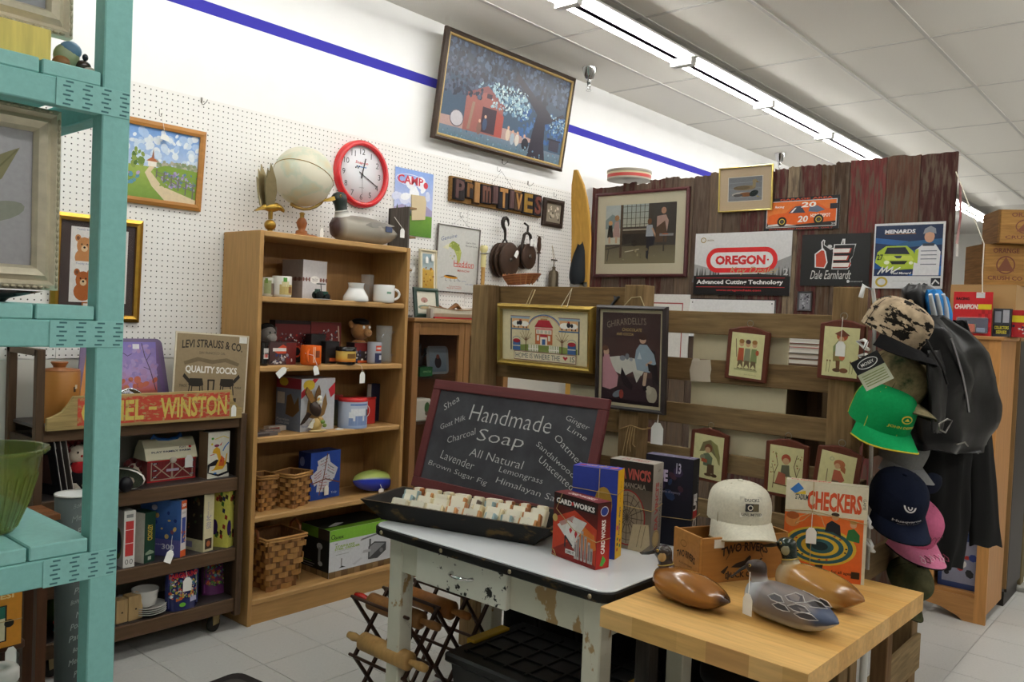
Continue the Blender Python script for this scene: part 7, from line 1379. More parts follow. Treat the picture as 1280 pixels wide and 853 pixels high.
# ---- soap tray
def soap_tray():
    zt=WTZ+.0015
    FLx,FLy=onZ(455,640,WTZ+.035);p0=onZ(462,652,zt);p1=onZ(686,685,zt)
    # tray front edge from left to right
    fl=onZ(450,622,zt+.075);fr=onZ(688,660,zt+.075)
    cx=(fl[0]+fr[0])/2;cy=(fl[1]+fr[1])/2;L=math.hypot(fl[0]-fr[0],fl[1]-fr[1]);ang=math.atan2(fr[1]-fl[1],fr[0]-fl[0])
    t=thing('soap_tray','long black worn wooden dough tray filled with paper-banded soap bars','tray',(cx,cy,zt),ang);D=.27;H=.07
    def ring(a,b,z):return[(-L/2+a,b,z),(L/2-a,b,z),(L/2-a,D-b,z),(-L/2+a,D-b,z)]
    q=MB();q.loft([ring(.07,.035,0),ring(0,0,H)],'#12110f',smooth=False,cap=False);q.loft([ring(0,0,H),ring(.012,.01,H)],'#4a3a22',smooth=False,cap=False);q.loft([ring(.012,.01,H),ring(.08,.045,.012)],'#221f1c',smooth=False,cap=False);q.build('shell',t,'blackworn')
    MB().box(-L/2+.072,L/2-.072,.038,D-.038,.0,.012,'#201d1a').build('base',t,'blackworn');q=MB();q.tube([(L/2-.01,.03,H-.012),(L/2+.035,.02,H-.02),(L/2+.05,.015,H-.03)],.003,'#b39a6b',6);q.build('twine',t,'cloth')
    R=random.Random(12);cols={'#d9cda8':'cream','#c98f5a':'peach','#a9683a':'chestnut','#e0d6bc':'ivory','#b97a48':'amber','#d8c9a0':'sand','#8f5a3a':'cocoa','#cfc0a0':'oat','#8fa6a8':'blue-grey','#6a5a50':'charcoal','#dcd2b4':'pale straw','#c2874e':'honey'}
    nth=['first','second','third','fourth','fifth','sixth','seventh','eighth','ninth']
    rows=((.062,.016,-.55,8,'front'),(.108,.024,-.45,8,'second'),(.153,.03,-.35,9,'third'),(.198,.032,-.2,9,'back'))
    for y,zz,ln,nx,nm in rows:
        for i in range(nx):
            x=-L/2+.085+(L-.17)*(i+.5)/nx+R.uniform(-.004,.004);c=R.choice(list(cols));edge=R.random()<.28 or(nm=='back' and i>5)
            s=thing('soap_bar','%s soap bar, %s from left in the %s row of the tray'%(cols[c],nth[i],nm),'soap',(0,0,0),group='soap bars in the tray')
            M=Matrix.Translation((cx,cy,zt))@Matrix.Rotation(ang,4,'Z')@Matrix.Translation((x,y+R.uniform(-.004,.004),zz))@Matrix.Rotation(R.uniform(-.18,.18),4,'Z')@Matrix.Rotation(ln+R.uniform(-.12,.12),4,'X');s.matrix_world=M
            hw=.5*(L-.17)/nx*.97;bw=hw*(.97 if not edge else.45)
            MB().box(-hw if not edge else-hw*.6,hw if not edge else hw*.6,-.013,.013,0,.058,c).build('bar',s,'satin',bevel=.003)
            q=MB().box(-bw*.78,bw*.78,-.0138,.0138,-.0008,.0588,'#e6e0ce');bd=q.build('paper_band',s,'paper')
            g=MB();a=Art(g,-bw*.7,.006,bw*1.4,.046,-.0139);lc=R.choice(['#8a9ab0','#b58a8a','#9a9a8a','#a9785a']);a.T(R.choice(['Shea','Lime','Oat','Lavender','Salt','Fig']),.5,.66,.6,.14,lc);a.R(.25,.42,.75,.46,'#b5b0a4');a.R(.3,.32,.7,.35,'#b5b0a4');g.build('label_print',bd,'print')
soap_tray()
def game(name,label,px_bl,px_br,ytop,d,zt,col,rz=None,**kw):
    """front lower-left and lower-right pixels on the table give place, width and turn"""
    a=onZ(*px_bl,zt);b=onZ(*px_br,zt);w=math.hypot(a[0]-b[0],a[1]-b[1]);ang=math.atan2(b[1]-a[1],b[0]-a[0])
    cx,cy=(a[0]+b[0])/2,(a[1]+b[1])/2;r=math.hypot(cx,cy);dd=ray((px_bl[0]+px_br[0])/2,ytop);zz=CAM_H+dd[2]*r/math.hypot(dd[0],dd[1]);h=float(zz)-zt
    return carton(name,label,'game box',(cx,cy,zt),ang,w,d,h,col,**kw),w,h
TZ=WTZ+.001
def f_card(a):
    a.R(0,0,1,1,'#8a2418','#2a1412');a.P([(0,.1),(.4,.3),(1,.05),(1,.6),(.5,.8),(0,.6)],'#b53a20');a.P([(.55,.3),(.7,.6),(.95,.5),(1,.3),(.8,.2)],'#c9702a');a.R(.03,.82,.97,.95,'#1a1514');a.T('CARD WORKS',.5,.885,.88,.085,'#dedad6',bold=.04);a.D(.44,.885,.03,.03,'#b22a28')
    a.P([(.1,.5),(.45,.7),(.78,.66),(.6,.42),(.5,.2),(.3,.35)],'#cfcbc6');a.P([(.14,.55),(.5,.72),(.45,.62),(.2,.5)],'#b58a84');a.P([(.4,.58),(.44,.62),(.48,.58),(.44,.5)],'#b2242c');a.P([(.5,.45),(.54,.49),(.58,.45),(.54,.37)],'#b2242c');a.P([(.28,.38),(.34,.62),(.55,.58),(.48,.32)],'#d9d6d2');a.P([(.38,.48),(.42,.52),(.46,.48),(.42,.42)],'#b2242c');a.L([(.46,.24),(.3,.36),(.3,.2)],.03,'#2a2a2c')
    for x0,z1 in((.52,.32),(.58,.42),(.66,.52),(.74,.46),(.82,.38),(.88,.3)):a.R(x0,.06,x0+.055,z1,'#a9a09c');a.R(x0+.01,.1,x0+.045,z1-.04,'#7d7470')
    a.R(.32,.1,.55,.17,'#d0ccc8');a.T('CARD IT',.43,.135,.18,.04,'#2a2020',bold=.03);a.R(.0,.0,1,.05,'#7a1c18');a.D(.05,.6,.06,.06,'#b59a5a')
def s_card(a):a.R(0,0,1,1,'#b0281f','#3a1614');a.T('CARD WORKS',.5,.5,1.9,.3,'#e2ded8',rot=PI/2,bold=.04)if False else a.T('CARD WORKS',.48,.48,a.H/a.W*.52,.3*a.W/a.H,'#e6e2dc',rot=PI/2,bold=.04);a.D(.5,.87,.28,.07,'#2a3a80');a.O(.5,.87,.3,.075,.04,'#c9c9d0');a.P([(.3,.05),(.5,.2),(.75,.12),(.5,.03)],'#4f9a3a')
t,w,h=game('card_game','red and black card house game box tied with twine at the table front',(690,693),(744,713),622,.055,TZ,'#4a1614',front=f_card,side=s_card,top=lambda a:(a.R(0,0,1,1,'#6a1c20'),a.T('CARD WORKS',.5,.5,.6,.4,'#d8c8c0',bold=.03)))
twine(t,[(-w*.3,-.003,h+.001),(-w*.42,-.004,h*.75),(0,-.004,h*.5),(w/2+.002,-.003,h*.42),(w/2+.003,.055,h*.45)]);twine(t,[(-w/2-.002,-.003,h*.1),(-w*.35,-.02,h*.12),(-w*.3,-.018,h*.03),(-w*.45,-.01,h*.04)])
def f_loop(a):a.R(0,0,1,1,'#2f3f96');a.D(.7,.6,.2,.2,'#b08a3a')
def s_loop(a):a.R(0,0,1,1,'#d8a51e');a.T('happy days',.5,.42,a.H/a.W*.32,.3*a.W/a.H,'#3a3f6a',rot=PI/2,bold=.04);a.T('the board game',.5,.75,a.H/a.W*.24,.2*a.W/a.H,'#8a6a1c',rot=PI/2,bold=.01);[a.D(.3+.4*(k%2),.1+.03*k,.12,.02,['#b5302c','#2a6a3a','#222'][k%3],10)for k in range(5)];a.D(.2,.35,.15,.03,'#c23a6a')
t,w,h=game('loop_game','yellow game box with blue lid between the card game and the disc game',(712,690),(768,700),585,.055,TZ,'#cf9f20',front=f_loop,side=s_loop,top=lambda a:(a.R(0,0,1,1,'#3a44a8'),a.T('happy dogs',.45,.6,.5,.4,'#c9a03a',bold=.03),a.D(.85,.5,.1,.2,'#c9622a'),a.D(.15,.5,.08,.2,'#b5302c')))
twine(t,[(w*.1,-.003,h*.0+.01),(w*.1,-.003,h+.001),(w*.1,.055,h+.001)]);twine(t,[(-w/2,-.003,h*.75),(w/2+.002,-.003,h*.73),(w/2+.002,.055,h*.76)])
def f_dav(a):
    a.R(0,0,1,1,'#7d7468','#2f2a28');a.R(0,.7,1,1,'#2a2625');a.T("DA VINCI'S",.56,.86,.78,.13,'#a9504a',bold=.04);a.T('MANCALA',.6,.73,.5,.06,'#8a8278',bold=.03);a.D(.45,.36,.42,.32,'#8d8272');a.O(.45,.36,.42,.32,.03,'#8a2a2c')
    for k in range(8):an=PI*k/8;a.L([(.45-.38*math.cos(an),.36-.29*math.sin(an)),(.45+.38*math.cos(an),.36+.29*math.sin(an))],.015,'#4a4238')
    for rr in(.12,.24,.34):a.O(.45,.36,rr,rr*.76,.012,'#4a4238')
    a.P([(.5,.0),(.6,.3),(.95,.32),(1,.1),(.8,0)],'#b5a98c');a.L([(.7,.05),(.78,.3)],.01,'#5a5040');a.L([(.8,.05),(.88,.3)],.01,'#5a5040')
def s_dav(a):a.R(0,0,1,1,'#6d655c','#a39c92');a.T("DA VINCI'S",.45,.52,a.H/a.W*.54,.34*a.W/a.H,'#9a4440',rot=PI/2,bold=.05);a.T('MANCALA BOARD',.82,.52,a.H/a.W*.5,.16*a.W/a.H,'#5a534c',rot=PI/2,bold=.03);a.D(.5,.15,.36,.1,'#b39a6a');a.O(.5,.15,.34,.09,.03,'#7a6238');a.T('GAME',.6,.92,.3,.03,'#5a534c')
t,w,h=game('disc_game','tall grey-brown game box with red lettering and disc diagram',(758,681),(812,693),577,.07,TZ,'#857c72',front=f_dav,side=s_dav,top=lambda a:(a.R(0,0,1,1,'#a9a298'),a.T("DA VINCI'S",.5,.5,.6,.5,'#a05a54',bold=.03)))
twine(t,[(-w/2,-.003,h*.5),(w/2+.002,-.003,h*.48),(w/2+.002,.07,h*.53)])
def f_clue(a):a.R(0,0,1,1,'#1a1b26','#23222e');a.B(16,.1,.4,.9,.95,.05,.14,['#3a2f4a','#2a3a5a','#4a2f3a','#23202c'],5);a.T('CLUE',.28,.78,.4,.14,'#c9b8d0',bold=.05);a.T('The game of mystery',.5,.6,.5,.04,'#9a94a8');a.T('13',.7,.88,.1,.12,'#b9b4c6',bold=.03);a.R(0,.6,.12,.9,'#5a4a80')
def s_clue(a):a.R(0,0,1,1,'#15161c');a.T('CLUE',.52,.4,a.H/a.W*.42,.56*a.W/a.H,'#dcdad8',rot=PI/2,bold=.06);a.R(.2,.33,.85,.42,'#b22a28');a.T('board game',.85,.72,a.H/a.W*.2,.12*a.W/a.H,'#999',rot=PI/2)
pa=onX(803,655,2.42)
t,w,h=game('mystery_game','black mystery game box with white vertical letters behind the wooden crate',(803,675),(862,687),571,.05,TZ,'#17181e',front=f_clue,side=s_clue,top=lambda a:(a.R(0,0,1,1,'#6f6a80'),a.B(12,.05,.1,.95,.9,.08,.2,['#8a84a0','#4a4560','#a9a4b4'],3)))
twine(t,[(-w/2,-.003,h*.3),(w/2+.002,-.003,h*.33),(w/2+.002,.07,h*.36)]);twine(t,[(-w/2,-.003,h*.42),(-w*.2,-.003,h*.45)])
MBq=thing('red_disc','small red round knob peeking over the disc game box','knob',(2.44,onX(778,570,2.44)[0],WTZ),FX);MB().lathe([(.012,0),(.012,.2)],'#8a2018',12).build('stem',MBq,'gloss');MB().ell((0,0,.215),(.028,.02,.02),'#c22a20').build('cap',MBq,'gloss')
# ================================================================ on the butcher block
BZ=BLZ+.0005
def crate():
    b=onZ(876,731,BZ);W_=.30;D_=.135;ang=math.radians(-27)
    H_=CAM_H+float(ray(877,674)[2])*math.hypot(*b)/math.hypot(*ray(877,674)[:2])-BZ
    t=thing('wooden_crate','small open wooden crate branded with a flying duck, holding a cap','crate',(b[0],b[1],BZ),ang)
    lc='#9c6b34'
    MB().box(0,W_,0,.009,0,H_,lc).build('front_board',t,'woodx',bevel=.001);MB().box(0,W_,D_-.009,D_,0,H_,'#8f5f2c').build('back_board',t,'woodx',bevel=.001)
    MB().box(-.009,-.0002,0,D_,0,H_+.004,'#a4733a').build('end_board',t,'woodx',bevel=.001);MB().box(W_+.0002,W_+.009,0,D_,0,H_+.004,'#a4733a').build('end_board',t,'woodx',bevel=.001);MB().box(0,W_,.009,D_-.009,0,.006,'#8a5c2c').build('bottom',t,'woodx')
    g=MB();A=Art(g,0,0,W_,H_,-.0008);K='#2a1c12'
    A.T('TWO RIVERS',.5,.66,.56,.2,K,bold=.03,arc=.1);A.P([(.34,.32),(.4,.4),(.5,.45),(.56,.56),(.58,.52),(.56,.42),(.68,.44),(.7,.48),(.72,.46),(.7,.42),(.6,.36),(.5,.3),(.42,.3)],K);A.T('DUCK CLUB',.5,.14,.44,.13,K,bold=.03);A.P([(.22,.24),(.3,.36),(.31,.34),(.26,.18)],K);A.R(.3,.05,.32,.24,'#4a3420');A.R(.7,.05,.72,.24,'#4a3420');A.L([(.28,.5),(.34,.72),(.5,.8),(.66,.72),(.72,.5)],.02,'#5a4026');g.build('brand',t,'matte')
    g=MB();g.M=Matrix.Translation((-.009,D_,0))@Matrix.Rotation(-PI/2,4,'Z');A=Art(g,0,0,D_,H_,-.0008);A.T('TWO RIVERS',.5,.45,.7,.16,K,bold=.03,arc=.08);A.T('duck company',.5,.3,.5,.07,'#4a3420');A.O(.4,.75,.12,.08,.02,'#7a5228');g.build('brand',t,'matte')
    MB().box(.04,.075,-.0012,-.0002,H_-.03,H_-.005,'#dedbd4').build('price_sticker',t,'paper')
    return b,W_,D_,H_,ang
CR=crate()
def cap(name,label,loc,rz,rx,ry,crown,bill,m='cloth',s=1.0,under=None,logo=None,button=True,mb=None,group=None,hs=1.0,bill_up=0.0,bill_drop=0.03,rzl=0):
    """a baseball cap: +(-y) is the bill side, crown centred on the origin, rim at z = 0"""
    t=thing(name,label,'cap',loc,rz,rx,ry,group)
    q=MB();n=12;m_=28;rings=[]
    for i in range(n+1):
        f=i/n;rr=[1,1.0,.995,.985,.965,.93,.88,.81,.71,.57,.4,.2,.01][i];z=[0,.018,.036,.052,.066,.079,.09,.1,.108,.115,.12,.123,.124][i]*hs
        rings.append([(.085*rr*math.cos(a),.1*rr*math.sin(a)-(.012 if math.sin(a)<0 else 0)*math.sin(-a)*math.sin(PI*f),z)for a in[2*PI*k/m_ for k in range(m_)]])
    rings=[[(x*s,y*s,z*s)for x,y,z in r_]for r_ in rings]
    q.loft(rings,crown,cap=False);q.loft([[(x*.965,y*.965,z*.965+.001)for x,y,z in r_]for r_ in rings][::-1],under or crown,cap=False);q.build('crown',t,m)
    q=MB();V=[];F=[];nu,nv=16,7
    for i in range(nu+1):
        a=PI+PI*.06+PI*.88*i/nu
        for j in range(nv+1):
            g=j/nv;ext=.078*math.sin(PI*(i/nu))**.55;x=.084*math.cos(a)*(1+.04*g);y=.1*math.sin(a)-ext*g
            z=.004-bill_drop*(x/.085)**2*g*1.0-.012*g*g+bill_up*g
            V.append((x*s,y*s,z*s))
    for i in range(nu):
        for j in range(nv):k=i*(nv+1)+j;F.append((k,k+1,k+nv+2,k+nv+1))
    o=len(V);V2=[(x,y,z-.004*s)for x,y,z in V]
    q.add(V,F,bill,True);q.add(V2,[f[::-1]for f in F],under or bill,True)
    edge=[V[i*(nv+1)+nv]for i in range(nu+1)];
    q.build('bill',t,mb or m)
    q=MB();q.tube([(x,y,z-.002*s)for x,y,z in edge],.0026*s,under or bill,6);q.build('bill_edge',t,mb or m)
    if button:MB().ell((0,0,.125*s*hs),(.008*s,.008*s,.004*s),crown if isinstance(crown,str)else crown[0],10,6).build('button',t,m)
    for k in range(6):
        a=PI/6+k*PI/3;q=MB();pts=[(r_[0][0]/(.085*s)*0+(.0856*[1,1.0,.965,.88,.71,.4][j])*math.cos(a)*s,(.1006*[1,1,.965,.88,.71,.4][j])*math.sin(a)*s,[0,.018,.066,.09,.108,.12][j]*s*hs)for j,r_ in enumerate(rings[:6])]
        if k%1==0:q.tube(pts,.0011*s,under or(crown if isinstance(crown,str)else '#555'),4);q.build('seam',t,m)
    if logo:
        g=MB();A=Art(g,-.045*s,.02*s,.09*s,.06*s,0);logo(A);o=g.build('emblem',t,'print')
        for v in o.data.vertices:
            x=v.co.x/s;z=v.co.z/s;sc=1.0 if z<.05 else math.sqrt(max(.02,1-((z-.05)/.074)**2));c=max(-.99,min(.99,x/(.085*sc)));v.co.y=v.co.y-(.1*sc*math.sqrt(1-c*c)+.009*math.sin(PI*min(1,z/.124)))*s-.0022
    return t
b,W_,D_,H_,ang=CR
cc=Matrix.Translation((b[0],b[1],BZ))@Matrix.Rotation(ang,4,'Z')@Vector((W_*.6,D_*.55,H_+.04))
def lg_ducks(a):a.R(.16,.1,.84,1.0,'#d6d2c4');a.R(.3,.38,.7,.72,'#2a2a2e');a.R(.52,.4,.68,.7,'#6a6048');a.O(.44,.55,.08,.12,.04,'#d6d2c4');a.T('DUCKS',.5,.87,.44,.13,'#555',bold=.02);a.T('UNLIMITED',.5,.24,.6,.12,'#555',bold=.02)
cap('baseball_cap','cream baseball cap with square patch sitting on the wooden crate',(cc.x,cc.y,cc.z-.006),ang-.35,.0,0,'#cfcab8','#d3cebc',logo=lg_ducks,under='#8a7a5a',s=1.1,hs=.84,bill_up=-.006)
def f_check(a):
    a.R(0,0,1,1,'#d8d0b8');a.R(.0,.0,.96,.66,'#d8602a','#dd6e30');a.T('CHECKERS',.6,.81,.66,.2,'#c9502a',bold=.045);a.T('STADIUM',.2,.83,.16,.06,'#2a3a40',bold=.03);a.P([(.05,.9),(.15,.98),(.22,.92),(.12,.86)],'#3a72b8');a.P([(.1,.86),(.24,.9),(.25,.86)],'#d8b83a');a.T('GAME',.96,.82,.14,.03,'#444',rot=-PI/2)
    a.D(.45,.34,.44,.2,'#cfae3a',30);a.D(.45,.34,.4,.18,'#2f5a60',30);a.D(.45,.34,.34,.15,'#cfae3a',30);a.D(.45,.34,.29,.128,'#2f5a60',30);a.D(.45,.34,.23,.1,'#cfae3a',30);a.D(.45,.34,.17,.075,'#2f5a60',24);a.D(.45,.34,.1,.045,'#223438',20);[a.D(.45+.32*math.cos(k),.34+.14*math.sin(k),.016,.008,'#b5302c' if k%2 else '#223',8)for k in range(12)]
    a.P([(.42,.04),(.4,.14),(.5,.15),(.48,.04)],'#26282c');a.P([(.5,.5),(.52,.58),(.58,.62),(.68,.58),(.7,.46),(.6,.5)],'#23262e');a.D(.62,.66,.045,.035,'#c99a70');a.D(.62,.685,.05,.02,'#3a2c24');a.P([(.76,.44),(.78,.54),(.85,.56),(.92,.5),(.92,.42)],'#2f6a3a');a.D(.84,.6,.04,.035,'#d0a27c');a.D(.84,.625,.045,.02,'#b58a4a');a.D(.1,.58,.09,.07,'#c9854a');a.D(.1,.63,.08,.04,'#a0562a');a.T('for all ages',.72,.09,.24,.04,'#3a2a1c',bold=.02);a.T('a game',.2,.09,.2,.04,'#3a2a1c',bold=.02);a.R(.84,.05,.94,.12,'#3a2a1c')
t,w,h=game('checkers_game','orange stadium checkers game box with a white tag standing at the back',(977,717),(1080,732),605,.05,BZ,'#d3c9ac',front=f_check,top=lambda a:(a.R(0,0,1,1,'#d8d0b8'),a.T('CHECKERS',.3,.5,.5,.5,'#c9502a',bold=.04)))
t.rotation_euler=(Matrix.Rotation(t.rotation_euler.z,3,'Z')@Matrix.Rotation(-.06,3,'X')).to_euler()
twine(t,[(-w*.16,-.004,0.01),(-w*.16,-.004,h)]);twine(t,[(-w/2,-.004,h*.68),(-w*.16,-.006,h*.7),(w/2,-.004,h*.62)]);twine(t,[(-w*.16,-.006,h*.68),(-w*.3,-.03,h*.64),(-w*.36,-.03,h*.56),(-w*.26,-.02,h*.6),(-w*.16,-.006,h*.68),(-w*.05,-.03,h*.66),(-.0,-.03,h*.56)]);price_tag(t,-w*.16,-.012,h*.36,.03,.048,string=[(-w*.16,-.012,h*.36+.045),(-w*.16,-.008,h*.68)])
def woody(u,v):
    if u<.1:return '#3a2414'
    if u>.9:return '#6f4620'
    if v<.35:return '#7a4f22'
    return '#a06a2c' if v<.75 else '#8a5824'
p=onZ(855,762,BZ)
d1=decoy('brown_duck','glossy brown carved duck with dark head at the left of the block',(p[0]+.05,p[1]+.012,BZ),PI/2-.15,.25,woody,['#5f3c1e','#5a381c','#3a2618','#2a1e16','#2a1e16','#2d2018','#2d2018','#2a1e16'],'#2a241f',m='gloss',head2='#b5935e',ring='#b59a4a',head_turn=.35,head_s=.9)
p=onZ(985,790,BZ)
def pint(u,v):
    if u<.22:return '#3a4660' if v>.3 else '#c2c2c0'
    if u>.84:return '#b9bcc0'
    if v<.3:return '#a9a9a8'
    return '#7d726c' if(int(u*50)+int(v*11))%2 else '#6b6260'
d2=decoy('pintail_duck','grey pintail duck carving with blue tail and price tag, nearest the front',(p[0]+.055,p[1]+.022,BZ),PI/2-.2,.27,pint,['#b9bcc0','#b5b8bc','#a9a4a0','#6a5550','#33251f','#2f221d','#2f221d','#382a24'],'#2a2624',m='satin',head_turn=.25,dip=.1,head_s=.84)
def duck_y(L,x,z):
    xs=[-.5,-.45,-.37,-.26,-.12,.04,.2,.33,.42,.47];f=lambda A:float(np.interp(x/L,xs,A))
    tp,bt,wd=f([.20,.235,.29,.345,.385,.40,.40,.385,.345,.27]),f([.175,.13,.07,.02,0,0,.0,.02,.07,.2]),f([.02,.09,.15,.195,.22,.225,.215,.175,.12,.04])
    sz=max(-.98,min(.98,(z/.86/L-(tp+bt)/2)/((tp-bt)/2)));return wd*L*math.sqrt(1-sz*sz)**.85
for s_ in(-1,1):
    for k,(x,zz,ln)in enumerate(((.03,.073,.05),(.01,.058,.05),(-.012,.082,.05),(-.03,.065,.055),(-.05,.052,.055),(-.062,.078,.05))):
        P=[(x,zz),(x-ln*.3,zz+.008),(x-ln*.7,zz+.006),(x-ln,zz-.004),(x-ln*.65,zz-.007),(x-ln*.3,zz-.006)]
        q=MB();q.tube([(px_,s_*(duck_y(.27,px_,pz)+.0012),pz)for px_,pz in P],.0011,'#d6d2ce',5,closed=True);q.build('feather_line',d2,'satin')
        c_=[(px_*.8+(x-ln*.5)*.2,pz*.8+zz*.2)for px_,pz in P];q=MB();q.add([(px_,s_*(duck_y(.27,px_,pz)+.0009),pz)for px_,pz in c_],[tuple(range(6))if s_>0 else tuple(range(5,-1,-1))],'#3f3a3c');q.build('feather',d2,'satin')
price_tag(d2,.075,.07,.012,.03,.055,rot=(0,0,PI-.1),string=[(.075,.068,.065),(.09,.045,.115)])
p=onZ(1025,765,BZ)
def tan(u,v):
    if u<.16:return '#8a5c2c'
    if u>.8 or v<.32:return '#c9b896'
    return '#a9793a' if v>.6 else '#b9955a'
d3=decoy('greenhead_duck','tan carved mallard with glossy green head behind the pintail',(p[0]+.07,p[1]+.035,BZ),PI/2-.2,.27,tan,['#c2b08c','#b9a67e','#1c2a22','#16241c','#16261d','#16261d','#1a2a20','#1a2a20'],'#5a5248',m='gloss',ring='#b59a4a',head2='#8a8468',head_turn=.2,head_s=.95)
# ================================================================ caps and jackets on the corner pallet
CAPY=CORY-.11
mat('camotan',0.9,spec=0.1,col2='#1d1a17',mask=0.545,mscale=24,mstretch=(1,1,2.2),msharp=40,var=0.5,scale=30)
mat('camowood',0.9,spec=0.1,col2='#33402a',mask=0.53,mscale=13,msharp=5,var=0.5,scale=24)
def capat(px,py,Yv):x,z_=onY(px,py,Yv);return(x,Yv,z_)
cap('baseball_cap','tan camouflage cap with black bill, topmost of the hanging caps',capat(1112,420,.775),-.3,.42,.2,'#a8957c','#1b1a1b',m='camotan',mb='cloth',under='#1b1a1b',s=.95,group='caps hanging at the pallet corner')
t=cap('baseball_cap','woodland camouflage cap with black and green hang tag',capat(1112,487,.785),-.35,.38,.25,'#857656','#82775a',m='camowood',under='#3a3a28',s=.97,group='caps hanging at the pallet corner')
def deere(a):a.T('JOHN DEERE',.55,.22,.95,.17,'#c9b53a',bold=.03);a.O(.6,.66,.2,.2,.06,'#c9b53a');a.P([(.5,.6),(.6,.75),(.7,.6)],'#c9b53a')
cap('baseball_cap','bright green cap with yellow tractor lettering',capat(1098,528,.80),-.75,.32,.12,'#0f8a4c','#119555',logo=deere,s=1.02,under='#c9b53a',group='caps hanging at the pallet corner')
cap('baseball_cap','pale grey cap peeking out below the green cap',capat(1120,572,.835),-.5,.35,.1,'#8d8d8c','#909090',s=.9,group='caps hanging at the pallet corner')
cap('baseball_cap','dark navy cap with a small blue emblem behind the chainsaw cap',capat(1130,606,.84),-.35,.5,.15,'#1b2030','#1b2030',s=.95,group='caps hanging at the pallet corner')
def husq(a):a.T('Husqvarna',.42,-.0,.95,.2,'#d0d2d8',bold=.03,rot=.1);a.T('forest and garden',.5,-.16,.8,.08,'#b0b2b8',rot=.1);a.O(.35,.95,.2,.32,.08,'#dcdce0');a.O(.35,.9,.08,.14,.06,'#dcdce0')
cap('baseball_cap','navy blue cap with white saw-maker lettering and round emblem',capat(1119,634,.785),-.85,.42,.0,'#171d30','#181e32',logo=husq,s=1.0,under='#12161f',group='caps hanging at the pallet corner')
def flame(a):
    for k in range(4):a.O(.2+.2*k,.5,.1,.25,.03,'#6a2a3a',0,PI*1.4)
cap('baseball_cap','pink cap with curling flame pattern on its bill',capat(1133,662,.80),-.5,.5,.0,'#c9688c','#cf7a9a',s=1.0,under='#2a2024',logo=flame,group='caps hanging at the pallet corner')
cap('baseball_cap','crumpled woodland camouflage cap, lowest of the hanging caps',capat(1128,728,.83),-.5,.85,.2,'#4f4d36','#4f4d36',m='camowood',s=.8,under='#2a2c20',group='caps hanging at the pallet corner')
pk=[o for o in bpy.data.objects if o.get('label','').startswith('pink cap')][0]
for k in range(6):
    x0=-.055+.02*k;q=MB();q.tube([(x0,-.125,.0+.004),(x0+.012,-.14,-.0),(x0+.006,-.152,-.004),(x0-.006,-.146,-.002),(x0-.002,-.135,.002)],.0016,'#7a3a48' if k%2 else '#e6c3cf',5);q.build('flame_stitch',pk,'cloth')
Mt=(Matrix.Translation(t.location)@t.rotation_euler.to_matrix().to_4x4()).inverted()@Matrix.Translation(capat(1089,462,.70))@Matrix.Rotation(FX+.3,4,'Z')@Matrix.Rotation(-.55,4,'Y')
q=MB().box(-.037,.037,-.001,.001,-.045,.038,'#9aa070');tt=q.build('hang_tag',t,'satin',label='square black and green hang tag');g=MB();a=Art(g,-.037,-.045,.074,.083,-.0014);a.R(0,0,1,1,'#c6c8b4','#8a9460');a.R(0,.55,1,1,'#1d1d1e');a.O(.5,.77,.36,.16,.03,'#d8d8d4');a.D(.5,.77,.3,.12,'#2a2a2c');a.T('MOSSY',.5,.77,.46,.1,'#d8d8d4',bold=.02);[a.R(.1,.1+.08*k,.9,.13+.08*k,'#7d8758')for k in range(5)];g.build('card_print',tt,'print');q=MB();q.tube([(0,.001,.036),(.01,.05,.055),(.03,.12,.07)],.001,'#222',5);q.build('string',tt,'cloth');tt.matrix_local=Mt
hz=thing('cap_hanger','white plastic cap hanger strip hooked over the corner post','hanger',(0,0,0))
P_=[(*[onY(x,y,Yv)[0]],Yv,onY(x,y,Yv)[1])for x,y,Yv in((1076,372,.88),(1080,357,.87),(1091,362,.845),(1094,385,.835),(1092,440,.845),(1089,560,.855),(1087,640,.86),(1084,712,.86))]
q=MB();q.tube(P_,.008,'#dcdcda',8,flat=.5);q.build('strip',hz,'plastic')
for px,py in((1086,432),(1088,450),(1090,655),(1093,685)):
    x,z_=onY(px,py,.80);q=MB();q.tube([(x+.05,.85,z_+.01),(x+.02,.82,z_+.015),(x-.02,.80,z_+.01),(x-.03,.80,z_-.005),(x+.0,.80,z_-.012),(x+.03,.82,z_-.01)],.005,'#dcdcda',6,closed=True);q.build('clip',hz,'plastic')
def garment(name,label,cat,rows,Yv,dep,col,m,n=40,folds=7,amp=.12,seed=1,part=None):
    t=part[0]if part else thing(name,label,cat,(0,0,0));R=random.Random(seed);ph=[R.uniform(0,6.28)for _ in range(4)];rings=[]
    RR=[]
    for i in range(len(rows)-1):
        for k in range(4):f=k/4;RR.append([rows[i][j]*(1-f)+rows[i+1][j]*f for j in range(4)])
    RR.append(list(rows[-1]))
    for idx,(y,xl,xr,d)in enumerate(RR):
        a=onY(xl,y,Yv);b=onY(xr,y,Yv);cx=(a[0]+b[0])/2;rx=max(.01,abs(b[0]-a[0])/2);zc=(a[1]+b[1])/2;v=idx/len(RR)
        ring=[]
        for k in range(n):
            th=2*PI*k/n;w=1+amp*math.sin(folds*th+ph[0]+v*2.5)+amp*.7*abs(math.sin((folds+3)*th*.5+ph[1]-v*5))+amp*.4*math.sin(3*th+v*17+ph[3])
            tz=(b[1]-a[1])/2*math.cos(th)
            ring.append((cx+rx*math.cos(th)*(1+amp*.15*math.sin(3*th+v*6+ph[2])),Yv+dep*d*math.sin(th)*w,zc+tz+.006*math.sin(5*th+v*9)))
        rings.append(ring)
    MB().loft(rings[::-1],col).build(part[1]if part else 'body',t,m)
    return t
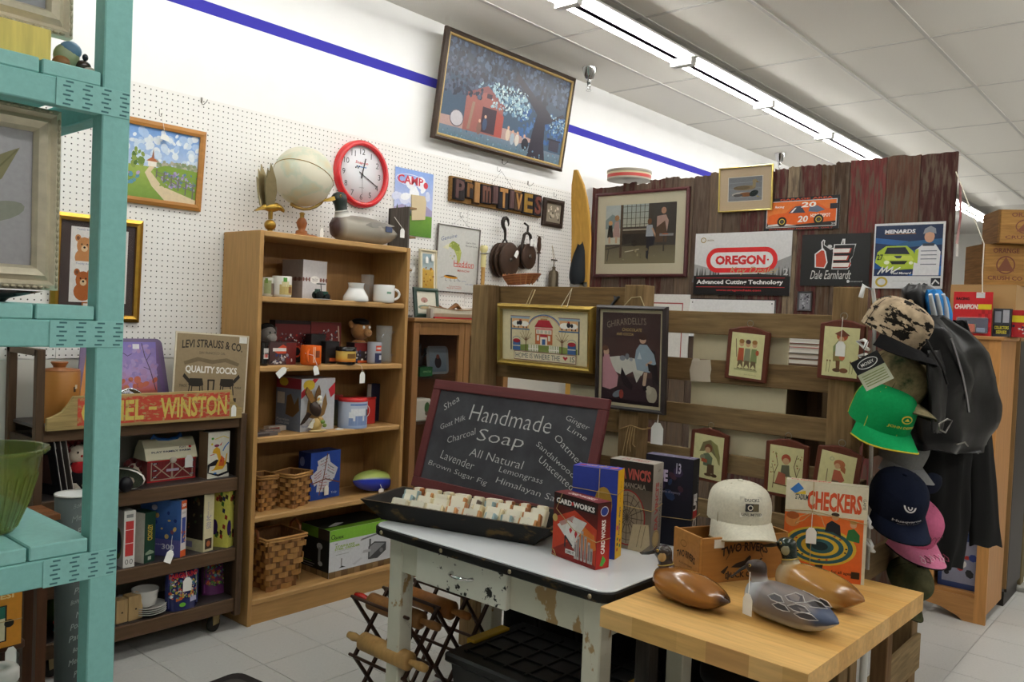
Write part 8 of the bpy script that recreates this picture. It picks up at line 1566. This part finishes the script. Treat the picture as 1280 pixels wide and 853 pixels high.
jk=garment('leather_jacket','glossy black leather jacket draped over the corner pallet','jacket',[(396,1146,1170,.4),(415,1143,1188,.8),(440,1143,1206,1.1),(470,1146,1222,1.15),(500,1148,1229,1.1),(530,1150,1225,1.05),(552,1152,1218,1),(563,1156,1208,.9)],.715,.085,'#0d0d0e','leather',folds=6,amp=.2,seed=4)
garment('','','',[(356,1138,1158,.5),(364,1134,1164,.9),(380,1136,1165,1),(396,1141,1168,1),(412,1146,1172,.9),(424,1150,1174,.5)],.775,.035,'#2a2a2b','leather',folds=5,amp=.2,seed=21,part=(jk,'hood'))
garment('','','',[(420,1190,1208,.5),(440,1196,1220,.9),(470,1206,1230,1),(500,1214,1234,.9),(520,1218,1234,.8),(536,1214,1228,.5)],.67,.05,'#101011','leather',folds=5,amp=.22,seed=23,part=(jk,'sleeve'))
garment('','','',[(440,1160,1176,.5),(460,1160,1180,1),(490,1162,1182,1),(520,1164,1180,.9),(540,1166,1176,.5)],.655,.012,'#121213','leather',folds=4,amp=.2,seed=25,part=(jk,'front_flap'))
def px3(x,y,Yv):a=onY(x,y,Yv);return(a[0],Yv,a[1])
q=MB();q.tube([px3(1189,424,.63),px3(1196,445,.622),px3(1203,470,.618),px3(1208,495,.618),px3(1211,515,.62)],.0045,'#9a9a9c',6);q.build('zipper',jk,'metal')
q=MB();q.tube([px3(1158,425,.645),px3(1166,440,.64),px3(1178,460,.632),px3(1184,480,.628)],.004,'#161516',6);q.build('lapel',jk,'leather');q=MB();q.tube([px3(1174,530,.622),px3(1184,524,.622),px3(1190,526,.622),px3(1182,541,.622),px3(1174,537,.622)],.0025,'#8a8680',5,closed=True);q.build('badge',jk,'metal');q=MB();q.tube([px3(1196,556,.625),px3(1206,553,.625),px3(1210,558,.625)],.0025,'#8a8680',5);q.build('pull',jk,'metal')
ct=garment('black_coat','long matt black coat hanging below the leather jacket','coat',[(470,1155,1215,.6),(520,1154,1212,.8),(560,1152,1208,.9),(610,1152,1204,.95),(650,1150,1202,.95),(685,1148,1200,.9),(708,1150,1196,.8)],.765,.06,'#0b0b0b','cloth',folds=8,amp=.14,seed=7)
rows=[(402,1195,1203,.5),(440,1199,1216,.7),(480,1206,1226,.8),(540,1211,1234,.8),(600,1213,1240,.8),(650,1214,1245,.75),(682,1214,1250,.7)]
sl=garment('black_cardigan','black cardigan sleeve hanging to the right of the leather jacket','cardigan',rows,.79,.045,'#0c0c0c','cloth',folds=5,amp=.1,seed=9)
sc_=garment('blue_scarf','blue and white striped towel hanging behind the leather collar','towel',[(364,1160,1174,.5),(374,1159,1183,.8),(395,1163,1187,.8),(415,1168,1187,.7),(428,1171,1182,.5)],.735,.025,'#2f7fc4','cloth',folds=4,amp=.15,seed=11)
for k in range(3):
    q=MB();q.tube([px3(1163+8*k,368,.713),px3(1166+8*k,385,.711),px3(1170+7*k,405,.711),px3(1173+5*k,422,.715)],[.006,.009,.009,.005],'#d8dde2',6);q.build('white_stripe',sc_,'cloth')
lt=garment('plastic_sleeve','clear crumpled plastic bag tucked under the blue towel','bag',[(412,1180,1192,.5),(425,1180,1196,.8),(436,1186,1196,.6)],.70,.02,'#c9c9cc','gloss',folds=5,amp=.2,seed=3)
# ================================================================ beyond the corner: pine cabinet top, crates, toys
PCZ=1.501
def f_die(a):a.R(0,0,1,1,'#c2262a');[a.R(.66+.08*i,.1+.1*j,.74+.08*i,.2+.1*j,'#a01c22')for i in range(4)for j in range(6)if(i+j)%2];a.T('RACING',.24,.84,.34,.07,'#2a1a1a',bold=.04);a.T('CHAMPIONS',.36,.66,.64,.12,'#e6d8d0',bold=.05,shear=.2);a.R(.64,.6,.98,.72,'#d8c22a');a.R(.58,.86,.8,.99,'#dcd8d8');a.R(.12,.06,.92,.4,'#2a2c4a');a.R(.15,.08,.6,.26,'#d8762a','#7ab83a')
def pack(name,label,x0,x1,yt,X_,art,col,d=.03):
    a=onX(x0,395,X_)[0];b=onX(x1,395,X_)[0];h=onX((x0+x1)/2,yt,X_)[1]-PCZ
    t=carton(name,label,'toy pack',(X_,(a+b)/2,PCZ),FX,abs(a-b),d,h,col,art);return t,abs(a-b),h
t,w,h=pack('toy_car_pack','red carded toy racing car pack on the pine cabinet',1191,1240,365,4.90,f_die,'#b3242a',.004)
MB().box(-w*.38,w*.42,-.03,-.001,.01,h*.42,'#d8d8dc').build('blister',t,'clearplastic',bevel=.006);q=MB().box(-w*.3,w*.1,-.024,-.006,.016,h*.26,'#c9542a');q.build('toy_truck',t,'gloss',bevel=.004);q=MB().box(w*.14,w*.36,-.022,-.006,.014,h*.18,'#7a8aa8');q.build('toy_car',t,'gloss',bevel=.004)
pack('toy_car_box','grey and black collectors toy box beside the red pack',1241.5,1264,386,4.93,lambda a:(a.R(0,0,1,1,'#3a3d44'),a.R(.1,.5,.45,.9,'#8a8f98'),a.R(.55,.5,.9,.95,'#a9acb4'),a.R(.05,.1,.95,.42,'#23242a'),a.T('COLLECTORS',.5,.32,.8,.12,'#c9c23a',bold=.03),a.T('SERIES',.5,.16,.6,.12,'#c9c23a',bold=.03)),'#33363c',.05)
a_=onX(1266,395,4.93)[0]
pack('toy_car_pack','red toy pack with yellow band at the right edge of the picture',1265.5,1283,388,4.95,lambda a:(a.R(0,0,1,1,'#a82428'),a.R(0,.55,1,.8,'#d8c22a'),a.B(10,.1,.1,.9,.5,.05,.12,['#d8d4d0','#2a2c40','#c9542a'],3)),'#9a2226',.02)
t=carton('cardboard_carton','plain tan cardboard carton under the stacked wooden crates','carton',(4.975,(onX(1186,380,4.975)[0]+onX(1271,380,4.975)[0])/2,PCZ),FX,.31,.26,onX(1230,356,4.975)[1]-PCZ,'#b08a58',lambda a:a.R(0,.98,1,.985,'#8a6a40'))
CTZ=onX(1230,356,4.975)[1]+.001
def box_crate(name,label,pxe,pxl,pxr,yt,yb,zc,rz,w,d,brand):
    h=.19;x,y=0,0
    t=thing(name,label,'crate',(pxe[0],pxe[1],zc),rz);c='#a07a48'
    h=brand
    MB().box(0,w,0,.012,0,h,'#9a7342').build('front_board',t,'roughx',bevel=.002);MB().box(0,w,d-.012,d,0,h,c).build('back_board',t,'roughx',bevel=.002);MB().box(-.012,-.0005,0,d,0,h,'#6d4f30').build('end_board',t,'roughy',bevel=.002);MB().box(w+.0005,w+.012,0,d,0,h,'#8f673a').build('end_board',t,'roughy',bevel=.002);MB().box(0,w,.012,d-.012,0,.01,c).build('bottom',t,'roughx')
    g=MB();a=Art(g,0,0,w,h,-.0008);a.T('ORANGE',.5,.85,.6,.12,'#6a3a2a',bold=.02);a.O(.5,.5,.22,.22,.03,'#6a3a2a');a.P([(.3,.35),(.5,.7),(.7,.35)],'#74442e');a.T('CRUSH CO',.5,.18,.8,.1,'#6a3a2a',bold=.02);g.build('brand',t,'matte')
    return t
cxl,cyl=5.0,onX(1230,330,5.0)[0]
box_crate('soda_crate','dark stained wooden soda crate on the tan carton',(cxl,cyl),0,0,0,0,CTZ,FX+.62,.22,.2,onX(1230,305,5.0)[1]-CTZ)
UZ=onX(1230,305,5.0)[1]+.003
cxu,cyu=5.0,onX(1250,290,5.0)[0]
box_crate('soda_crate','lighter wooden soda crate, topmost of the two by the ceiling light',(cxu,cyu+.0),0,0,0,0,UZ,FX+.5,.26,.24,onX(1250,262,5.0)[1]-UZ)
cord=thing('hanging_rope','thin white cord hanging from the end of the plank wall to the toy packs','cord',(4.88,1.19,1.74));q=MB();q.tube([(PWX-4.88-.03,onX(1195,215,PWX-.03)[0]-1.19,onX(1195,215,PWX-.03)[1]-1.74),(.05,onX(1230,305,4.93)[0]-1.19,onX(1230,305,4.93)[1]-1.74),(.0,onX(1228,340,4.88)[0]-1.19,onX(1228,340,4.88)[1]-1.74),(.0,onX(1228,366,4.88)[0]-1.19,onX(1228,366,4.88)[1]-1.74)],.003,'#d9d2c0',6);q.build('cord',cord,'cloth');MB().ell((.0,onX(1228,366,4.88)[0]-1.19,onX(1228,366,4.88)[1]-1.74),(.006,.006,.006),'#d9d2c0',8,6).build('knot',cord,'cloth')
cl=thing('paper_strip','hanging strip of pink and white paper on the end of the plank wall','paper',(PWX-.02,1.185,onX(1198,305,PWX)[1]),0);q=MB();q.loft([[(0,0,0),(.05,-.0,.0),(.05,.003,.0),(0,.003,0)],[(0,-.012,.15),(.05,-.01,.15),(.05,-.007,.15),(0,-.009,.15)],[(0,0,.34),(.05,0,.34),(.05,.003,.34),(0,.003,.34)]],['#c9a8a4','#8a4a4c','#7a5a58'],smooth=False);q.build('strip',cl,'cloth');MB().box(.0,.045,-.004,.0,-.07,-.0005,'#dcdad4').build('card',cl,'paper')
t=thing('tan_locker','tan side panel of a tall cabinet just behind the pine cabinet','cabinet',(5.30,1.17,0),FX);
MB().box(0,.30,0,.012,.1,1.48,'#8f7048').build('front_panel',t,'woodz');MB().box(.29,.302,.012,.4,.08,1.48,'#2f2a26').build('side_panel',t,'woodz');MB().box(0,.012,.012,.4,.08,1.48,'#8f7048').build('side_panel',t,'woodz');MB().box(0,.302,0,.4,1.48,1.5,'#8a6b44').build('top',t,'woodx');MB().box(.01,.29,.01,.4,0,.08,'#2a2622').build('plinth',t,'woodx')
t=thing('weathered_post','weathered grey-green wooden post at the right edge of the picture','post',(5.73,onX(1275,560,5.73)[0],0),FX);MB().box(-.045,.045,0,.09,0.03,onX(1275,350,5.73)[1],'#6d6248').build('post',t,'roughz',bevel=.003);MB().box(-.09,.09,-.04,.13,0,.03,'#a9a7a0').build('foot',t,'satin',bevel=.003);q=MB();q.tube([(-.05,-.005,1.0),(-.052,-.01,.95),(-.05,-.005,.9)],.004,'#c9c9c9',6);q.build('wire_loop',t,'metal')
def art_yel(a):a.R(0,0,1,1,'#8f8a2a','#a8a03a');a.R(0,0,1,.2,'#4f6a3a');a.R(.15,.35,.7,.8,'#b5ad4a');a.R(.25,.45,.45,.65,'#6a661c');a.P([(.1,.8),(.4,.95),(.75,.8)],'#77721f')
xx=6.0;loc,w,h,r=span('X',xx,1263,324,1300,356);
t=picture('yellow_house_picture','unframed yellow painting of a house at the far right edge','picture','X',xx,(1263,324,1305,358),.015,0,mcol='#8f8a3a',art=art_yel)
t=thing('painting_stand','plain brown stand carrying the yellow house painting','stand',(xx-.02,loc[1],0),FX);MB().box(-w/2-.02,w/2+.02,0,.2,loc[2]-.03,loc[2]-.001,'#5a4632').build('top',t,'woodx');MB().box(-w/2,w/2,.05,.15,0,loc[2]-.03,'#4a3a2a').build('column',t,'woodz')
for i,(zz,lb,c,h_)in enumerate(((.151,'blue boxed action toy on the bottom shelf of the pine cabinet','#2a3a6a',.3),(.621,'red boxed toy on the middle shelf of the pine cabinet','#8a2a2c',.25),(1.061,'dark boxed toy on the upper shelf of the pine cabinet','#2c2a34',.18))):
    carton('boxed_toy',lb,'toy',(4.92,1.03,zz),FX,.2,.1,h_,c,lambda a:(a.R(.1,.1,.9,.85,'#8a8a9c'),a.B(12,.1,.1,.9,.8,.06,.14,['#d8d4d0','#c9a02a','#3a4a8a','#2a2a2e','#a0302c'],3+i)),group='boxed toys in the pine cabinet')
# ================================================================ under the white table
def rolling_pin(label,a,b,r,hc,c):
    a=Vector(a);b=Vector(b);d=b-a;L=d.length;t=thing('rolling_pin',label,'rolling pin',tuple(a),group='rolling pins on the folding rack')
    M=d.to_track_quat('Z','Y').to_matrix().to_4x4();q=MB();q.M=M;q.lathe([(.02,L*.2),(r,L*.21),(r,L*.79),(.02,L*.8)],c,22);q.build('barrel',t,'woodz')
    for f0,f1 in((0,.2),(1,.8)):
        q=MB();q.M=M;z0,z1=L*f0,L*f1;q.lathe([(.004,z0),(.013,z0+(z1-z0)*.06),(.016,z0+(z1-z0)*.4),(.01,z0+(z1-z0)*.85),(.01,z1)],hc if f0==0 else c,14);q.build('handle',t,'gloss' if hc!=c and f0==0 else 'woodz')
def lattice():
    X0,X1=1.98,2.46
    t=thing('folding_rack','dark brown folding lattice rack holding rolling pins under the table','rack',(2.2,2.2,0));c='#3f2a20'
    for y in(.17,-.1):
        for k in range(3):
            x=-.19+.15*k
            for s_ in(1,-1):
                for z0,z1 in((.015,.23),(.23,.445)):
                    e=s_ if z0<.1 else-s_
                    q=MB();q.bar((x-e*.075,y+.009*s_,z0),(x+e*.075,y+.009*s_,z1),.012,.011,c);q.build('slat',t,'darkx')
    for k in range(4):
        x=-.265+.15*k
        for z in(.015,.23,.445):q=MB();q.tube([(x,.19,z),(x,-.12,z)],.006,c,6);q.build('dowel',t,'darky')
lattice()
rolling_pin('amber wooden rolling pin furthest back on the folding rack',(2.16,2.44,.415),(2.16,2.0,.415),.034,'#9c6430','#9c6430')
rolling_pin('wooden rolling pin with red handle in the middle of the rack',(2.01,2.46,.415),(2.01,2.0,.415),.032,'#a8201c','#8a5f34')
rolling_pin('pale wooden rolling pin lowest and nearest on the rack',(1.935,2.40,.30),(1.935,1.98,.30),.033,'#b59058','#b08a54')
def tote():
    a=onZ(565,800,.36);x0,y1=2.02,2.03;L=.62;D=.42
    t=thing('storage_tote','black ribbed plastic storage tote with yellow latch under the table','tote',(x0,1.99,0),FX+.0);c='#0a0a0b'
    q=MB();q.loft([[(.05,.04,0),(L-.05,.04,0),(L-.05,D-.04,0),(.05,D-.04,0)],[(.015,.015,.3),(L-.015,.015,.3),(L-.015,D-.015,.3),(.015,D-.015,.3)]],c,smooth=False);q.build('bin',t,'plastic',bevel=.01);l=MB().box(0,L,0,D,.3,.335,'#0c0c0d').build('lid',t,'plastic',bevel=.008)
    for i in range(6):MB().box(.05+.09*i,.058+.09*i,.05,D-.05,.335,.342,'#111112').build('lid_rib',l,'plastic')
    for j in range(4):MB().box(.05,L-.05,.06+.09*j,.068+.09*j,.335,.342,'#111112').build('lid_rib',l,'plastic')
    MB().box(-.012,.03,D*.3,D*.75,.325,.345,'#c9a01c').build('latch',t,'plastic',bevel=.003);MB().box(L-.03,L+.012,D*.3,D*.75,.325,.345,'#c9a01c').build('latch',t,'plastic',bevel=.003)
tote()
cu=thing('shade_sheet','black cloth hung low on the pallet screen behind the tables','curtain',(PLX-.055,2.3,0.004),FX)  # added black sheet, there only to deepen the shade under the tables
for k in range(7):MB().loft([[(.19*k+.19*f,-.012*math.sin(PI*2*f)-.002,z_)for f in(0,.125,.25,.375,.5,.625,.75,.875,1)]+[(.19*k+.19*f,-.012*math.sin(PI*2*f),z_)for f in(1,.875,.75,.625,.5,.375,.25,.125,0)]for z_ in(0,.66)],'#0b0a0a').build('fold',cu,'cloth')
t=thing('black_stool','black metal stool tucked under the butcher block','stool',(2.22,.95,0));MB().lathe([(.15,.5),(.16,.505),(.16,.53),(.15,.54),(.001,.54)],'#161616',28).build('seat',t,'rubber')
for k in range(4):an=PI/4+k*PI/2;q=MB();q.tube([(.1*math.cos(an),.1*math.sin(an),.505),(.17*math.cos(an),.17*math.sin(an),0.008)],.011,'#3a3a3c',8);q.build('leg',t,'darkmetal')
q=MB();q.tube([(.14*math.cos(a),.14*math.sin(a),.22)for a in[2*PI*k/24 for k in range(24)]],.007,'#3a3a3c',6,closed=True);q.build('foot_ring',t,'darkmetal')
x,y=2.45,.74;t=thing('white_pole','white plastic pole standing under the right side of the butcher block','pole',(x,y,0));MB().lathe([(.011,.0),(.011,BLZ-.06)],'#cfcfcb',12).build('pipe',t,'plastic');MB().lathe([(.03,0),(.03,.012),(.012,.02)],'#c9c9c4',16).build('foot',t,'plastic')
ml=onZ(292,851,0);t=thing('floor_mat','corner of a dark floor mat at the bottom edge of the picture','mat',(ml[0]-.22,ml[1]-.28,.001),.1);P=[]
for cx_,cy_,an in((.25,.25,0),(-.25,.25,PI/2),(-.25,-.25,PI),(.25,-.25,3*PI/2)):
    for k in range(5):P.append((cx_+.05*math.cos(an+PI/2*k/4),cy_+.05*math.sin(an+PI/2*k/4)))
MB().prismz(P,0,.008,'#2b2827').build('rubber_edge',t,'rubber');MB().prismz([(x*.85,y*.85)for x,y in P],.008,.011,'#4a4642').build('pile',t,'cloth')
# ================================================================ goods on and around the teal rack
T1z=TEAL[0][1]+.0375;T2z=TEAL[1][1]+.0375;T3z=TEAL[2][1]+.0375
mat('silverleaf',0.4,metal=0.35,var=0.12,scale=30)
def silver_frame(label,x1,y_,zb,w,h,art,lean,rest=None):
    t=thing('silver_framed_picture',label,'picture',(x1-w/2,y_,zb),0,lean);c='#d2c9b2'
    f=MB();x0=-w/2;x1_=w/2;prof=[(0,.0),(0,.028),(.012,.034),(.022,.026),(.034,.038),(.05,.03),(.058,.018),(.058,0)]
    V=[];F=[]
    for k,(cx_,cz_)in enumerate(((-1,0),(1,0),(1,1),(-1,1))):
        for o,d in prof:V.append(((x1_-o)*cx_,-d,o if cz_==0 else h-o))
    m_=len(prof)
    for k in range(4):
        l=(k+1)%4
        for j in range(m_-1):F.append((k*m_+j,l*m_+j,l*m_+j+1,k*m_+j+1))
    f.add(V,F,c);f.build('frame',t,'silverleaf')
    bd=MB();n_=int(h/.016)
    for k in range(n_):bd.ell((x1_-.006,-.03,.012+(h-.024)*k/n_),(.005,.006,.008),'#b5ad94',6,5)
    n2=int(w/.016)
    for k in range(n2):bd.ell((x0+.01+(w-.02)*k/n2,-.03,.006),(.008,.006,.005),'#b5ad94',6,5);bd.ell((x0+.01+(w-.02)*k/n2,-.03,h-.006),(.008,.006,.005),'#b5ad94',6,5)
    bd.build('beading',t,'silverleaf',kind='stuff')
    MB().box(x0+.05,x1_-.05,-.012,-.004,.05,h-.05,'#a9a7a6').build('backing',t,'paper');g=MB();art(Art(g,x0+.055,.055,w-.11,h-.11,-.0125));g.build('print',t,'print')
    return t
def art_leaf(a):a.R(0,0,1,1,'#9a999c','#a6a6aa');a.P([(.2,.1),(.5,.35),(.78,.62),(.9,.86),(.82,.82),(.6,.7),(.35,.5)],'#7d7a58');a.D(.75,.38,.2,.07,'#85897c',rot=.3);a.D(.6,.25,.16,.05,'#8d9084',rot=-.4);a.L([(.1,.05),(.5,.4),(.88,.84)],.012,'#6a6848')
def art_grey(a):a.R(0,0,1,1,'#8d8f94','#9a9ca2');a.B(8,.1,.1,.9,.5,.05,.12,['#85888e','#94969c'],3)
YB=TEALY+.12
xr=onY(70,250,YB)[0];ztop=onY(35,134,YB)[1];zbot=onY(35,362,YB)[1]
silver_frame('ornate silver frame with a grey leaf print on the middle teal shelf',xr,YB,zbot,.42,ztop-zbot,art_leaf,-.02)
tb=thing('black_dish','dark footed dish under the leaf print frame on the teal shelf','dish',(xr-.15,YB+.0,T2z));MB().lathe([(.04,0),(.045,.006),(.05,.01),(.12,max(.012,zbot-T2z-.004)),(.001,max(.012,zbot-T2z-.004))],'#1c1b1c',28,cap=False).build('dish',tb,'gloss');MB().lathe([(.001,0),(.04,0),(.04,.004)],'#1c1b1c',20,cap=False).build('foot',tb,'gloss')
xr2=onY(86,20,YB)[0];zb2=onY(40,40,YB)[1]
silver_frame('ornate silver frame cut off at the top left corner, on a yellow block',xr2,YB,zb2,.42,.5,art_grey,-.02)
xy=onY(56,60,YB-.02)[0];ty=thing('yellow_block','pale yellow painted wooden block on the top teal shelf under the silver frame','block',(xy-.2,YB-.06,T1z));MB().box(-.2,.2,0,.12,0,zb2-T1z-.001,'#d8c76a').build('block',ty,'woodz',bevel=.002);MB().box(-.2,.2,-.001,0,0,.006,'#bfae58').build('base_edge',ty,'satin')
tx=onY(74,65,YB)[0];td=thing('duck_figurine','small blue and yellow painted duck figurine beside the yellow block','figurine',(tx+.005,YB-.045,T1z));MB().ell((-.005,0,.035),(.03,.025,.03),'#8f9a78').build('body',td,'satin');MB().ell((.002,-.004,.05),(.026,.022,.022),'#5a7f9c').build('shawl',td,'satin');MB().ell((-.02,-.01,.015),(.02,.02,.016),'#8a6038').build('base',td,'satin');MB().ell((.03,-.012,.018),(.018,.016,.014),'#3a2c26').build('dark_duckling',td,'gloss');MB().ell((.034,-.012,.04),(.007,.007,.009),'#1d2a33').build('duckling_head',td,'gloss');MB().ell((.04,-.018,.01),(.016,.012,.008),'#c9c0b4').build('white_breast',td,'satin')
xbr=onY(58,565,TEALY+.2)[0];RB=.13;zb_=onY(30,556,TEALY+.2)[1];tg=thing('glass_bowl','green-tinted fluted glass mixing bowl on the lower teal shelf','bowl',(xbr-RB,TEALY+.2,T3z));hb=zb_-T3z
pr=[(.001,.004),(.05,.002),(.055,0),(.06,.006),(.085,hb*.35),(.105,hb*.7),(.115,hb*.9),(RB,hb*.95),(RB+.002,hb*.98),(RB-.004,hb),(.112,hb*.97),(.1,hb*.7),(.078,hb*.35),(.05,.014),(.001,.012)]
MB().lathe(pr,'#7d8a35',40,cap=False).build('bowl',tg,'greenglass')
for k in range(30):an=2*PI*k/30;q=MB();q.tube([(.062*math.cos(an),.062*math.sin(an),.012),(.087*math.cos(an),.087*math.sin(an),hb*.35),(.106*math.cos(an),.106*math.sin(an),hb*.68)],.003,'#8a9640',5);q.build('flute',tg,'greenglass')
t=thing('wooden_side_table','brown wooden side table top behind the teal rack','table',(1.0,3.13,0));
for k in range(3):MB().box(-.30,.205,.06*k,.06*k+.058,.70,.722,['#6a4222','#744a28','#6f4626'][k]).build('plank',t,'woodx',bevel=.002)
for x in(-.28,.14):
    for y in(.02,.14):MB().box(x,x+.035,y,y+.03,0,.70,'#4a2c18').build('leg',t,'woodz')
MB().box(-.26,.17,.03,.15,.62,.70,'#5a3820').build('apron',t,'woodx')
mat('gingham',0.9,var=0.0,spec=0.1,col2='#d8cfcc',mask=0.55,mscale=90,msharp=20)
tc_=thing('red_cloth','red and white checked cloth bundle on the brown side table','cloth',(onY(15,620,3.17)[0],3.19,.7225));MB().loft([[(.05*math.cos(a)*(1+.2*math.sin(5*a)),.04*math.sin(a),0)for a in[2*PI*k/20 for k in range(20)]],[(.035*math.cos(a)*(1+.2*math.sin(5*a)),.03*math.sin(a),.05)for a in[2*PI*k/20 for k in range(20)]],[(.02*math.cos(a),.015*math.sin(a),.075)for a in[2*PI*k/20 for k in range(20)]]],'#a8242a').build('bundle',tc_,'gingham');MB().ell((0,0,.08),(.015,.012,.012),'#a8242a').build('knot',tc_,'gingham')
bx=1.295;by=3.24;zt_=.76;
t=thing('script_bin','tall grey-green cylinder printed with white script behind the teal rack','bin',(bx,by,0));r0,r1=.05,.068
mat('scriptgrey',0.6,var=0.08,scale=10);MB().lathe([(.05,0),(.052,.01),(r1,zt_),(r1-.003,zt_),(.05,.02),(.001,.018)],['#3b4443','#3b4443','#4a5452','#dcdcda','#cfcfcb','#cfcfcb'],30,cap=False).build('cylinder',t,'scriptgrey');MB().lathe([(r1-.003,zt_),(r1+.002,zt_+.001),(r1+.002,zt_+.006),(r1-.003,zt_+.007)],'#dededa',30,cap=False).build('rim',t,'satin')
g=MB();R=random.Random(8)
for k in range(16):
    zc=.06+.045*k;rr=.052+(r1-.052)*zc/zt_+.0008;a0=-2.6+R.uniform(-.2,.2);V,F=glyphs(['Paris','Poste','Merci','Bonjour'][k%4],.0,.2);P=[(rr*math.cos(a0+(v[0]+.5)*.9+.7),rr*math.sin(a0+(v[0]+.5)*.9+.7),zc+v[1]*.022+v[0]*.02)for v in V];g.add(P,F,'#9aa3a0')
g.build('script_print',t,'print')
t3=carton('parlour_game','orange parlour game box with white tag below the lower teal shelf','game box',(.80,2.62,onY(28,808,2.6)[1]),.05,.22,.05,.17,'#c9832a',lambda a:(a.R(0,0,1,1,'#cf8a2c'),a.T('PARCHEESI',.55,.88,.7,.1,'#e6c98a',bold=.03),a.R(.3,.1,.82,.72,'#2a2218'),a.R(.32,.12,.8,.7,'#d8cfae'),a.D(.56,.42,.16,.2,'#d8b83a'),a.D(.56,.42,.08,.1,'#a02a24'),a.R(.32,.12,.45,.3,'#a02a24'),a.R(.66,.5,.8,.7,'#2a6a5a'),a.D(.85,.4,.06,.07,'#1d1a16')),side=lambda a:(a.R(0,0,1,1,'#d8942e'),a.T('PARCHEESI',.5,.5,2.2,.2,'#e8d0a0',rot=PI/2,bold=.02)),pm='print');price_tag(t3,.08,-.01,-.05,.03,.05);twine(t3,[(-.11,-.003,.08),(.111,-.003,.075),(.112,.05,.08)])
tl=thing('wooden_stool','dark wooden stool under the orange game box','stool',(.78,2.64,0));zz_=onY(28,808,2.6)[1]-.001;MB().box(-.14,.15,0.01,.22,zz_-.025,zz_,'#4a2f1e').build('seat',tl,'woodx',bevel=.003)
for x,y in((-.12,.03),(.11,.03),(-.12,.18),(.11,.18)):q=MB();q.tube([(x*.85,y,zz_-.025),(x*1.15,y,0.004)],.012,'#43291a',8);q.build('leg',tl,'woodz')
wj=thing('white_jar_lid','white round jar lid at the bottom left edge of the picture','jar',(onY(3,842,2.45)[0]-.01,2.45,.17));zz2=onY(3,842,2.45)[1];wj.location.z=.0;MB().lathe([(.045,0),(.05,.01),(.05,zz2-.03),(.04,zz2-.02)],'#8a8f86',24).build('jar',wj,'gloss');MB().lathe([(.047,zz2-.02),(.05,zz2-.015),(.05,zz2+.01),(.044,zz2+.018),(.02,zz2+.018),(.018,zz2+.012),(.001,zz2+.012)],'#d8d7d2',28,cap=False).build('lid',wj,'satin')
